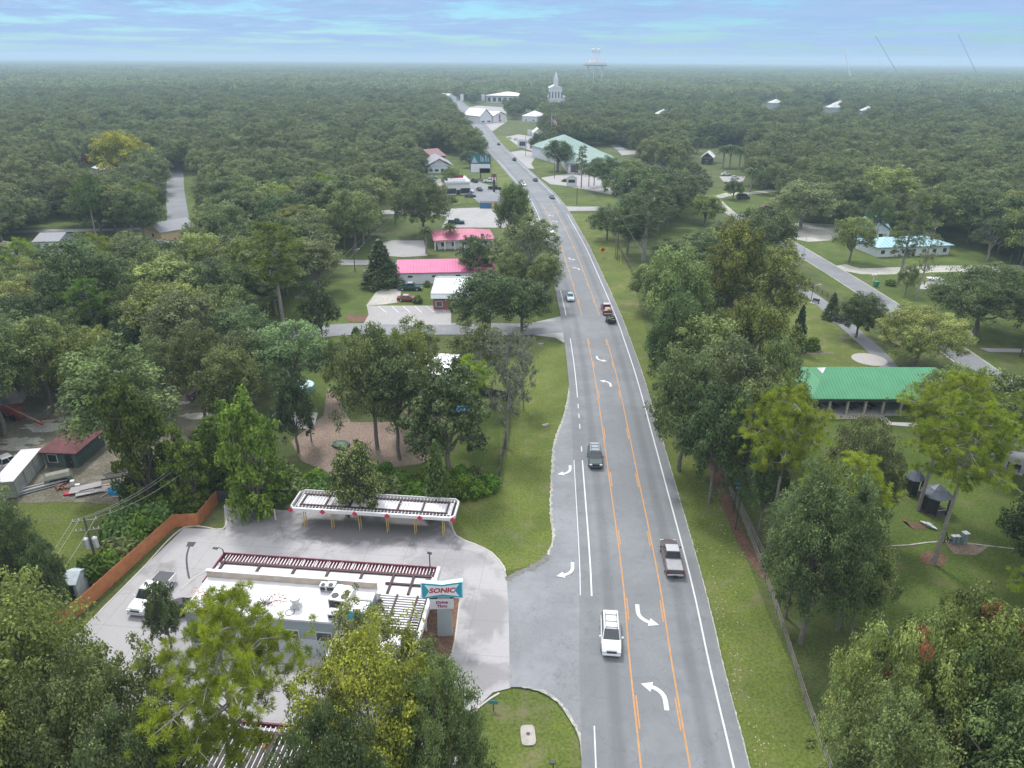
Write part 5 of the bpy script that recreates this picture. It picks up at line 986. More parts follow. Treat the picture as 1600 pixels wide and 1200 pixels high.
for i in range(len(MP) - 1):
    if i == 2: continue
    nx_ = i + 1 if i != 1 else 3
    for s in (-1, 1): wires(['power line on the left', 'power line on the right'][s > 0] + ' of the span %s' % ['beside the pine', 'before the cedar', '', 'behind the cedar'][i], [(MP[i] + Vector((s, .05, -.3)), MP[nx_] + Vector((s, .05, -.3)), .5)])
RPo = [upole('dark utility pole with a crossarm beside the highway verge', 964, 406, 340, 1, m=WOODD), upole('pale utility pole beside the dark one at the verge', 961, 404, 364, 0, m=WOODG), upole('thin pole by the crossing driveway junction', 901, 320, 292, 0, m=WOODD), upole('utility pole with a crossarm in front of the pale green complex', 866, 279, 240, 1), upole('pale pole next to the pale green complex', 875, 270, 248, 0, m=METAL, r=.12), upole('thin pole at the town forecourt', 821, 244, 212, 0, m=WOODG)]
p_ = RPo[0]; wires('power line running from the verge pole down along the fence', [(p_ + Vector((.8, 0, -.3)), Vector((P(1000, 440).x, P(1000, 440).y, 8.0)), .4), (p_ + Vector((-.8, 0, -.3)), RPo[3] + Vector((.8, 0, -.4)), 1.2)])
t0 = P(965, 412); t = thing('guy_marker', 'yellow guy wire marker below the verge poles', 'marker', (t0.x + .6, t0.y - 1.5, 0)); b = MB(); b.cyl((0, 0, 0), (0, 0, 2.2), .07, n=6); b.build('marker_tube', paint((.7, .6, .05)), t); b = MB(); b.cyl((0, 0, 2.2), (-.3, .8, 6.5), .02, n=4); b.build('guy_wire', METAL, t)
upole('slim pale pole beside the sandy strip of the side street', 1251, 425, 368, 0, m=METAL, r=.08, name='street_pole'); upole('thin pole left of the sandy lot', 1243, 376, 342, 0, m=METAL, r=.08, name='street_pole'); upole('dark lamp post beside the park path', 1267, 470, 443, 0, m=DARK, lamp=True, r=.08, name='street_lamp', w=.5)
upole('tall grey post at the left end of the green pavilion', 1232, 600, 545, 0, m=METAL, r=.08, name='street_pole'); upole('pale post on the gravel drive verge near the right edge', 1577, 413, 396, 0, m=WOODG, r=.12, name='street_pole'); upole('dark pole cut by the right edge beside the side street', 1594, 558, 508, 0, r=.18)
upole('dark pole beside the blue park sign', 1149, 828, 738, 0, m=DARK, r=.07, name='street_pole'); upole('pole rising behind the rail fence with a white globe', 1155, 790, 733, 0, m=WOODG, r=.09, name='street_pole')
upole('tall thin mast left of the low gabled house', 661, 262, 224, 0, m=WOODG, r=.14, name='street_pole'); upole('bare grey pole in the town trees left of the flagpole', 839, 214, 180, 0, m=WOODG, name='street_pole')
p = P(1512, 538); hh = hgt(1512, 538, 512); t = thing('meter_pole', 'white pole with a meter box at the edge of the side street', 'utility pole', (p.x, p.y, 0)); b = MB(); b.cyl((0, 0, 0), (0, 0, hh), .08, n=6); b.build('pole', METAL, t); b = MB(); b.b2(-.3, .3, -.35, -.1, hh * .42, hh * .68); b.build('meter_box', WHITE, t)
# signs
p = P(1146, 800); hh = hgt(1146, 800, 755); t = thing('park_sign', 'small dark sign with a blue top and a white emblem beside the rail fence', 'sign', (p.x, p.y, 0)); b = MB(); b.b2(-.36, .36, -.04, .04, hh - 1.05, hh - .2); b.build('sign_panel', DARK, t); b = MB(); b.b2(-.36, .36, -.05, .05, hh - .198, hh); b.build('top_panel', paint((.05, .3, .45)), t); b = MB(); b.cyl((0, -.05, hh - .65), (0, -.06, hh - .65), .2, n=14); b.b2(-.2, .2, -.06, -.05, hh - .85, hh - .66); b.build('emblem', WHITE, t); b = MB(); b.b2(-.04, .04, .042, .1, 0, hh); b.build('post', DARK, t)
p = P(941, 402); hh = hgt(941, 402, 384); t = thing('warning_sign', 'orange diamond warning sign on the right verge', 'sign', (p.x, p.y, 0), R(25)); b = MB(); b.cyl((0, 0, 0), (0, 0, hh - 1.2), .05, n=6); b.build('post', METAL, t); b = MB(); b.add([(0, -.06, hh - 2.2), (1.05, -.06, hh - 1.15), (0, -.06, hh - .1), (-1.05, -.06, hh - 1.15), (0, .0, hh - 2.2), (1.05, .0, hh - 1.15), (0, .0, hh - .1), (-1.05, .0, hh - 1.15)], [(0, 1, 2, 3), (7, 6, 5, 4), (0, 4, 5, 1), (1, 5, 6, 2), (2, 6, 7, 3), (3, 7, 4, 0)]); b.build('sign_panel', paint((.75, .32, .02)), t); b = MB(); b.cyl((0, -.065, hh - 1.15), (0, -.075, hh - 1.15), .4, n=12); b.build('symbol', DARK, t)
def board(name, label, x, y, yt, w, ph, parts, rz=0, m=None, r=.25, two=False):
    p = P(x, y); hh = hgt(x, y, yt); t = thing(name, label, 'sign', (p.x, p.y, 0), rz)
    for s in ((-w * .3, w * .3) if two else (0,)): b = MB(); b.cyl((s, .2, 0), (s, .2, hh - .2), r, n=8); b.build('post', m or DARK, t)
    b = MB(); b.b2(-w / 2, w / 2, -.15, .15, hh - ph, hh); b.build('sign_frame', DARK, t)
    for nm, mt, a, c, e, g in parts: b = MB(); b.b2(-w / 2 + w * a, -w / 2 + w * c, -.2, -.152, hh - ph + ph * e, hh - ph + ph * g); b.build(nm, mt, t)
    return t, hh
t, hh = board('billboard', 'roadside billboard with a dark green upper poster and a white and orange lower poster', 751, 279, 241, 9.6, 8.6, [('upper_poster', paint((.03, .16, .17)), .02, .98, .53, .98), ('lower_poster', paint((.68, .70, .72)), .02, .98, .03, .49), ('orange_patch', paint((.62, .19, .06)), .45, .97, .031, .26)])
b = MB(); b.add([(-4.2, -.21, hh - 3.9), (-1.2, -.21, hh - 3.9), (-2.9, -.21, hh - .9)], [(0, 1, 2)]); b.build('grey_peak', GREYW, t); b = MB()
for x, w_, d_ in ((.2, .2, 2.9), (1.1, .45, 2.2), (2.6, .3, 3.1), (3.7, .25, 1.9)): b.b2(x - w_, x + w_, -.215, -.205, hh - 3.3, hh - 3.6 + d_)
b.build('white_bars', GREYW, t)
t, hh = board('restaurant_sign', 'red square roof sign with a white bird like emblem on a pole before the restaurant', 715, 301, 273, 5.2, 4.6, [('sign_panel', paint((.42, .015, .06)), .02, .98, .03, .97)], r=.12); b = MB(); b.ell((0, -.21, hh - 2.3), (1.0, .03, .7)); b.ell((.7, -.21, hh - 1.8), (.5, .03, .3)); b.build('emblem', WHITE, t)
t, hh = board('sign_column', 'black sign column with a red and white round sign beside the highway grass', 772, 300, 272, 2.2, 2.6, [('red_panel', paint((.5, .05, .08)), .05, .95, .55, .9), ('white_panel', WHITE, .1, .9, .05, .5)], r=.5)
t, hh = board('monument_sign', 'white house shaped monument sign with a dark screen at the driveway', 893, 291, 277, 4.6, 3.6, [('white_face', WHITE, .0, 1, .0, 1)], two=True, m=WHITE); b = MB(); b.b2(-2.3, 2.3, -.3, .3, 0, .9); b.build('base', WHITE, t); b = MB(); b.b2(-1.5, 1.5, -.24, -.205, 1.6, 2.9); b.build('screen', GLASS, t); b = MB(); b.add([(-2.3, -.16, hh), (2.3, -.16, hh), (0, -.16, hh + 1.0), (-2.3, .16, hh), (2.3, .16, hh), (0, .16, hh + 1.0)], [(0, 1, 2), (3, 5, 4), (0, 2, 5, 3), (1, 4, 5, 2)]); b.build('gable', WHITE, t)
t, hh = board('monument_sign', 'white arched monument sign at the town forecourt', 816, 231, 218, 6.4, 5.6, [('white_face', WHITE, .0, 1, .0, 1)], two=True, m=WHITE); b = MB(); b.b2(-1.9, 1.9, -.26, -.205, hh - 3.9, hh - 1.2); b.build('screen', GLASS, t)
t, hh = board('store_sign', 'red and white store sign below the white peaked store', 775, 191, 179, 8, 6, [('red_panel', paint((.5, .06, .1)), 0, 1, .4, 1), ('white_panel', WHITE, .1, .9, .0, .36)], two=True, m=METAL)
for (x, y, yt, w, lab) in [(722, 164, 147, 4, 'tall white sign panel beside the far town street'), (755, 160, 147, 4.5, 'tall white sign left of the long white building'), (828, 212, 202, 3.5, 'tall white pylon at the forecourt edge'), (830, 170, 156, 2, 'slim white pylon in the distant trees')]: board('pylon_sign', lab, x, y, yt, w, 8 if y < 200 else 5, [('sign_panel', WHITE, 0, 1, 0, 1)], m=WHITE)
p = P(861, 226); hh = hgt(861, 226, 178); t = thing('flagpole', 'tall flagpole with a striped flag in front of the green roofed complex', 'flagpole', (p.x, p.y, 0)); b = MB(); b.cyl((0, 0, 0), (0, 0, hh), .25, .12, 8); b.build('pole', METAL, t)
b = MB(); fl_ = []
for k in range(7):
    b.mi = 0 if k % 2 == 0 else 1
    for j in range(6): x0, x1 = j * .95, (j + 1) * .95; f = lambda x, zz: (x * .62 + .25, math.sin(x * 1.3) * .4, hh - .6 - zz - x * .85); z0, z1 = k * .5, (k + 1) * .5; b.add([f(x0, z0), f(x1, z0), f(x1, z1), f(x0, z1)], [(0, 1, 2, 3)])
fo = b.build('flag', [paint((.5, .05, .08)), WHITE], t); b = MB(); f = lambda x, zz: (x * .62 + .25, math.sin(x * 1.3) * .4 - .03, hh - .6 - zz - x * .85); b.add([f(0, 0), f(2.2, 0), f(2.2, 1.9), f(0, 1.9)], [(0, 1, 2, 3)]); b.build('canton', paint((.05, .08, .3)), fo)
# wheelie bin, dumpsters, boxes
p = P(1368, 448); t = thing('wheelie_bin', 'green wheeled bin at the junction of the gravel drive', 'bin', (p.x, p.y, 0), .3); b = MB(); b.loft([[(-.4, -.4, .1), (.4, -.4, .1), (.4, .4, .1), (-.4, .4, .1)], [(-.55, -.5, 1.3), (.55, -.5, 1.3), (.55, .5, 1.3), (-.55, .5, 1.3)]]); b.build('bin_body', paint((.02, .25, .12)), t); b = MB(); b.b2(-.6, .6, -.55, .55, 1.302, 1.4); b.build('lid', paint((.02, .2, .1)), t)
p = P(1364, 440); t = thing('mailbox', 'white mailbox post at the junction of the gravel drive', 'mailbox', (p.x, p.y, 0)); b = MB(); b.box((0, 0, .8), (.15, .15, 1.6)); b.build('post', WHITE, t); b = MB(); b.b2(-.6, .6, -.25, .25, 1.6, 2.0); b.build('box', WHITE, t)
def dumpster(x, y, col, label, w=4.6, d=2.2, h=1.9, rz=0):
    p = P(x, y); t = thing('dumpster', label, 'dumpster', (p.x, p.y, .1), rz); b = MB(); b.loft([[(-w / 2, -d / 2 + .2, 0), (w / 2, -d / 2 + .2, 0), (w / 2, d / 2, 0), (-w / 2, d / 2, 0)], [(-w / 2, -d / 2, h), (w / 2, -d / 2, h), (w / 2, d / 2, h + .3), (-w / 2, d / 2, h + .3)]]); b.build('bin_body', paint(col), t); b = MB(); b.add([(-w / 2, -d / 2, h + .02), (w / 2, -d / 2, h + .02), (w / 2, d / 2, h + .34), (-w / 2, d / 2, h + .34), (-w / 2, -d / 2, h + .1), (w / 2, -d / 2, h + .1), (w / 2, d / 2, h + .42), (-w / 2, d / 2, h + .42)], [(4, 5, 6, 7), (0, 1, 5, 4), (1, 2, 6, 5), (2, 3, 7, 6), (3, 0, 4, 7)]); b.build('lid', DARK, t)
dumpster(759, 325, (.04, .14, .3), 'blue dumpster beside the roadside oak'); dumpster(773, 325, (.55, .38, .12), 'yellow brown dumpster touching the roadside oak', 4.2)
# ------------------------------------------------------------------ junk yard at the left
def container():
    p = P(29, 779); q_ = P(61, 739) - p; t = thing('storage_container', 'grey green storage container with a flat white roof at the left edge', 'container', (p.x, p.y, .05), math.atan2(q_.y, q_.x)); Lc, Wc, Hc = 8.6, 2.5, 2.5
    cm_ = mat('container_grey', (.33, .36, .34), .8, .25, 1.2); b = MB(); n = 58; pts = []
    for i in range(n + 1): pts.append((i * Lc / n, 0 if i % 4 < 2 else .05))
    pts += [(Lc, Wc), (0, Wc)]; b.prism(pts, .12, Hc); b.build('container_wall', cm_, t); b = MB(); b.b2(-.03, Lc + .03, -.05, Wc + .03, Hc + .002, Hc + .09); b.build('container_roof', ROOFW, t)
    b = MB()
    for x in (0, Lc * .33, Lc * .66, Lc): b.box((x, -.02, Hc / 2), (.1, .1, Hc))
    b.build('frame', mat('container_frame', (.26, .29, .26), .8, .2, 1), t)
    for x in (.0,): b = MB(); b.b2(x - .04, x - .002, .2, Wc / 2 - .03, .25, Hc - .2); b.build('door', cm_, t); b = MB(); b.b2(x - .04, x - .002, Wc / 2 + .03, Wc - .2, .25, Hc - .2); b.build('door', cm_, t)
container()
def pile(name, label, cat, x, y, items, rz=0):
    p = P(x, y); t = thing(name, label, cat, (p.x, p.y, .05), rz)
    for nm, mt, bxs in items:
        b = MB()
        for (c, d, r) in bxs: b.box(c, d, r)
        b.build(nm, mt, t)
    return t
rn = random.Random(6); U = rn.uniform
pile('pipe_bundle', 'bundle of long grey pipes lying along the storage container', 'pipes', 48, 768, [('pipe', METAL, [((U(-1, 1), U(-.5, .5), .1 + .06 * i), (8, .1, .1), U(-.04, .04)) for i in range(8)])], R(35))
pile('board_stack', 'grey sheet boards thrown over a red tarp corner in the junk yard', 'boards', 130, 768, [('board', mat('grey_sheet', (.30, .29, .30), .6, .15, 1), [((0, 0, .35), (3.0, 1.6, .06), .3), ((.8, .5, .5), (2.6, 1.3, .06), .5), ((1.0, -.6, .25), (2.8, 1.0, .06), .45), ((1.9, .2, .2), (2.4, 1.2, .05), .1)]), ('red_tarp', paint((.45, .02, .06)), [((-1.5, -.7, .12), (1.0, .8, .2), .2)])])
pile('lumber_pile', 'flat pale boards right of the grey sheet boards', 'boards', 150, 768, [('plank', mat('pale_lumber', (.5, .42, .38), .9, .2, 2), [((U(-.5, .5), .3 * i - .7, .1 + .03 * i), (3.2, .22, .06), .35 + U(-.05, .05)) for i in range(6)])])
pile('lumber_pile', 'dark stacked boards under the large oak beside the blue tarp', 'boards', 186, 742, [('plank', mat('dark_lumber', (.13, .12, .12), .9, .2, 2), [((U(-.4, .4), .28 * i - .8, .12 + .07 * (i % 3)), (3.4, .24, .07), .3 + U(-.08, .08)) for i in range(8)])])
p = P(190, 768); t = thing('tarp_pile', 'bright blue tarp crumpled over a pile of boards', 'tarp', (p.x, p.y, .05)); b = MB(); rr = np.random.default_rng(4); rings = []
for j, (k, z) in enumerate([(1, .05), (.92, .45), (.7, .75), (.35, .95), (.05, 1.0)]): rings.append([(1.65 * k * math.cos(a * .393) * rr.uniform(.88, 1.12), 1.25 * k * math.sin(a * .393) * rr.uniform(.88, 1.12), z * rr.uniform(.8, 1.15)) for a in range(16)])
b.loft(rings); b.build('tarp', mat('blue_tarp', (.015, .22, .42), .5, .15, 3), t); b = MB()
for i in range(9): b.box((U(-1.6, 1.9), U(-1.4, 1.0), .12), (U(1.5, 3), .14, .06), U(0, 3))
b.build('plank', mat('pale_lumber', (0, 0, 0)), t)
def oldtruck():
    p = P(93, 752); t = thing('boat_hull', 'upturned olive grey truck bed canopy lying in the junk yard', 'truck canopy', (p.x, p.y, .05), R(30)); b = MB(); b.loft([[(-1.7, -.9, .2), (1.7, -.9, .2), (1.6, -.9, .9), (-1.6, -.9, .9)], [(-1.7, -.5, .2), (1.7, -.5, .2), (1.4, -.45, 1.35), (-1.4, -.45, 1.35)], [(-1.7, .5, .2), (1.7, .5, .2), (1.4, .45, 1.35), (-1.4, .45, 1.35)], [(-1.7, .9, .2), (1.7, .9, .2), (1.6, .9, .9), (-1.6, .9, .9)]]); b.build('shell', mat('olive_shell', (.20, .21, .17), .7, .2, 1.5), t, .04)
    for s in (-1, 1): b = MB(); b.cyl((s * .9, -.95, .35), (s * .9, -.7, .35), .35, n=12); b.build('wheel', TIRE, t)
    b = MB(); b.b2(-.9, .9, -.93, -.86, .5, .8); b.build('window', GLASS, t)
oldtruck()
pile('scrap_heap', 'small heap of rusty and white scrap below the olive truck canopy', 'scrap', 100, 762, [('scrap', mat('rusty_scrap', (.2, .09, .06), .9, .3, 3), [((U(-1.5, 1.5), U(-.5, .5), .2), (U(.4, 1.4), U(.1, .4), .15), U(0, 3)) for i in range(8)]), ('drum', WHITE, [((1.2, .2, .5), (.5, .5, .9), .4), ((1.9, .0, .3), (.6, .4, .4), .1)])])
pile('debris_pile', 'white scraps and a step ladder at the right side of the large oak', 'scrap', 212, 726, [('scrap', WHITE, [((U(-1, 1), U(-.7, .7), .3), (U(.3, .9), U(.2, .5), .3), U(0, 3)) for i in range(6)]), ('ladder', METAL, [((-.5, 0, 1.0), (.08, .08, 2.0), 0), ((-.1, 0, 1.0), (.08, .08, 2.0), 0)])])
pile('pallet_stack', 'pair of thin pale rails lying on the sand below the red loader', 'boards', 70, 660, [('plank', mat('pale_lumber', (0, 0, 0)), [((0, 0, .1), (3.4, .12, .08), .5), ((.3, -.6, .1), (3.0, .12, .08), .7), ((.6, .5, .1), (2.4, .12, .08), .3)])])
def loader():
    p = P(22, 655); t = thing('tractor_loader', 'faded red machine with a long tan boom reaching right across the dirt', 'machine', (p.x, p.y, .05), R(-22)); b = MB(); b.box((-.8, .4, 1.2), (2.8, 1.8, 1.1)); b.box((.8, .2, .8), (1.6, 1.3, .8)); b.build('machine_body', mat('faded_red', (.33, .07, .06), .6, .2, 1.5), t, .12)
    b = MB(); b.cyl((-1.2, -.2, 2.3), (6.6, -.3, .9), .17, .14, 6); b.build('boom', mat('tan_boom', (.42, .27, .18), .7, .15, 2), t); b = MB(); b.box((6.4, -.3, .8), (1.4, .3, .3), 0, 0, .3); b.build('boom_head', mat('faded_red', (0, 0, 0)), t)
    for x in (-1.5, .6): b = MB(); b.cyl((x, -.8, .5), (x, -.5, .5), .5, n=14); b.build('wheel', TIRE, t)
loader()
p = P(14, 627); t = thing('tent', 'pale pink and white draped shelter at the left edge above the red machine', 'shelter', (p.x, p.y, .05), .4); b = MB(); b.loft([[(-2.4, -1.6, 0), (2.2, -1.6, 0), (2.4, 1.6, 0), (-2.4, 1.6, 0)], [(-2.2, -1.4, 1.5), (1.8, -1.3, 1.1), (2.0, 1.4, 1.2), (-2.2, 1.4, 1.6)], [(-1.8, -.2, 2.3), (1.4, -.1, 1.7), (1.4, .2, 1.7), (-1.8, .2, 2.3)]]); b.build('canvas', mat('pale_canvas', (.55, .48, .46), .8, .1, 1), t); b = MB(); b.b2(-.5, .5, -1.64, -1.5, .0, 1.1); b.build('door', GREYW, t)
p = P(533, 697); t = thing('green_tarp', 'dark green plastic sheet over a low heap on the pink soil', 'tarp', (p.x, p.y, .05), -.3); b = MB(); rings = []
for j, (k, z) in enumerate([(1, .03), (.85, .4), (.5, .6), (.05, .65)]): rings.append([(1.5 * k * math.cos(a * .449) * rr.uniform(.85, 1.15), 1.1 * k * math.sin(a * .449) * rr.uniform(.85, 1.15), z) for a in range(14)])
b.loft(rings); b.build('sheet', mat('green_sheet', (.035, .09, .055), .5, .2, 2), t)
p = P(486, 615); t = thing('blue_tarp', 'pale blue covered pool seen through the silvery oak', 'pool', (p.x - 2, p.y + 1.5, .05)); b = MB(); b.cyl((0, 0, 0), (0, 0, .9), 2.2, n=20); b.build('pool_wall', paint((.3, .5, .6)), t); b = MB(); b.cyl((0, 0, .902), (0, 0, .93), 2.1, n=20); b.build('cover', mat('pale_cover', (.5, .68, .75), .5, .1, 1), t)
p = P(708, 645); t = thing('blue_tarp', 'bright blue tarp spread under the broad magnolia', 'tarp', (p.x, p.y, .05)); b = MB(); b.box((0, 0, .3), (5.5, 2.6, .5), .1); b.build('tarp', mat('blue_tarp', (0, 0, 0)), t, .1)
p = P(1440, 445); t = thing('utility_trailer', 'small white pump shed on the sand behind the dead tree', 'shed', (p.x + 3, p.y, .05)); b = MB(); b.b2(-1.5, 1.5, -1, 1, 0, 1.6); b.build('wall', WHITE, t); b = MB(); b.b2(-1.7, 1.7, -1.2, 1.2, 1.602, 1.75); b.build('roof', ROOFW, t)
# mailboxes / stones / debris on the verges
for i, (x, y, lab) in enumerate([(852, 665, 'grey broken slab lying on the verge grass'), (845, 538, 'small white drain marker beside the junction')]):
    p = P(x, y); b = MB(); b.box((0, 0, .08), (1.0, .6, .16), .3); b.box((.35, .1, .2), (.4, .4, .1), .8); o_ = b.build('concrete_slab', C_old); o_.location = (p.x, p.y, .02); tag(o_, lab, 'slab')
b = MB(); rr = random.Random(12)
for i in range(230):
    if i % 3: k = rr.random(); y_ = 640 + 560 * k ** .8; x_ = 1086 + (y_ - 900) * .26 + 14 + abs(rr.gauss(0, 1)) * 22 + 6 * math.sin(y_ * .05)
    else: k = rr.random(); y_ = 700 + 170 * k; x_ = rr.uniform(1105, 1150) + (y_ - 780) * .28
    p = P(x_, y_); s = rr.uniform(.03, .085); b.box((p.x, p.y, .03), (s * 2, s, .03), rr.uniform(0, 3))
tag(b.build('fallen_leaves', mat('dry_leaf', (.42, .36, .26), .9, .2, 3)), kind='stuff')
# ------------------------------------------------------------------ plants
def quads_mesh(name, ce, nx, tx, sz, asp, tint, mats, mi=None, tri=False):
    """many small leaf faces from centres, normals, tangents and sizes"""
    bx = np.cross(nx, tx); s = sz[:, None]
    if tri:
        V = np.stack([ce - tx * s * asp, ce + tx * s * asp, ce + bx * s], 1); k = 3
    else:
        V = np.stack([ce - tx * s, ce - bx * s * asp + nx * s * .12, ce + tx * s, ce + bx * s * asp - nx * s * .12], 1); k = 4
    n = len(ce); me = bpy.data.meshes.new(name); me.vertices.add(n * k); me.vertices.foreach_set('co', V.reshape(-1).astype(np.float32))
    me.loops.add(n * k); me.loops.foreach_set('vertex_index', np.arange(n * k, dtype=np.int32))
    me.polygons.add(n); me.polygons.foreach_set('loop_start', np.arange(0, n * k, k, dtype=np.int32))
    for m_ in mats: me.materials.append(m_)
    if mi is not None: me.polygons.foreach_set('material_index', mi.astype(np.int32))
    me.update(calc_edges=True)
    a = me.attributes.new('tint', 'FLOAT', 'POINT'); a.data.foreach_set('value', np.repeat(np.clip(tint, 0, 1), k).astype(np.float32))
    EXT[name] = (float(np.percentile(ce[:, 2], 99.3)), float(np.percentile(np.hypot(ce[:, 0], ce[:, 1]), 97))); return me
EXT = {}
def ext(cm, name, b, mats): e = EXT[name + '_crown']; return cm, b.mesh(name + '_trunk', mats), e[0], e[1]
def nrm(a): return a / np.maximum(np.linalg.norm(a, axis=1, keepdims=True), 1e-6)
def rdirs(rg, n, up=0.0):
    d = rg.normal(size=(n, 3)); d = nrm(d); d[:, 2] += up; return nrm(d)
def clump_leaves(rg, cen, rad, n, leaf, ctint, shell=0.6, flat=1.0):
    m = len(cen); idx = np.repeat(np.arange(m), n); d = rdirs(rg, m * n, 0.25)
    rr = rg.uniform(shell, 1.08, m * n) ** 0.8; r = rad[idx] * rr
    off = d * r[:, None]; off[:, 2] *= flat
    ce = cen[idx] + off; nx = nrm(d * 0.9 + rg.normal(size=d.shape) * 0.55 + np.array([0, 0, 0.45]))
    tx = nrm(np.cross(nx, rg.normal(size=d.shape))); sz = leaf * rg.uniform(0.6, 1.4, m * n)
    return ce, nx, tx, sz, np.clip(ctint[idx] + rg.normal(size=m * n) * 0.17, 0, 1)
def limb(b, a, c, r0, r1, rg, seg=4, wob=0.12, n=5):
    a = np.array(a, float); c = np.array(c, float); ln = np.linalg.norm(c - a); pts = []; rs = []
    for i in range(seg + 1):
        t = i / seg; p = a + (c - a) * t + (rg.normal(size=3) * wob * ln * (t * (1 - t)) * 1.6); p[2] += 0.12 * ln * math.sin(math.pi * t) * 0.6
        pts.append(tuple(p)); rs.append(r0 + (r1 - r0) * t)
    b.tube(pts, rs, n); return pts
def broad_tree(name, seed, Hh, Rr, lobes, clumps, n, leaf, cb=0.35, mats=None, accents=None, bare=0.0, shape=1.0, crad=0.25, trunk_r=0.35):
    """crown and trunk meshes: lobes on an uneven envelope, clumps of leaves on the lobes, limbs running to the lobes"""
    rg = np.random.default_rng(seed); zb = Hh * cb; lc = []; lr = []
    for i in range(lobes):
        a = 2 * math.pi * (i * 0.618 + rg.uniform(-.06, .06)); q = (i + 0.5) / lobes
        el = math.asin(min(1, max(-0.35, -0.35 + 1.33 * q))); rad = rg.uniform(0.50, 0.74)
        lc.append((Rr * rad * math.cos(el) * math.cos(a), Rr * rad * math.cos(el) * math.sin(a), zb + (Hh - zb) * (0.36 + 0.46 * math.sin(el) * rg.uniform(.8, 1.1) * shape))); lr.append(Rr * rg.uniform(0.26, 0.42))
    lc = np.array(lc); lr = np.array(lr); hv = (Hh - zb) / (2 * Rr)
    idx = np.repeat(np.arange(lobes), clumps); d = rdirs(rg, len(idx), 0.35); off = d * (lr[idx] * rg.uniform(.55, 1.1, len(idx)))[:, None]; off[:, 2] *= max(0.55, min(hv * 1.1, 1.3))
    cc = lc[idx] + off; cr = Rr * crad * rg.uniform(0.45, 1.1, len(idx)); cr *= 0.8
    ct = 0.08 + 0.68 * rg.random(len(idx)) + np.repeat(rg.uniform(-.15, .25, lobes), clumps)
    ce, nx, tx, sz, ti = clump_leaves(rg, cc, cr, n, leaf, ct, 0.35, 0.75)
    keep = ce[:, 2] > 0.3; ce, nx, tx, sz, ti = ce[keep], nx[keep], tx[keep], sz[keep], ti[keep]
    mi = None
    if accents:
        fr, mode = accents; mi = np.zeros(len(ce), int)
        if mode == 'lobe':
            pick = rg.random(len(idx)) < fr; mi = np.repeat(pick, n)[keep].astype(int)
        else: mi = (rg.random(len(ce)) < fr).astype(int)
    cm = quads_mesh(name + '_crown', ce, nx, tx, sz, 0.5, ti, mats or [LM_oak], mi)
    b = MB(); top = zb + (Hh - zb) * 0.35
    limb(b, (0, 0, -0.1), (rg.uniform(-.4, .4), rg.uniform(-.4, .4), top * 0.75), trunk_r, trunk_r * .6, rg, 4, 0.05, 7)
    for i in range(lobes):
        pts = limb(b, (0, 0, top * rg.uniform(.45, .75)), lc[i] * np.array([.95, .95, 1]), trunk_r * .45, trunk_r * .12, rg, 4, .14, 4)
        for j in range(3):
            e = cc[i * clumps + j * (clumps // 3)]; limb(b, pts[rg.integers(2, 5)], e + (e - lc[i]) * rg.uniform(0.1, .6), trunk_r * .12, .015, rg, 2, .12, 3)
    return ext(cm, name, b, [BARKP if bare else BARK])
def pine_tree(name, seed, Hh, Rr, nb, tuft=0.75, blades=46, cb=0.5, mats=None, blen=0.5, bw=0.075, tn=2.8):
    rg = np.random.default_rng(seed); b = MB(); lean = rg.uniform(-.6, .6, 2)
    tr = [(lean[0] * t * t, lean[1] * t * t, Hh * t * .95 - .1) for t in np.linspace(0, 1, 7)]; b.tube(tr, [0.3 * (1 - 0.75 * t) for t in np.linspace(0, 1, 7)], 7)
    cc = []; cr = []; ct = []
    for i in range(nb):
        t = cb + (1 - cb) * (i + rg.random()) / nb; a = i * 2.4 + rg.uniform(-.5, .5); q = (t - cb) / (1 - cb)
        ln = Rr * (1.0 if q < 0.55 else (1 - (q - .55) * 1.4)) * rg.uniform(0.55, 1.08) * (0.72 + .5 * min(1, q * 3))
        s = (lean[0] * t * t, lean[1] * t * t, Hh * t * .95); e = (s[0] + ln * math.cos(a), s[1] + ln * math.sin(a), s[2] + ln * rg.uniform(-.05, .35))
        pts = limb(b, s, e, 0.085, 0.025, rg, 4, .12, 4); nt = max(4, int(ln * tn)); bt = rg.uniform(-.15, .2)
        for j in range(nt):
            u = 0.38 + 0.62 * j / nt; p = np.array(s) + (np.array(e) - np.array(s)) * u + np.array([0, 0, .07 * ln * math.sin(math.pi * u)]); p += rg.normal(size=3) * np.array([.62, .62, .34]) * (ln * .17 + .18)
            cc.append(p); cr.append(tuft * rg.uniform(.6, 1.15)); ct.append(0.48 + bt + rg.uniform(-.25, .25))
            if rg.random() < .5: b.cyl(pts[min(3, int(u * 4))], tuple(p), .02, .01, 3, False)
    for j in range(6): cc.append(np.array([lean[0], lean[1], Hh * .95]) + rg.normal(size=3) * np.array([.6, .6, .4])); cr.append(tuft); ct.append(.6)
    cc = np.array(cc); cr = np.array(cr); ct = np.array(ct); idx = np.repeat(np.arange(len(cc)), blades)
    d = rdirs(rg, len(idx), .35); base = cc[idx] + d * (cr[idx] * rg.uniform(.05, .55, len(idx)))[:, None]
    tx = nrm(np.cross(d, rg.normal(size=d.shape))); nx = np.cross(tx, d); sz = blen * cr[idx] * rg.uniform(.7, 1.35, len(idx))
    cm = quads_mesh(name + '_crown', base, nx, tx, sz, bw / blen * 1.0, ct[idx] + rg.normal(size=len(idx)) * .14, mats or [LM_pine], tri=True)
    return ext(cm, name, b, [BARKP])
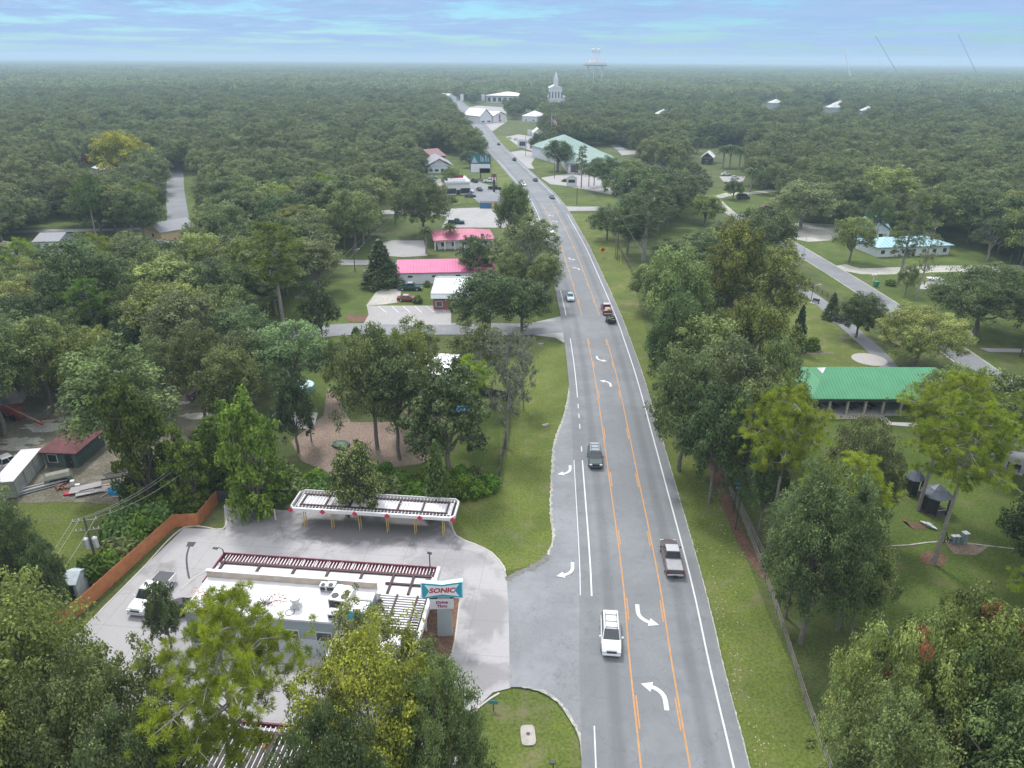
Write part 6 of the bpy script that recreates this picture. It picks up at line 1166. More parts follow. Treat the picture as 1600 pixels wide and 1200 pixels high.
def cone_tree(name, seed, Hh, Rr, n, leaf, mats=None, cb=.05):
    rg = np.random.default_rng(seed); cc = []; cr = []
    for i in range(130):
        q = (i + .5) / 130; a = i * 2.4; rr = Rr * (1 - q) ** .8 * rg.uniform(.6, .95); cc.append((rr * math.cos(a), rr * math.sin(a), Hh * (cb + (1 - cb) * q * .97))); cr.append(Rr * rg.uniform(.14, .3) * (1.1 - .6 * q))
    cc = np.array(cc); cr = np.array(cr); ct = .2 + .5 * rg.random(130); ce, nx, tx, sz, ti = clump_leaves(rg, cc, cr, n, leaf, ct, .3, 1.2); k = ce[:, 2] > .1
    cm = quads_mesh(name + '_crown', ce[k], nx[k], tx[k], sz[k], .5, ti[k], mats or [LM_mag]); b = MB(); b.tube([(0, 0, -.1), (0, 0, Hh * .5), (0, 0, Hh * .93)], [.22, .14, .03], 6)
    return ext(cm, name, b, [BARK])
def palm_tree(name, seed, Hh, Rr):
    rg = np.random.default_rng(seed); ce = []; nx = []; tx = []; sz = []; ti = []
    for i in range(46):
        a = i * 2.4; el = R(75 - 125 * i / 46); L0 = Rr * rg.uniform(.85, 1.1); dh = np.array([math.cos(a), math.sin(a), 0])
        for j in range(16):
            u = (j + .6) / 16; p = np.array([0, 0, Hh * .92]) + dh * L0 * u * math.cos(el) + np.array([0, 0, L0 * (u * math.sin(el) - .55 * u * u)])
            for s in (-1, 1):
                side = np.array([-dh[1], dh[0], 0]) * s; t_ = nrm((side * .8 + dh * .7 + np.array([0, 0, -.35]))[None])[0]; ce.append(p + t_ * .32); tx.append(t_); nx.append(nrm(np.cross(t_, dh + rg.normal(size=3) * .2)[None])[0]); sz.append(.42 * (1.1 - u * .5)); ti.append(rg.uniform(.1, .9))
    cm = quads_mesh(name + '_crown', np.array(ce), np.array(nx), np.array(tx), np.array(sz), .2, np.array(ti), [LM_palm]); b = MB(); b.tube([(0, 0, -.1), (.1, 0, Hh * .5), (0, 0, Hh * .93)], [.26, .2, .22], 8)
    return ext(cm, name, b, [BARKP])
def bare_tree(name, seed, Hh, Rr, moss=0.0):
    rg = np.random.default_rng(seed); b = MB(); tips = []
    tr = limb(b, (0, 0, -.1), (.3, 0, Hh * .9), .22, .05, rg, 6, .03, 6)
    for i in range(26):
        t = .3 + .68 * i / 26; s = tr[min(6, int(t * 6.5))]; a = i * 2.4; ln = Rr * rg.uniform(.5, 1.05) * (1.2 - .6 * t); e = (s[0] + ln * math.cos(a), s[1] + ln * math.sin(a), s[2] + ln * rg.uniform(.1, .7))
        pts = limb(b, s, e, .07, .02, rg, 4, .16, 4)
        for j in range(5):
            p = pts[rg.integers(2, 5)]; e2 = (p[0] + rg.normal() * ln * .3, p[1] + rg.normal() * ln * .3, p[2] + rg.uniform(-.1, .4) * ln); limb(b, p, e2, .03, .01, rg, 2, .1, 3); tips += [e2, pts[rg.integers(2, 5)]]
    cc = np.array(tips); ct = .5 * np.ones(len(cc)); ce, nx, tx, sz, ti = clump_leaves(rg, cc, np.full(len(cc), .45), 26 if moss else 7, .15, ct, .1, 1.7 if moss else 1)
    cm = quads_mesh(name + '_crown', ce, nx, tx, sz, .45, ti, [LM_moss if moss else LM_oak]); return ext(cm, name, b, [BARKP])
def shrub(name, seed, Hh, Rr, mats=None, n=90, leaf=.14):
    rg = np.random.default_rng(seed); k = 34; d = rdirs(rg, k, .3); d[:, 2] = abs(d[:, 2]); cc = d * np.array([Rr * .7, Rr * .7, Hh * .62]) * rg.uniform(.4, 1, k)[:, None]; cc[:, 2] += Hh * .12
    ce, nx, tx, sz, ti = clump_leaves(rg, cc, Rr * rg.uniform(.22, .42, k), n, leaf, .2 + .5 * rg.random(k), .3, .9); q = ce[:, 2] > .02
    cm = quads_mesh(name + '_crown', ce[q], nx[q], tx[q], sz[q], .5, ti[q], mats or [LM_oak]); b = MB()
    for i in range(5): b.cyl((0, 0, 0), tuple(cc[i] * .8), .05, .02, 4)
    return cm, b.mesh(name + '_stem', [BARK]), Hh, Rr
LIB = {
 'oak': [broad_tree('oak', s, 13, 6.5, 18, 12, 84, .175, .24) for s in (1, 2, 3)],
 'tall': [broad_tree('tall_oak', s, 17, 5.2, 18, 11, 80, .175, .34, shape=1.25, crad=.3) for s in (11, 12)],
 'loose': [broad_tree('loose_oak', s, 15, 6.0, 16, 10, 66, .16, .3, bare=1, crad=.2) for s in (21, 22)],
 'nearoak': [broad_tree('near_oak', s, 13, 7.5, 28, 16, 120, .118, .16, crad=.18) for s in (31, 32)],
 'yellow': [broad_tree('yellow_oak', 41, 13, 7.5, 24, 14, 116, .115, .25, bare=1, crad=.18)],
 'redoak': [broad_tree('red_tinged_oak', 51, 12, 7.5, 28, 15, 120, .118, .2, mats=[LM_oak, LM_red], accents=(.06, 'lobe'), bare=1, crad=.18)],
 'magnolia': [broad_tree('magnolia', s, 11, 5, 16, 12, 66, .18, .12, mats=[LM_mag]) for s in (61,)],
 'blossom': [broad_tree('blossom_tree', 66, 9, 4.5, 18, 12, 84, .15, .08, mats=[LM_mag, LM_flower], accents=(.22, 'leaf'))],
 'vine': [broad_tree('vine_tree', s, 12, 4.2, 20, 12, 60, .2, -.35, mats=[LM_vine]) for s in (71, 72)],
 'pine': [pine_tree('pine', s, 22, 4.6, 40) for s in (81, 82)],
 'nearpine': [pine_tree('near_pine', s, 20, 5.4, 38, .52, 120, .55, blen=.55, bw=.04, tn=5.0) for s in (91, 92)],
 'slim': [pine_tree('slim_pine', 95, 20, 3.2, 50, .62, 40, .32, mats=[LM_oak])],
 'cone': [cone_tree('conifer', 101, 9, 2.4, 60, .17)],
 'palm': [palm_tree('palm', 111, 8, 2.3)],
 'bare': [bare_tree('bare_tree', 121, 13, 3.2)], 'mossy': [bare_tree('mossy_tree', 125, 14, 4.5, 1)],
 'shrub': [shrub('shrub', 131, 1.6, 1.3), shrub('shrub', 132, 1.6, 1.3, [LM_vine])],
}
KN = dict(oak='oak_tree', tall='oak_tree', loose='oak_tree', nearoak='oak_tree', yellow='oak_tree', redoak='oak_tree', magnolia='magnolia_tree', blossom='magnolia_tree', vine='vine_covered_tree', pine='pine_tree', nearpine='pine_tree', slim='pine_tree', cone='conifer', palm='palm_tree', bare='bare_tree', mossy='mossy_tree', shrub='shrub')
TREES = []      # placed trees: (x, y, radius)
DARKG, MIDG, LITE, OLIVE, BLUEG, GREYG = (0.72, .82, .80, 1), (1.08, 1.15, 1.02, 1), (1.5, 1.45, 1.1, 1), (1.25, 1.2, .8, 1), (.85, .95, 1.0, 1), (1.12, 1.12, 1.2, 1)
YELL = (2.3, 1.85, .5, 1); BRIGHT = (1.55, 1.45, .9, 1)
def plant(kind, x, y, h, r, col, label, cat=None, group=None, seed=0, lean=(0, 0)):
    rnd = random.Random(seed * 7 + int(x * 13 + y * 7)); lib = LIB[kind]; cm, tm, Hh, Rr = lib[rnd.randrange(len(lib))]
    t = thing(KN[kind], label, cat or ('shrub' if kind == 'shrub' else 'tree'), (x, y, 0), rnd.uniform(0, 6.28), group)
    t.rotation_euler = (lean[0], lean[1], rnd.uniform(0, 6.28)) if lean != (0, 0) else (0, 0, rnd.uniform(0, 6.28))
    c = link('crown', cm, t); k = link('stem' if kind == 'shrub' else 'trunk', tm, t)
    for o in (c, k): o.scale = (r / Rr, r / Rr, h / Hh); o.color = col
    k.color = (1, 1, 1, 1); TREES.append((x, y, r)); return t
def T(kind, xb, yb, yt, w, col, label, cat=None, group=None, lean=(0, 0), h=None):
    b = P(xb, yb); h = h or hgt(xb, yb, yt); z = proj((b.x, b.y, h * .7))[2]; return plant(kind, b.x, b.y, h, w / 2 * z / F, col, label, cat, group, len(TREES), lean)
# ------------------------------------------------------------------ trees one can tell apart
HT = [
 ('nearoak', 75, 1265, 955, 300, OLIVE, 'broad olive green oak filling the corner beside the orange fence'),
 ('nearoak', 215, 1330, 1040, 230, MIDG, 'dense oak between the bright pine and the corner oak'),
 ('nearoak', 15, 1400, 1090, 260, OLIVE, 'oak with pale bare limbs cut off by the lower left corner of the photo'),
 ('nearoak', 280, 1450, 1150, 220, DARKG, 'dark shaded oak under the bright pine'),
 ('magnolia', 268, 1015, 912, 58, MIDG, 'small leafy tree standing between the white pickup and the flat white roof'),
 ('nearpine', 405, 1335, 962, 265, BRIGHT, 'bright yellow green pine with a thick trunk in front of the flat white roof'),
 ('yellow', 600, 1290, 1005, 275, (1.95, 1.6, .62, 1), 'oak turning yellow with grey bare twigs below the restaurant sign'),
 ('nearoak', 690, 1310, 1035, 170, MIDG, 'dark green tree at the right edge of the yellowing oak by the driveway'),
 ('nearoak', 545, 1460, 1150, 200, DARKG, 'dark oak behind the yellowing oak at the bottom edge'),
 ('loose', 575, 1100, 942, 110, LITE, 'small light green tree against the ribbed patio canopy'),
 ('oak', 655, 1085, 1000, 80, MIDG, 'low green tree at the corner of the ribbed patio canopy'),
 ('redoak', 1335, 1280, 985, 190, LITE, 'oak with red leaf clusters beside the rail fence'),
 ('redoak', 1440, 1260, 960, 250, OLIVE, 'broad oak with one big dark red patch near the park lawn'),
 ('nearoak', 1510, 1370, 1070, 270, MIDG, 'dark oak below the red tinged oaks in the lower right corner'),
 ('nearoak', 1330, 1400, 1100, 230, MIDG, 'oak at the bottom edge beside the rail fence'),
 ('nearpine', 1590, 1150, 862, 170, BRIGHT, 'pine with pale bare limbs at the right edge above the red tinged oaks'),
 ('nearpine', 1612, 1330, 1040, 150, BRIGHT, 'pine cut off by the lower right edge of the photo'),
 ('nearoak', 1250, 1005, 745, 175, DARKG, 'tall dark oak leaning over the rail fence beside the park lawn'),
 ('oak', 1308, 985, 820, 120, MIDG, 'shaded oak right behind the tall dark oak at the rail fence'),
 ('nearpine', 1458, 882, 628, 170, BRIGHT, 'pine with a long bare trunk standing on red mulch in the park'),
 ('nearpine', 1434, 797, 585, 150, BRIGHT, 'pine rising behind the gazebo, its crown over the green roof corner'),
 ('nearpine', 1605, 800, 600, 150, BRIGHT, 'pine at the right edge near the park bench'),
 ('nearpine', 1200, 854, 610, 150, BRIGHT, 'pine with pale open limbs between the rail fence and the park'),
 ('nearpine', 1285, 905, 715, 140, BRIGHT, 'lower pine in front of the grey green oak'),
 ('nearoak', 1322, 835, 662, 130, GREYG, 'round grey green oak in the park left of the gazebo'),
 ('oak', 1228, 965, 810, 90, MIDG, 'low oak pressed against the inner side of the rail fence'),
 ('oak', 1185, 835, 700, 80, DARKG, 'dark oak directly behind the blue topped park sign'),
 ('oak', 1205, 730, 585, 90, OLIVE, 'olive oak beside the left end of the green pavilion lawn'),
 ('oak', 705, 300, 262, 30, MIDG, 'small round tree behind the restaurant'), ('oak', 630, 300, 262, 50, MIDG, 'oak left of the restaurant lawn'), ('oak', 612, 290, 252, 40, OLIVE, 'olive oak above the lawn left of the gabled house'), ('oak', 735, 262, 236, 34, DARKG, 'dark oak between the gabled house and the billboard'), ('oak', 655, 275, 245, 36, DARKG, 'dark oak touching the left side of the gabled house'),
 ('oak', 640, 660, 520, 90, OLIVE, 'olive oak covering the corner of the white roofed house'), ('oak', 535, 625, 535, 60, MIDG, 'oak at the head of the pink dirt drive'), ('oak', 985, 290, 250, 44, MIDG, 'oak at the far right corner of the big pale green roof'),
 ('oak', 1330, 990, 850, 100, MIDG, 'oak at the park side of the dark oak, above the red tinged oaks'),
 ('oak', 150, 640, 520, 110, OLIVE, 'olive oak at the left end of the long white roof'), ('oak', 322, 655, 520, 100, MIDG, 'oak right behind the old purple car'), ('oak', 262, 640, 535, 80, DARKG, 'dark oak in front of the long white roof'), ('oak', 375, 690, 545, 105, MIDG, 'oak between the old purple car and the vine smothered tree'), ('oak', 82, 640, 500, 110, MIDG, 'oak behind the red loader'), ('vine', 335, 735, 660, 75, MIDG, 'vine covered tree at the corner where the orange fence ends'),
 ('palm', 1210, 885, 785, 60, BLUEG, 'cabbage palm under the pines beside the park path'),
 ('magnolia', 1600, 900, 765, 110, MIDG, 'dark glossy tree at the right edge beside the park lawn'),
 ('oak', 1047, 560, 390, 118, MIDG, 'oak at the head of the tree row beside the highway verge'),
 ('oak', 1046, 640, 462, 96, DARKG, 'dark oak second in the tree row beside the highway verge'),
 ('oak', 1085, 655, 495, 140, MIDG, 'broad oak in the middle of the tree row beside the highway'),
 ('oak', 1060, 735, 555, 130, DARKG, 'oak reaching over the verge across from the turn lane taper'),
 ('oak', 1125, 710, 540, 150, GREYG, 'grey green oak with thin bare twigs left of the green pavilion'),
 ('oak', 1108, 785, 610, 130, DARKG, 'dark oak at the clay strip where the rail fence starts'),
 ('oak', 1172, 770, 600, 120, MIDG, 'oak hidden behind the open limbed pine by the fence'),
 ('tall', 1130, 545, 345, 95, OLIVE, 'tall olive tree above the middle of the roadside tree row'),
 ('tall', 1187, 560, 383, 110, LITE, 'tall light green tree left of the park path'),
 ('oak', 1160, 645, 470, 130, OLIVE, 'olive oak directly below the tall light green tree'),
 ('oak', 1195, 690, 530, 80, MIDG, 'oak touching the left end of the green pavilion'),
 ('oak', 1066, 660, 520, 70, MIDG, 'narrow oak squeezed in the roadside tree row'),
 ('oak', 1034, 606, 478, 62, MIDG, 'small oak at the verge edge across from the red pickup'),
 ('slim', 1005, 407, 278, 85, DARKG, 'tall pine with a bare trunk beside the utility poles'),
 ('oak', 948, 375, 322, 62, DARKG, 'dark tree at the corner of the crossing driveway and the highway'),
 ('oak', 980, 398, 325, 66, DARKG, 'dark tree left of the tall bare trunked pine'),
 ('oak', 1045, 418, 374, 60, GREYG, 'low grey green tree in front of the bare trunked pine'),
 ('oak', 1185, 432, 328, 100, DARKG, 'dark oak where the side street begins'),
 ('oak', 1100, 352, 306, 60, OLIVE, 'olive tree beside the curve of the gravel drive'),
 ('oak', 1060, 340, 272, 90, BLUEG, 'rounded blue green oak above the open lawn'),
 ('oak', 1020, 335, 262, 80, DARKG, 'dark oak left of the rounded blue green oak'),
 ('oak', 1250, 358, 286, 108, GREYG, 'big spreading oak at the sandy lot'),
 ('oak', 1326, 410, 340, 64, LITE, 'round yellow green tree in front of the pale blue roof'),
 ('nearoak', 1523, 524, 412, 168, DARKG, 'huge spreading live oak with a thick forked trunk on the lawn'),
 ('nearoak', 1337, 528, 461, 74, DARKG, 'small rounded oak beside the bend of the park path'),
 ('nearoak', 1428, 572, 485, 130, LITE, 'dense round oak behind the green pavilion roof'),
 ('cone', 1243, 550, 478, 28, BLUEG, 'slender conifer standing next to a round bush above the green pavilion'),
 ('cone', 1297, 499, 458, 26, MIDG, 'small young conifer beside the park path'),
 ('slim', 1403, 445, 304, 62, MIDG, 'tall leaning pine in front of the pale blue roof'),
 ('bare', 1431, 470, 350, 44, MIDG, 'dead leafless tree beside the tall leaning pine'),
 ('oak', 1414, 462, 415, 34, GREYG, 'small grey bush-like tree below the leaning pine'),
 ('oak', 1368, 374, 305, 50, DARKG, 'dark tree covering the gable of the pale blue house'),
 ('palm', 666, 397, 355, 30, MIDG, 'cabbage palm at the left end of the rose roofed building'),
 ('palm', 703, 386, 349, 26, MIDG, 'cabbage palm before the middle of the rose roofed building'),
 ('cone', 597, 447, 376, 62, MIDG, 'wide dark cedar at the left end of the pink roof'),
 ('magnolia', 745, 436, 368, 60, MIDG, 'dark tree between the pink roof and the flat roofed brick shop'),
 ('nearoak', 662, 368, 281, 98, DARKG, 'large dark oak beside the restaurant parking lot'),
 ('oak', 803, 400, 288, 64, MIDG, 'roadside oak beside the blue dumpster'),
 ('loose', 828, 450, 338, 96, GREYG, 'grey mossy oak overhanging the highway near the white van'),
 ('oak', 852, 480, 398, 60, MIDG, 'oak overhanging the highway edge beside the silver car'),
 ('oak', 762, 530, 428, 125, DARKG, 'dark oak at the right end of the shop parking stalls'),
 ('oak', 815, 520, 440, 100, DARKG, 'dark oak beside the mouth of the side street'),
 ('loose', 785, 440, 372, 60, GREYG, 'thin grey oak above the flat roofed brick shop'),
 ('magnolia', 503, 532, 443, 62, MIDG, 'narrow dark tree at the side street left of the mulch bed'),
 ('oak', 463, 625, 505, 118, (1.15, 1.3, 1.45, 1), 'silvery green oak below the utility pole on the lawn'),
 ('cone', 561, 575, 512, 44, MIDG, 'pointed young pine below the side street'),
 ('loose', 650, 620, 500, 90, MIDG, 'thin oak with forked limbs in front of the white roofed house'),
 ('oak', 590, 702, 518, 128, MIDG, 'tall vine wrapped oak left of the dirt yard'),
 ('tall', 625, 718, 545, 90, DARKG, 'oak with a pale straight trunk in the dirt yard'),
 ('magnolia', 700, 742, 572, 150, MIDG, 'broad dark magnolia in the fenced yard'),
 ('loose', 745, 625, 505, 105, MIDG, 'oak above the magnolia beside the white roofed house'),
 ('mossy', 792, 700, 515, 80, MIDG, 'grey moss hung tree at the grey yard fence'),
 ('mossy', 818, 640, 525, 50, MIDG, 'smaller moss hung tree beside the verge'),
 ('blossom', 562, 808, 697, 90, MIDG, 'rounded tree full of pale yellow blossom over the parking canopy'),
 ('cone', 684, 802, 690, 48, (1.3, 1.5, .9, 1), 'narrow vine grown tree hanging over the right half of the parking canopy'),
 ('vine', 405, 798, 620, 98, MIDG, 'tall vine smothered tree at the corner of the parking lot'),
 ('vine', 355, 760, 650, 70, MIDG, 'vine smothered tree behind the fence corner'),
 ('vine', 300, 790, 668, 80, MIDG, 'lower vine covered tree by the leaning utility pole'),
 ('magnolia', 466, 708, 580, 70, BLUEG, 'slim blue green tree beside the concrete slab'),
 ('slim', 487, 690, 590, 34, BLUEG, 'tiny crowned pine at the corner of the concrete slab'),
 ('tall', 212, 752, 540, 165, MIDG, 'very large dark oak over the rusty red shed'),
 ('vine', 240, 790, 600, 90, DARKG, 'vine covered tree at the right side of the large dark oak'),
 ('nearoak', 45, 985, 790, 135, DARKG, 'dark rounded oak at the left edge below the green lawn'),
 ('oak', 95, 1000, 850, 70, DARKG, 'smaller dark oak beside the pole with transformers'),
 ('tall', 8, 682, 480, 110, MIDG, 'tall oak with a pale trunk at the left edge beside the red loader'),
 ('pine', 446, 528, 350, 115, (1.0, 1.0, .9, 1), 'tall pine with a straight bare trunk left of the utility poles'),
 ('oak', 198, 296, 207, 84, YELL, 'bright yellow tree among the green crowns beside the straight street'),
 ('palm', 1089, 240, 214, 24, BLUEG, 'slim palm left of the small white roof'), ('palm', 1107, 252, 213, 24, BLUEG, 'palm in front of the small white roof'),
 ('palm', 1129, 262, 228, 26, BLUEG, 'palm just right of the small white roof'), ('palm', 1140, 262, 226, 28, BLUEG, 'thick palm second to the right of the small white roof'),
 ('palm', 1155, 262, 231, 26, BLUEG, 'palm farthest right of the small white roof'), ('palm', 1172, 300, 262, 30, BLUEG, 'palm like tree above the parked white sedans'),
 ('oak', 872, 268, 220, 50, DARKG, 'round oak left of the big pale green roof'), ('oak', 842, 244, 208, 34, DARKG, 'dark oak beside the monument sign with the arch'),
 ('palm', 870, 268, 240, 16, MIDG, 'small palm at the front left corner of the big pale green roof'), ('slim', 908, 294, 228, 26, MIDG, 'narrow pine in front of the big pale green roof'),
 ('oak', 945, 300, 246, 62, BLUEG, 'round tree right in front of the big pale green roof'), ('palm', 920, 292, 262, 16, MIDG, 'little palm beside the narrow pine'),
 ('palm', 928, 290, 258, 16, MIDG, 'little palm right of the narrow pine'), ('oak', 975, 330, 262, 70, BLUEG, 'oak at the right end of the pale green roofed complex'),
 ('oak', 1375, 345, 262, 100, LITE, 'light green crown highest above the pale blue roof'),
 ('oak', 1145, 312, 282, 34, DARKG, 'small dark tree above the parked dark van'),
 ('pine', 7, 215, 74, 26, DARKG, 'lone very tall tree whose crown stands above the horizon at the left edge'),
]
hsel = []
for i, (k, xb, yb, yt, w, col, lab) in enumerate(HT):
    t = T(k, xb, yb, yt, w, col, lab)
    hsel.append((i, round(hgt(xb, yb, yt), 1)))
print('HEIGHTS', [(HT[i][0], HT[i][1], h) for i, h in hsel if h > 24 or h < 7])
# lean of nothing; mask of the picture regions the photo keeps clear
def inpoly(px, py, poly):
    c = np.zeros(len(px), bool); n = len(poly); j = n - 1
    for i in range(n):
        xi, yi = poly[i]; xj, yj = poly[j]
        if yi != yj: c ^= ((yi > py) != (yj > py)) & (px < (xj - xi) * (py - yi) / (yj - yi) + xi)
        j = i
    return c
CLEAR = [
 [(763, 215), (798, 212), (872, 262), (872, 300), (900, 330), (960, 322), (985, 420), (985, 500), (1010, 600), (1090, 740), (1200, 900), (1300, 1260), (740, 1260), (700, 1050), (720, 900), (790, 800), (845, 640), (845, 525), (830, 505), (870, 490), (884, 450), (874, 385), (845, 330), (790, 250)],
 [(128, 950), (340, 765), (455, 762), (720, 765), (800, 900), (800, 1080), (700, 1050), (500, 1000), (283, 1010), (200, 1060), (90, 1060)],
 [(0, 610), (85, 600), (85, 700), (215, 760), (320, 725), (400, 600), (430, 600), (440, 640), (530, 640), (530, 740), (700, 745), (785, 745), (800, 620), (830, 540), (890, 540), (860, 880), (720, 800), (440, 780), (330, 770), (130, 820), (0, 800)],
 [(1205, 430), (1330, 345), (1500, 360), (1505, 385), (1600, 385), (1600, 555), (1560, 580), (1450, 570), (1450, 640), (1600, 690), (1600, 1010), (1500, 960), (1380, 980), (1300, 960), (1280, 660), (1232, 640), (1232, 560), (1200, 540)],
 [(1090, 295), (1130, 268), (1165, 268), (1170, 295), (1215, 292), (1215, 325), (1195, 350), (1215, 348), (1320, 350), (1320, 372), (1240, 380), (1120, 345), (1020, 400), (1000, 400), (1000, 350), (1080, 340)],
 [(655, 262), (662, 250), (668, 225), (700, 225), (712, 250), (725, 258), (738, 240), (770, 235), (800, 290), (775, 360), (775, 450), (740, 500), (830, 500), (830, 530), (700, 530), (690, 590), (610, 590), (620, 560), (560, 545), (520, 600), (490, 620), (470, 510), (440, 500), (460, 440), (530, 430), (520, 385), (600, 370), (600, 320), (700, 320), (600, 300)],
 [(258, 250), (300, 250), (306, 345), (285, 352), (260, 380), (220, 378), (220, 348), (255, 345)], [(30, 345), (140, 352), (200, 352), (180, 362), (90, 385), (12, 388)], [(70, 330), (104, 328), (104, 352), (70, 356)],
 [(120, 240), (160, 240), (165, 270), (142, 270)],
 [(872, 215), (985, 225), (1000, 240), (990, 300), (870, 300)], [(697, 142), (722, 142), (745, 175), (752, 140), (812, 140), (812, 155), (770, 156), (800, 180), (850, 205), (845, 240), (790, 240), (765, 215), (745, 200), (715, 165)],
 [(855, 128), (880, 128), (884, 162), (855, 160)], [(812, 170), (842, 170), (845, 186), (820, 186)], [(1095, 232), (1115, 232), (1115, 248), (1090, 248)], [(1082, 214), (1165, 216), (1165, 258), (1082, 250)], [(1192, 152), (1214, 152), (1214, 168), (1192, 168)], [(1283, 156), (1310, 156), (1310, 174), (1283, 174)], [(1019, 168), (1031, 168), (1031, 182), (1019, 182)], [(1338, 164), (1352, 164), (1352, 180), (1338, 180)], [(1340, 330), (1395, 330), (1395, 360), (1340, 360)],
 [(540, 360), (600, 380), (560, 440), (540, 440)], [(430, 1080), (470, 1080), (470, 1200), (370, 1200), (370, 1130)],
 [(640, 540), (700, 540), (700, 590), (630, 590)], [(1420, 355), (1500, 355), (1500, 395), (1420, 395)], [(960, 228), (1040, 262), (1040, 275), (970, 250)], [(280, 560), (170, 560), (200, 590), (290, 590)],
]
mk = np.zeros((320, 440), bool); gy, gx = np.mgrid[0:320, 0:440]; fx = gx.ravel() * 5.0 - 300 + 2.5; fy = gy.ravel() * 5.0 + 2.5
for pl in CLEAR: mk |= inpoly(fx, fy, pl).reshape(mk.shape)
def blocked(a):        # a: rows x, y, height, radius -> share of the crown's outline samples in a clear region
    n = len(a); s = np.zeros(n); tot = 0
    for ang in list(np.linspace(0, 2 * math.pi, 8, endpoint=False)) + [None]:
        for zf in ((.95, .7, .45) if ang is None else (.62,)):
            r = 0 if ang is None else .72
            p = np.stack([a[:, 0] + a[:, 3] * r * (math.cos(ang) if ang is not None else 0), a[:, 1] + a[:, 3] * r * .6 * (math.sin(ang) if ang is not None else 0), a[:, 2] * (zf if ang is None else .68 + .27 * math.sin(ang))], 1)
            x, y, z = projn(p); ix = ((x + 300) / 5).astype(int); iy = (y / 5).astype(int)
            ok = (ix >= 0) & (ix < 440) & (iy >= 0) & (iy < 320); v = np.zeros(n); v[ok] = mk[iy[ok], ix[ok]]; s += v; tot += 1
    base = a.copy(); x, y, z = projn(np.stack([a[:, 0], a[:, 1], a[:, 0] * 0], 1))
    ix = ((x + 300) / 5).astype(int); iy = (y / 5).astype(int); ok = (ix >= 0) & (ix < 440) & (iy >= 0) & (iy < 320); v = np.zeros(n); v[ok] = mk[iy[ok], ix[ok]]
    return s / tot
rg = np.random.default_rng(5)
def jitter_grid(x0, x1, y0, y1, st):
    xs = np.arange(x0, x1, st); ys_ = np.arange(y0, y1, st * .92); X, Y = np.meshgrid(xs, ys_); X = X + (np.arange(len(ys_))[:, None] % 2) * st / 2
    return np.stack([X.ravel() + rg.uniform(-.32, .32, X.size) * st, Y.ravel() + rg.uniform(-.32, .32, X.size) * st], 1)
c = jitter_grid(-1000, 1000, 30, 1150, 7.8)
sz_ = rg.beta(2, 2.2, len(c)); ht = 8.5 + 9.5 * sz_ + rg.uniform(-1, 1, len(c)); ra = 3.9 + 4.8 * sz_ + rg.uniform(-.5, .8, len(c)); A = np.column_stack([c, ht, ra])
x, y, z = projn(np.column_stack([c, np.zeros(len(c))])); dist = np.hypot(c[:, 0], c[:, 1])
inview = (z > 5) & (x > -650) & (x < 2250) & (y < 1330)
A = A[inview]
RP = np.array([[p.x, p.y] for p in ROAD]); SP = np.array([[p.x, p.y] for p in SIDE])
def far_from(a, pts, d): return np.min((a[:, None, 0] - pts[None, :, 0]) ** 2 + (a[:, None, 1] - pts[None, :, 1]) ** 2, 1) > d * d
A = A[far_from(A, RP, 14) & far_from(A, SP, 9)]
A = A[blocked(A) < 0.05]; lf = np.sin(A[:, 0] * .021 + 1) + np.sin(A[:, 1] * .017 + A[:, 0] * .008) + np.sin(A[:, 0] * .05 - A[:, 1] * .043); A = A[(lf < 2.05) | (A[:, 1] < 300)]
hp = np.array(TREES); dd = np.sqrt((A[:, None, 0] - hp[None, :, 0]) ** 2 + (A[:, None, 1] - hp[None, :, 1]) ** 2); A = A[np.all(dd > (A[:, None, 3] + hp[None, :, 2]) * .58, 1)]
A = A[np.argsort(np.hypot(A[:, 0], A[:, 1]))]
xx, yy, _ = projn(np.column_stack([A[:, :2], A[:, 2] * .6])); vis = (xx > -20) & (xx < 1620) & (yy < 1210) & (yy > 0)
order = [i for i in range(len(A)) if vis[i]]; NAUTO = 300 - len(HT); near = order[:NAUTO]; nearset = set(near)
PAL = [(DARKG, 'dark green'), (MIDG, 'mid green'), (OLIVE, 'olive green'), (LITE, 'light green'), (BLUEG, 'blue green'), (GREYG, 'grey green')]
LAND = [('the rusty red shed', 100, 695), ('the storage container', 28, 745), ('the old purple car', 320, 618), ('the long white roof', 240, 572), ('the yellow walls', 236, 360), ('the dark grey roof', 75, 372), ('the bright yellow tree', 198, 250), ('the straight street', 272, 290),
 ('the tall straight pine', 446, 420), ('the silvery green oak', 463, 550), ('the lawn poles', 474, 465), ('the wide dark cedar', 597, 410), ('the restaurant lot', 660, 320), ('the gabled house', 686, 262), ('the brown roofed house', 684, 243), ('the billboard', 752, 252), ('the pink roof', 660, 412),
 ('the park path', 1265, 455), ('the side street', 1300, 420), ('the green pavilion', 1345, 600), ('the pale blue roof', 1430, 375), ('the huge live oak', 1523, 460), ('the small white roof', 1105, 240), ('the parked white sedans', 1145, 275), ('the gravel drive', 1150, 305), ('the big pale green roof', 925, 245), ('the flagpole', 863, 205), ('the tall light green tree', 1187, 450),
 ('the bare trunked pine', 1005, 340), ('the vine smothered tree', 405, 700), ('the broad magnolia', 705, 650), ('the orange fence', 230, 860), ('the sandy lot', 1260, 362), ('the far right street end', 1560, 600), ('the dirt yard', 300, 650)]
recs = []
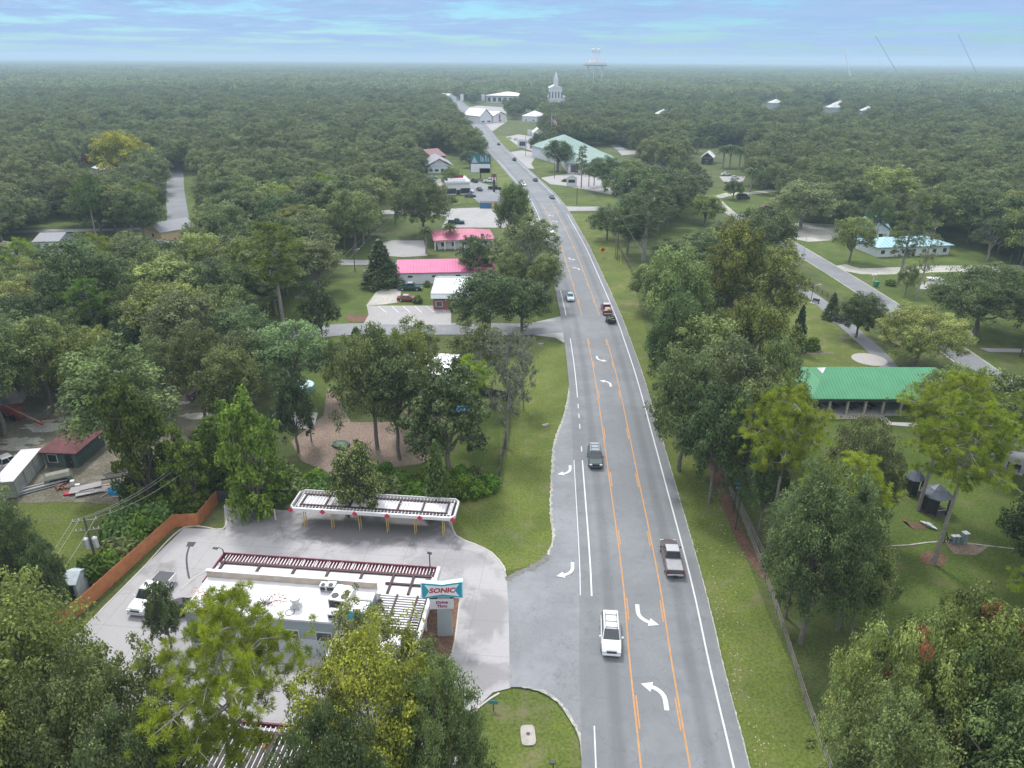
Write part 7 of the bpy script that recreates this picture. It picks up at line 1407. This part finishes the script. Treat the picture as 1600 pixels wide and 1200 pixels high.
for i in near:
    x_, y_, h_, r_ = A[i]; rr = random.Random(i * 31 + 5); pc_, cn = PAL[rr.choices(range(6), (3, 4, 2.5, 1.5, 1.5, 1.5))[0]]
    kind = rr.choices(('oak', 'tall', 'loose', 'pine', 'magnolia'), (6, 2.2, 1.8, .9, .6))[0]
    if kind == 'pine': h_ *= 1.25; r_ *= .75
    if kind == 'tall': h_ *= 1.15
    u, v, _z = proj((x_, y_, h_ * .6)); nl = min(LAND, key=lambda q: math.hypot(q[1] - u, (q[2] - v) * 1.6)); dx, dy = u - nl[1], v - nl[2]
    rel = ('far ' if math.hypot(dx, dy) > 110 else '') + (('left of' if dx < 0 else 'right of') if abs(dx) > abs(dy) * 1.6 else ('above' if dy < 0 else 'below'))
    size = 'tall' if h_ > 15.5 else ('low' if h_ < 12 else 'medium')
    nm = {'oak': 'round oak', 'tall': 'upright oak', 'loose': 'twiggy oak', 'pine': 'pine', 'magnolia': 'glossy dark tree'}[kind]
    recs.append([i, kind, x_, y_, h_, r_, pc_, ' '.join(('%s %s %s %s %s' % (size, cn, nm, rel, nl[0])).split()), u])
from collections import Counter
cnt = Counter(r_[7] for r_ in recs); ORD = ['leftmost', 'second from the left', 'third from the left', 'fourth from the left', 'fifth from the left', 'sixth from the left']
for lab, k in cnt.items():
    if k > 1:
        g = sorted([r_ for r_ in recs if r_[7] == lab], key=lambda r_: r_[8])
        for j, r_ in enumerate(g): r_[7] = lab + ', ' + (ORD[j] if j < k - 1 or k > 6 else 'rightmost') + ' alike' if j < 6 else lab
for i, kind, x_, y_, h_, r_, pc_, lab, u in recs: plant(kind, x_, y_, h_, r_, pc_, lab, None, 'trees of the woods around the town', i)
print('auto', len(recs), 'farthest', math.hypot(recs[-1][2], recs[-1][3]), 'rest', len(A) - len(recs))
# hedge shrubs and vines along the fences
ON = 'first second third fourth fifth sixth seventh eighth ninth tenth eleventh twelfth thirteenth fourteenth fifteenth sixteenth seventeenth eighteenth nineteenth twentieth twenty-first twenty-second'.split()
sh = [(160, 905, 60), (178, 890, 55), (197, 872, 60), (215, 852, 60), (236, 835, 62), (255, 815, 60), (275, 795, 55), (262, 780, 60), (240, 800, 60), (218, 822, 60), (196, 848, 60), (300, 775, 50), (322, 762, 46), (290, 752, 60), (318, 740, 55), (345, 748, 50), (372, 752, 46),
 (430, 770, 46), (450, 752, 44), (470, 764, 48), (492, 755, 46), (512, 768, 40), (610, 765, 52), (632, 752, 46), (650, 770, 50), (668, 750, 44), (702, 762, 44), (716, 772, 40), (732, 760, 44), (748, 768, 40), (764, 758, 42), (700, 742, 40), (724, 744, 36), (745, 746, 36), (600, 742, 40), (575, 748, 40), (545, 756, 44), (440, 740, 44), (415, 755, 44)]
sh = sorted(sh[:17], key=lambda q: q[0]) + sorted(sh[17:], key=lambda q: q[0])
for i, (xx_, yy_, w_) in enumerate(sh):
    p = P(xx_ - (9 if i < 17 else 0), yy_ + (0 if i < 17 else 6)); z_ = proj(p)[2]; g = 'leftmost' if i == 0 else None
    side = 'vine bush outside the orange fence' if i < 17 else 'bush in the hedge behind the parking canopy'; jj = i if i < 17 else i - 17
    plant('shrub', p.x, p.y, random.Random(i).uniform(2.0, 3.6) * (1.25 if i < 17 else 1), w_ / 2 * z_ / F * 1.1, (1.0, 1.25, .85, 1) if i % 3 else MIDG, '%s bush %s' % (ON[jj % 17] if i < 17 else ON[jj % 22], 'up from the lower end of the orange fence hedge' if i < 17 else ('in placing order' if 0 else 'counted along the hedge behind the parking canopy')), 'bush', 'hedge bushes along the lot', i)
for (xx_, yy_, w_, h_, lab) in [(1265, 546, 34, 3.4, 'round bush beside the slender conifer'), (1391, 446, 20, 2.2, 'small bush below the leaning pine'), (943, 478, 10, 1, None), (653, 473, 18, 2.0, 'small bush in front of the red brown car'), (668, 448, 14, 1.8, 'bush at the corner of the brick shop'), (1522, 534, 16, 1.6, 'bush beside the pole with a white box'), (884, 284, 16, 1.5, 'low bush beside the monument sign'), (707, 316, 18, 3, 'small tree-like bush on the restaurant lawn')]:
    if lab: p = P(xx_, yy_); plant('shrub', p.x, p.y, h_, w_ / 2 * proj(p)[2] / F, MIDG, lab, 'bush', None, xx_)
# ---- the rest of the woods as one mass, instanced
rest = np.array([A[i] for i in range(len(A)) if i not in nearset])
crowns = []
seen = set()
for o in COL.objects:
    if o.name.startswith('crown') and o.data.name.split('_crown')[0] in ('oak', 'loose_oak', 'magnolia', 'oak.001') and o.data.name not in seen: seen.add(o.data.name); crowns.append(o)
def patch_mesh():
    g = np.random.default_rng(9); S = 130.0; n = 170; cx = g.uniform(-S / 2, S / 2, n); cy = g.uniform(-S / 2, S / 2, n); q0 = g.random(n); hh = 7 + 12 * q0; k = 120
    idx = np.repeat(np.arange(n), k); d = rdirs(g, n * k, .5); d[:, 2] = abs(d[:, 2]); r = (3.6 + 6.0 * q0)[idx]; br = 1 + .25 * np.sin(d[:, 0] * 5 + idx) * np.cos(d[:, 1] * 6 + idx * 2)
    ce = np.stack([cx[idx], cy[idx], hh[idx] * .55], 1) + d * np.stack([r, r, hh[idx] * .45], 1) * (br * g.uniform(.75, 1.05, n * k))[:, None]
    nx = nrm(d + g.normal(size=d.shape) * .5); tx = nrm(np.cross(nx, g.normal(size=d.shape)))
    return quads_mesh('far_woods_crown', ce, nx, tx, g.uniform(.8, 1.6, n * k), .6, g.uniform(0, 1, n)[idx] * .75 + g.random(n * k) * .3, [LM_oak])
pm = patch_mesh()
S = 118.0; gp = []
for iy in range(0, 68):
    Y = 1100 + S * iy
    for ix in range(-70, 71):
        X = ix * S + (S / 2 if iy % 2 else 0)
        if abs(X) < Y * .86 + 150: gp.append((X, Y))
gp = np.array(gp)
keepp = np.min((gp[:, None, 0] - RP[None, ::4, 0]) ** 2 + (gp[:, None, 1] - RP[None, ::4, 1]) ** 2, 1) > 0
nT, nP = len(rest), len(gp)
me = bpy.data.meshes.new('distant_woods'); co = np.zeros((nT + nP, 3), np.float32); co[:nT, :2] = rest[:, :2]; co[nT:, :2] = gp
me.from_pydata(co.tolist(), [], [])
sc = np.ones((nT + nP, 3), np.float32); sc[:nT, 0] = rest[:, 3] / 6.3; sc[:nT, 1] = sc[:nT, 0]; sc[:nT, 2] = rest[:, 2] / 13.5; sc[nT:, 2] = rg.uniform(.9, 1.12, nP)
for nm, ty, v in (('isc', 'FLOAT_VECTOR', sc), ('irot', 'FLOAT', np.concatenate([rg.uniform(0, 6.28, nT), rg.integers(0, 4, nP) * (math.pi / 2)]).astype(np.float32))):
    a = me.attributes.new(nm, ty, 'POINT'); a.data.foreach_set('vector' if ty == 'FLOAT_VECTOR' else 'value', v.ravel())
a = me.attributes.new('ipatch', 'BOOLEAN', 'POINT'); a.data.foreach_set('value', np.arange(nT + nP) >= nT)
a = me.attributes.new('iidx', 'INT', 'POINT'); a.data.foreach_set('value', rg.integers(0, 1000, nT + nP).astype(np.int32))
far = link('distant_woods', me); far['kind'] = 'stuff'
pat = link('woodland', pm, far); pat.location = (gp[0][0], gp[0][1] - S, 0)
ng = bpy.data.node_groups.new('woods', 'GeometryNodeTree'); ng.interface.new_socket('Geometry', in_out='INPUT', socket_type='NodeSocketGeometry'); ng.interface.new_socket('Geometry', in_out='OUTPUT', socket_type='NodeSocketGeometry')
gi = ng.nodes.new('NodeGroupInput'); go = ng.nodes.new('NodeGroupOutput'); jo = ng.nodes.new('GeometryNodeJoinGeometry')
def nattr(nm, ty):
    n = ng.nodes.new('GeometryNodeInputNamedAttribute'); n.data_type = ty; n.inputs[0].default_value = nm; return n.outputs['Attribute']
def inst(objs, selout, invert):
    ip = ng.nodes.new('GeometryNodeInstanceOnPoints'); ng.links.new(gi.outputs[0], ip.inputs['Points']); j = ng.nodes.new('GeometryNodeJoinGeometry')
    for o in objs:
        oi = ng.nodes.new('GeometryNodeObjectInfo'); oi.transform_space = 'ORIGINAL'; oi.inputs['Object'].default_value = o; oi.inputs['As Instance'].default_value = True; ng.links.new(oi.outputs['Geometry'], j.inputs[0])
    ng.links.new(j.outputs[0], ip.inputs['Instance']); ip.inputs['Pick Instance'].default_value = True
    b = selout
    if invert: nn = ng.nodes.new('FunctionNodeBooleanMath'); nn.operation = 'NOT'; ng.links.new(selout, nn.inputs[0]); b = nn.outputs[0]
    ng.links.new(b, ip.inputs['Selection']); ng.links.new(nattr('iidx', 'INT'), ip.inputs['Instance Index'])
    cx = ng.nodes.new('ShaderNodeCombineXYZ'); ng.links.new(nattr('irot', 'FLOAT'), cx.inputs[2]); ng.links.new(cx.outputs[0], ip.inputs['Rotation']); ng.links.new(nattr('isc', 'FLOAT_VECTOR'), ip.inputs['Scale']); ng.links.new(ip.outputs[0], jo.inputs[0])
selp = nattr('ipatch', 'BOOLEAN'); inst(crowns, selp, True); inst([pat], selp, False); ng.links.new(jo.outputs[0], go.inputs[0])
md = far.modifiers.new('woods', 'NODES'); md.node_group = ng
print('crown sources', len(crowns), 'rest', nT, 'patches', nP)
# ------------------------------------------------------------------ haze
hz = MB(); hz.box((0, 0, 42.5), (19600, 19600, 87)); hm = bpy.data.materials.new('haze_air'); hm.use_nodes = True; ht_ = hm.node_tree; ht_.nodes.clear()
ho = N(ht_, 'ShaderNodeOutputMaterial'); pv = N(ht_, 'ShaderNodeVolumePrincipled'); pv.inputs['Color'].default_value = (0.62, 0.84, 1.0, 1); pv.inputs['Density'].default_value = 0.00023; L(ht_, pv.outputs[0], ho.inputs['Volume'])
tag(hz.build('haze', hm), kind='stuff')
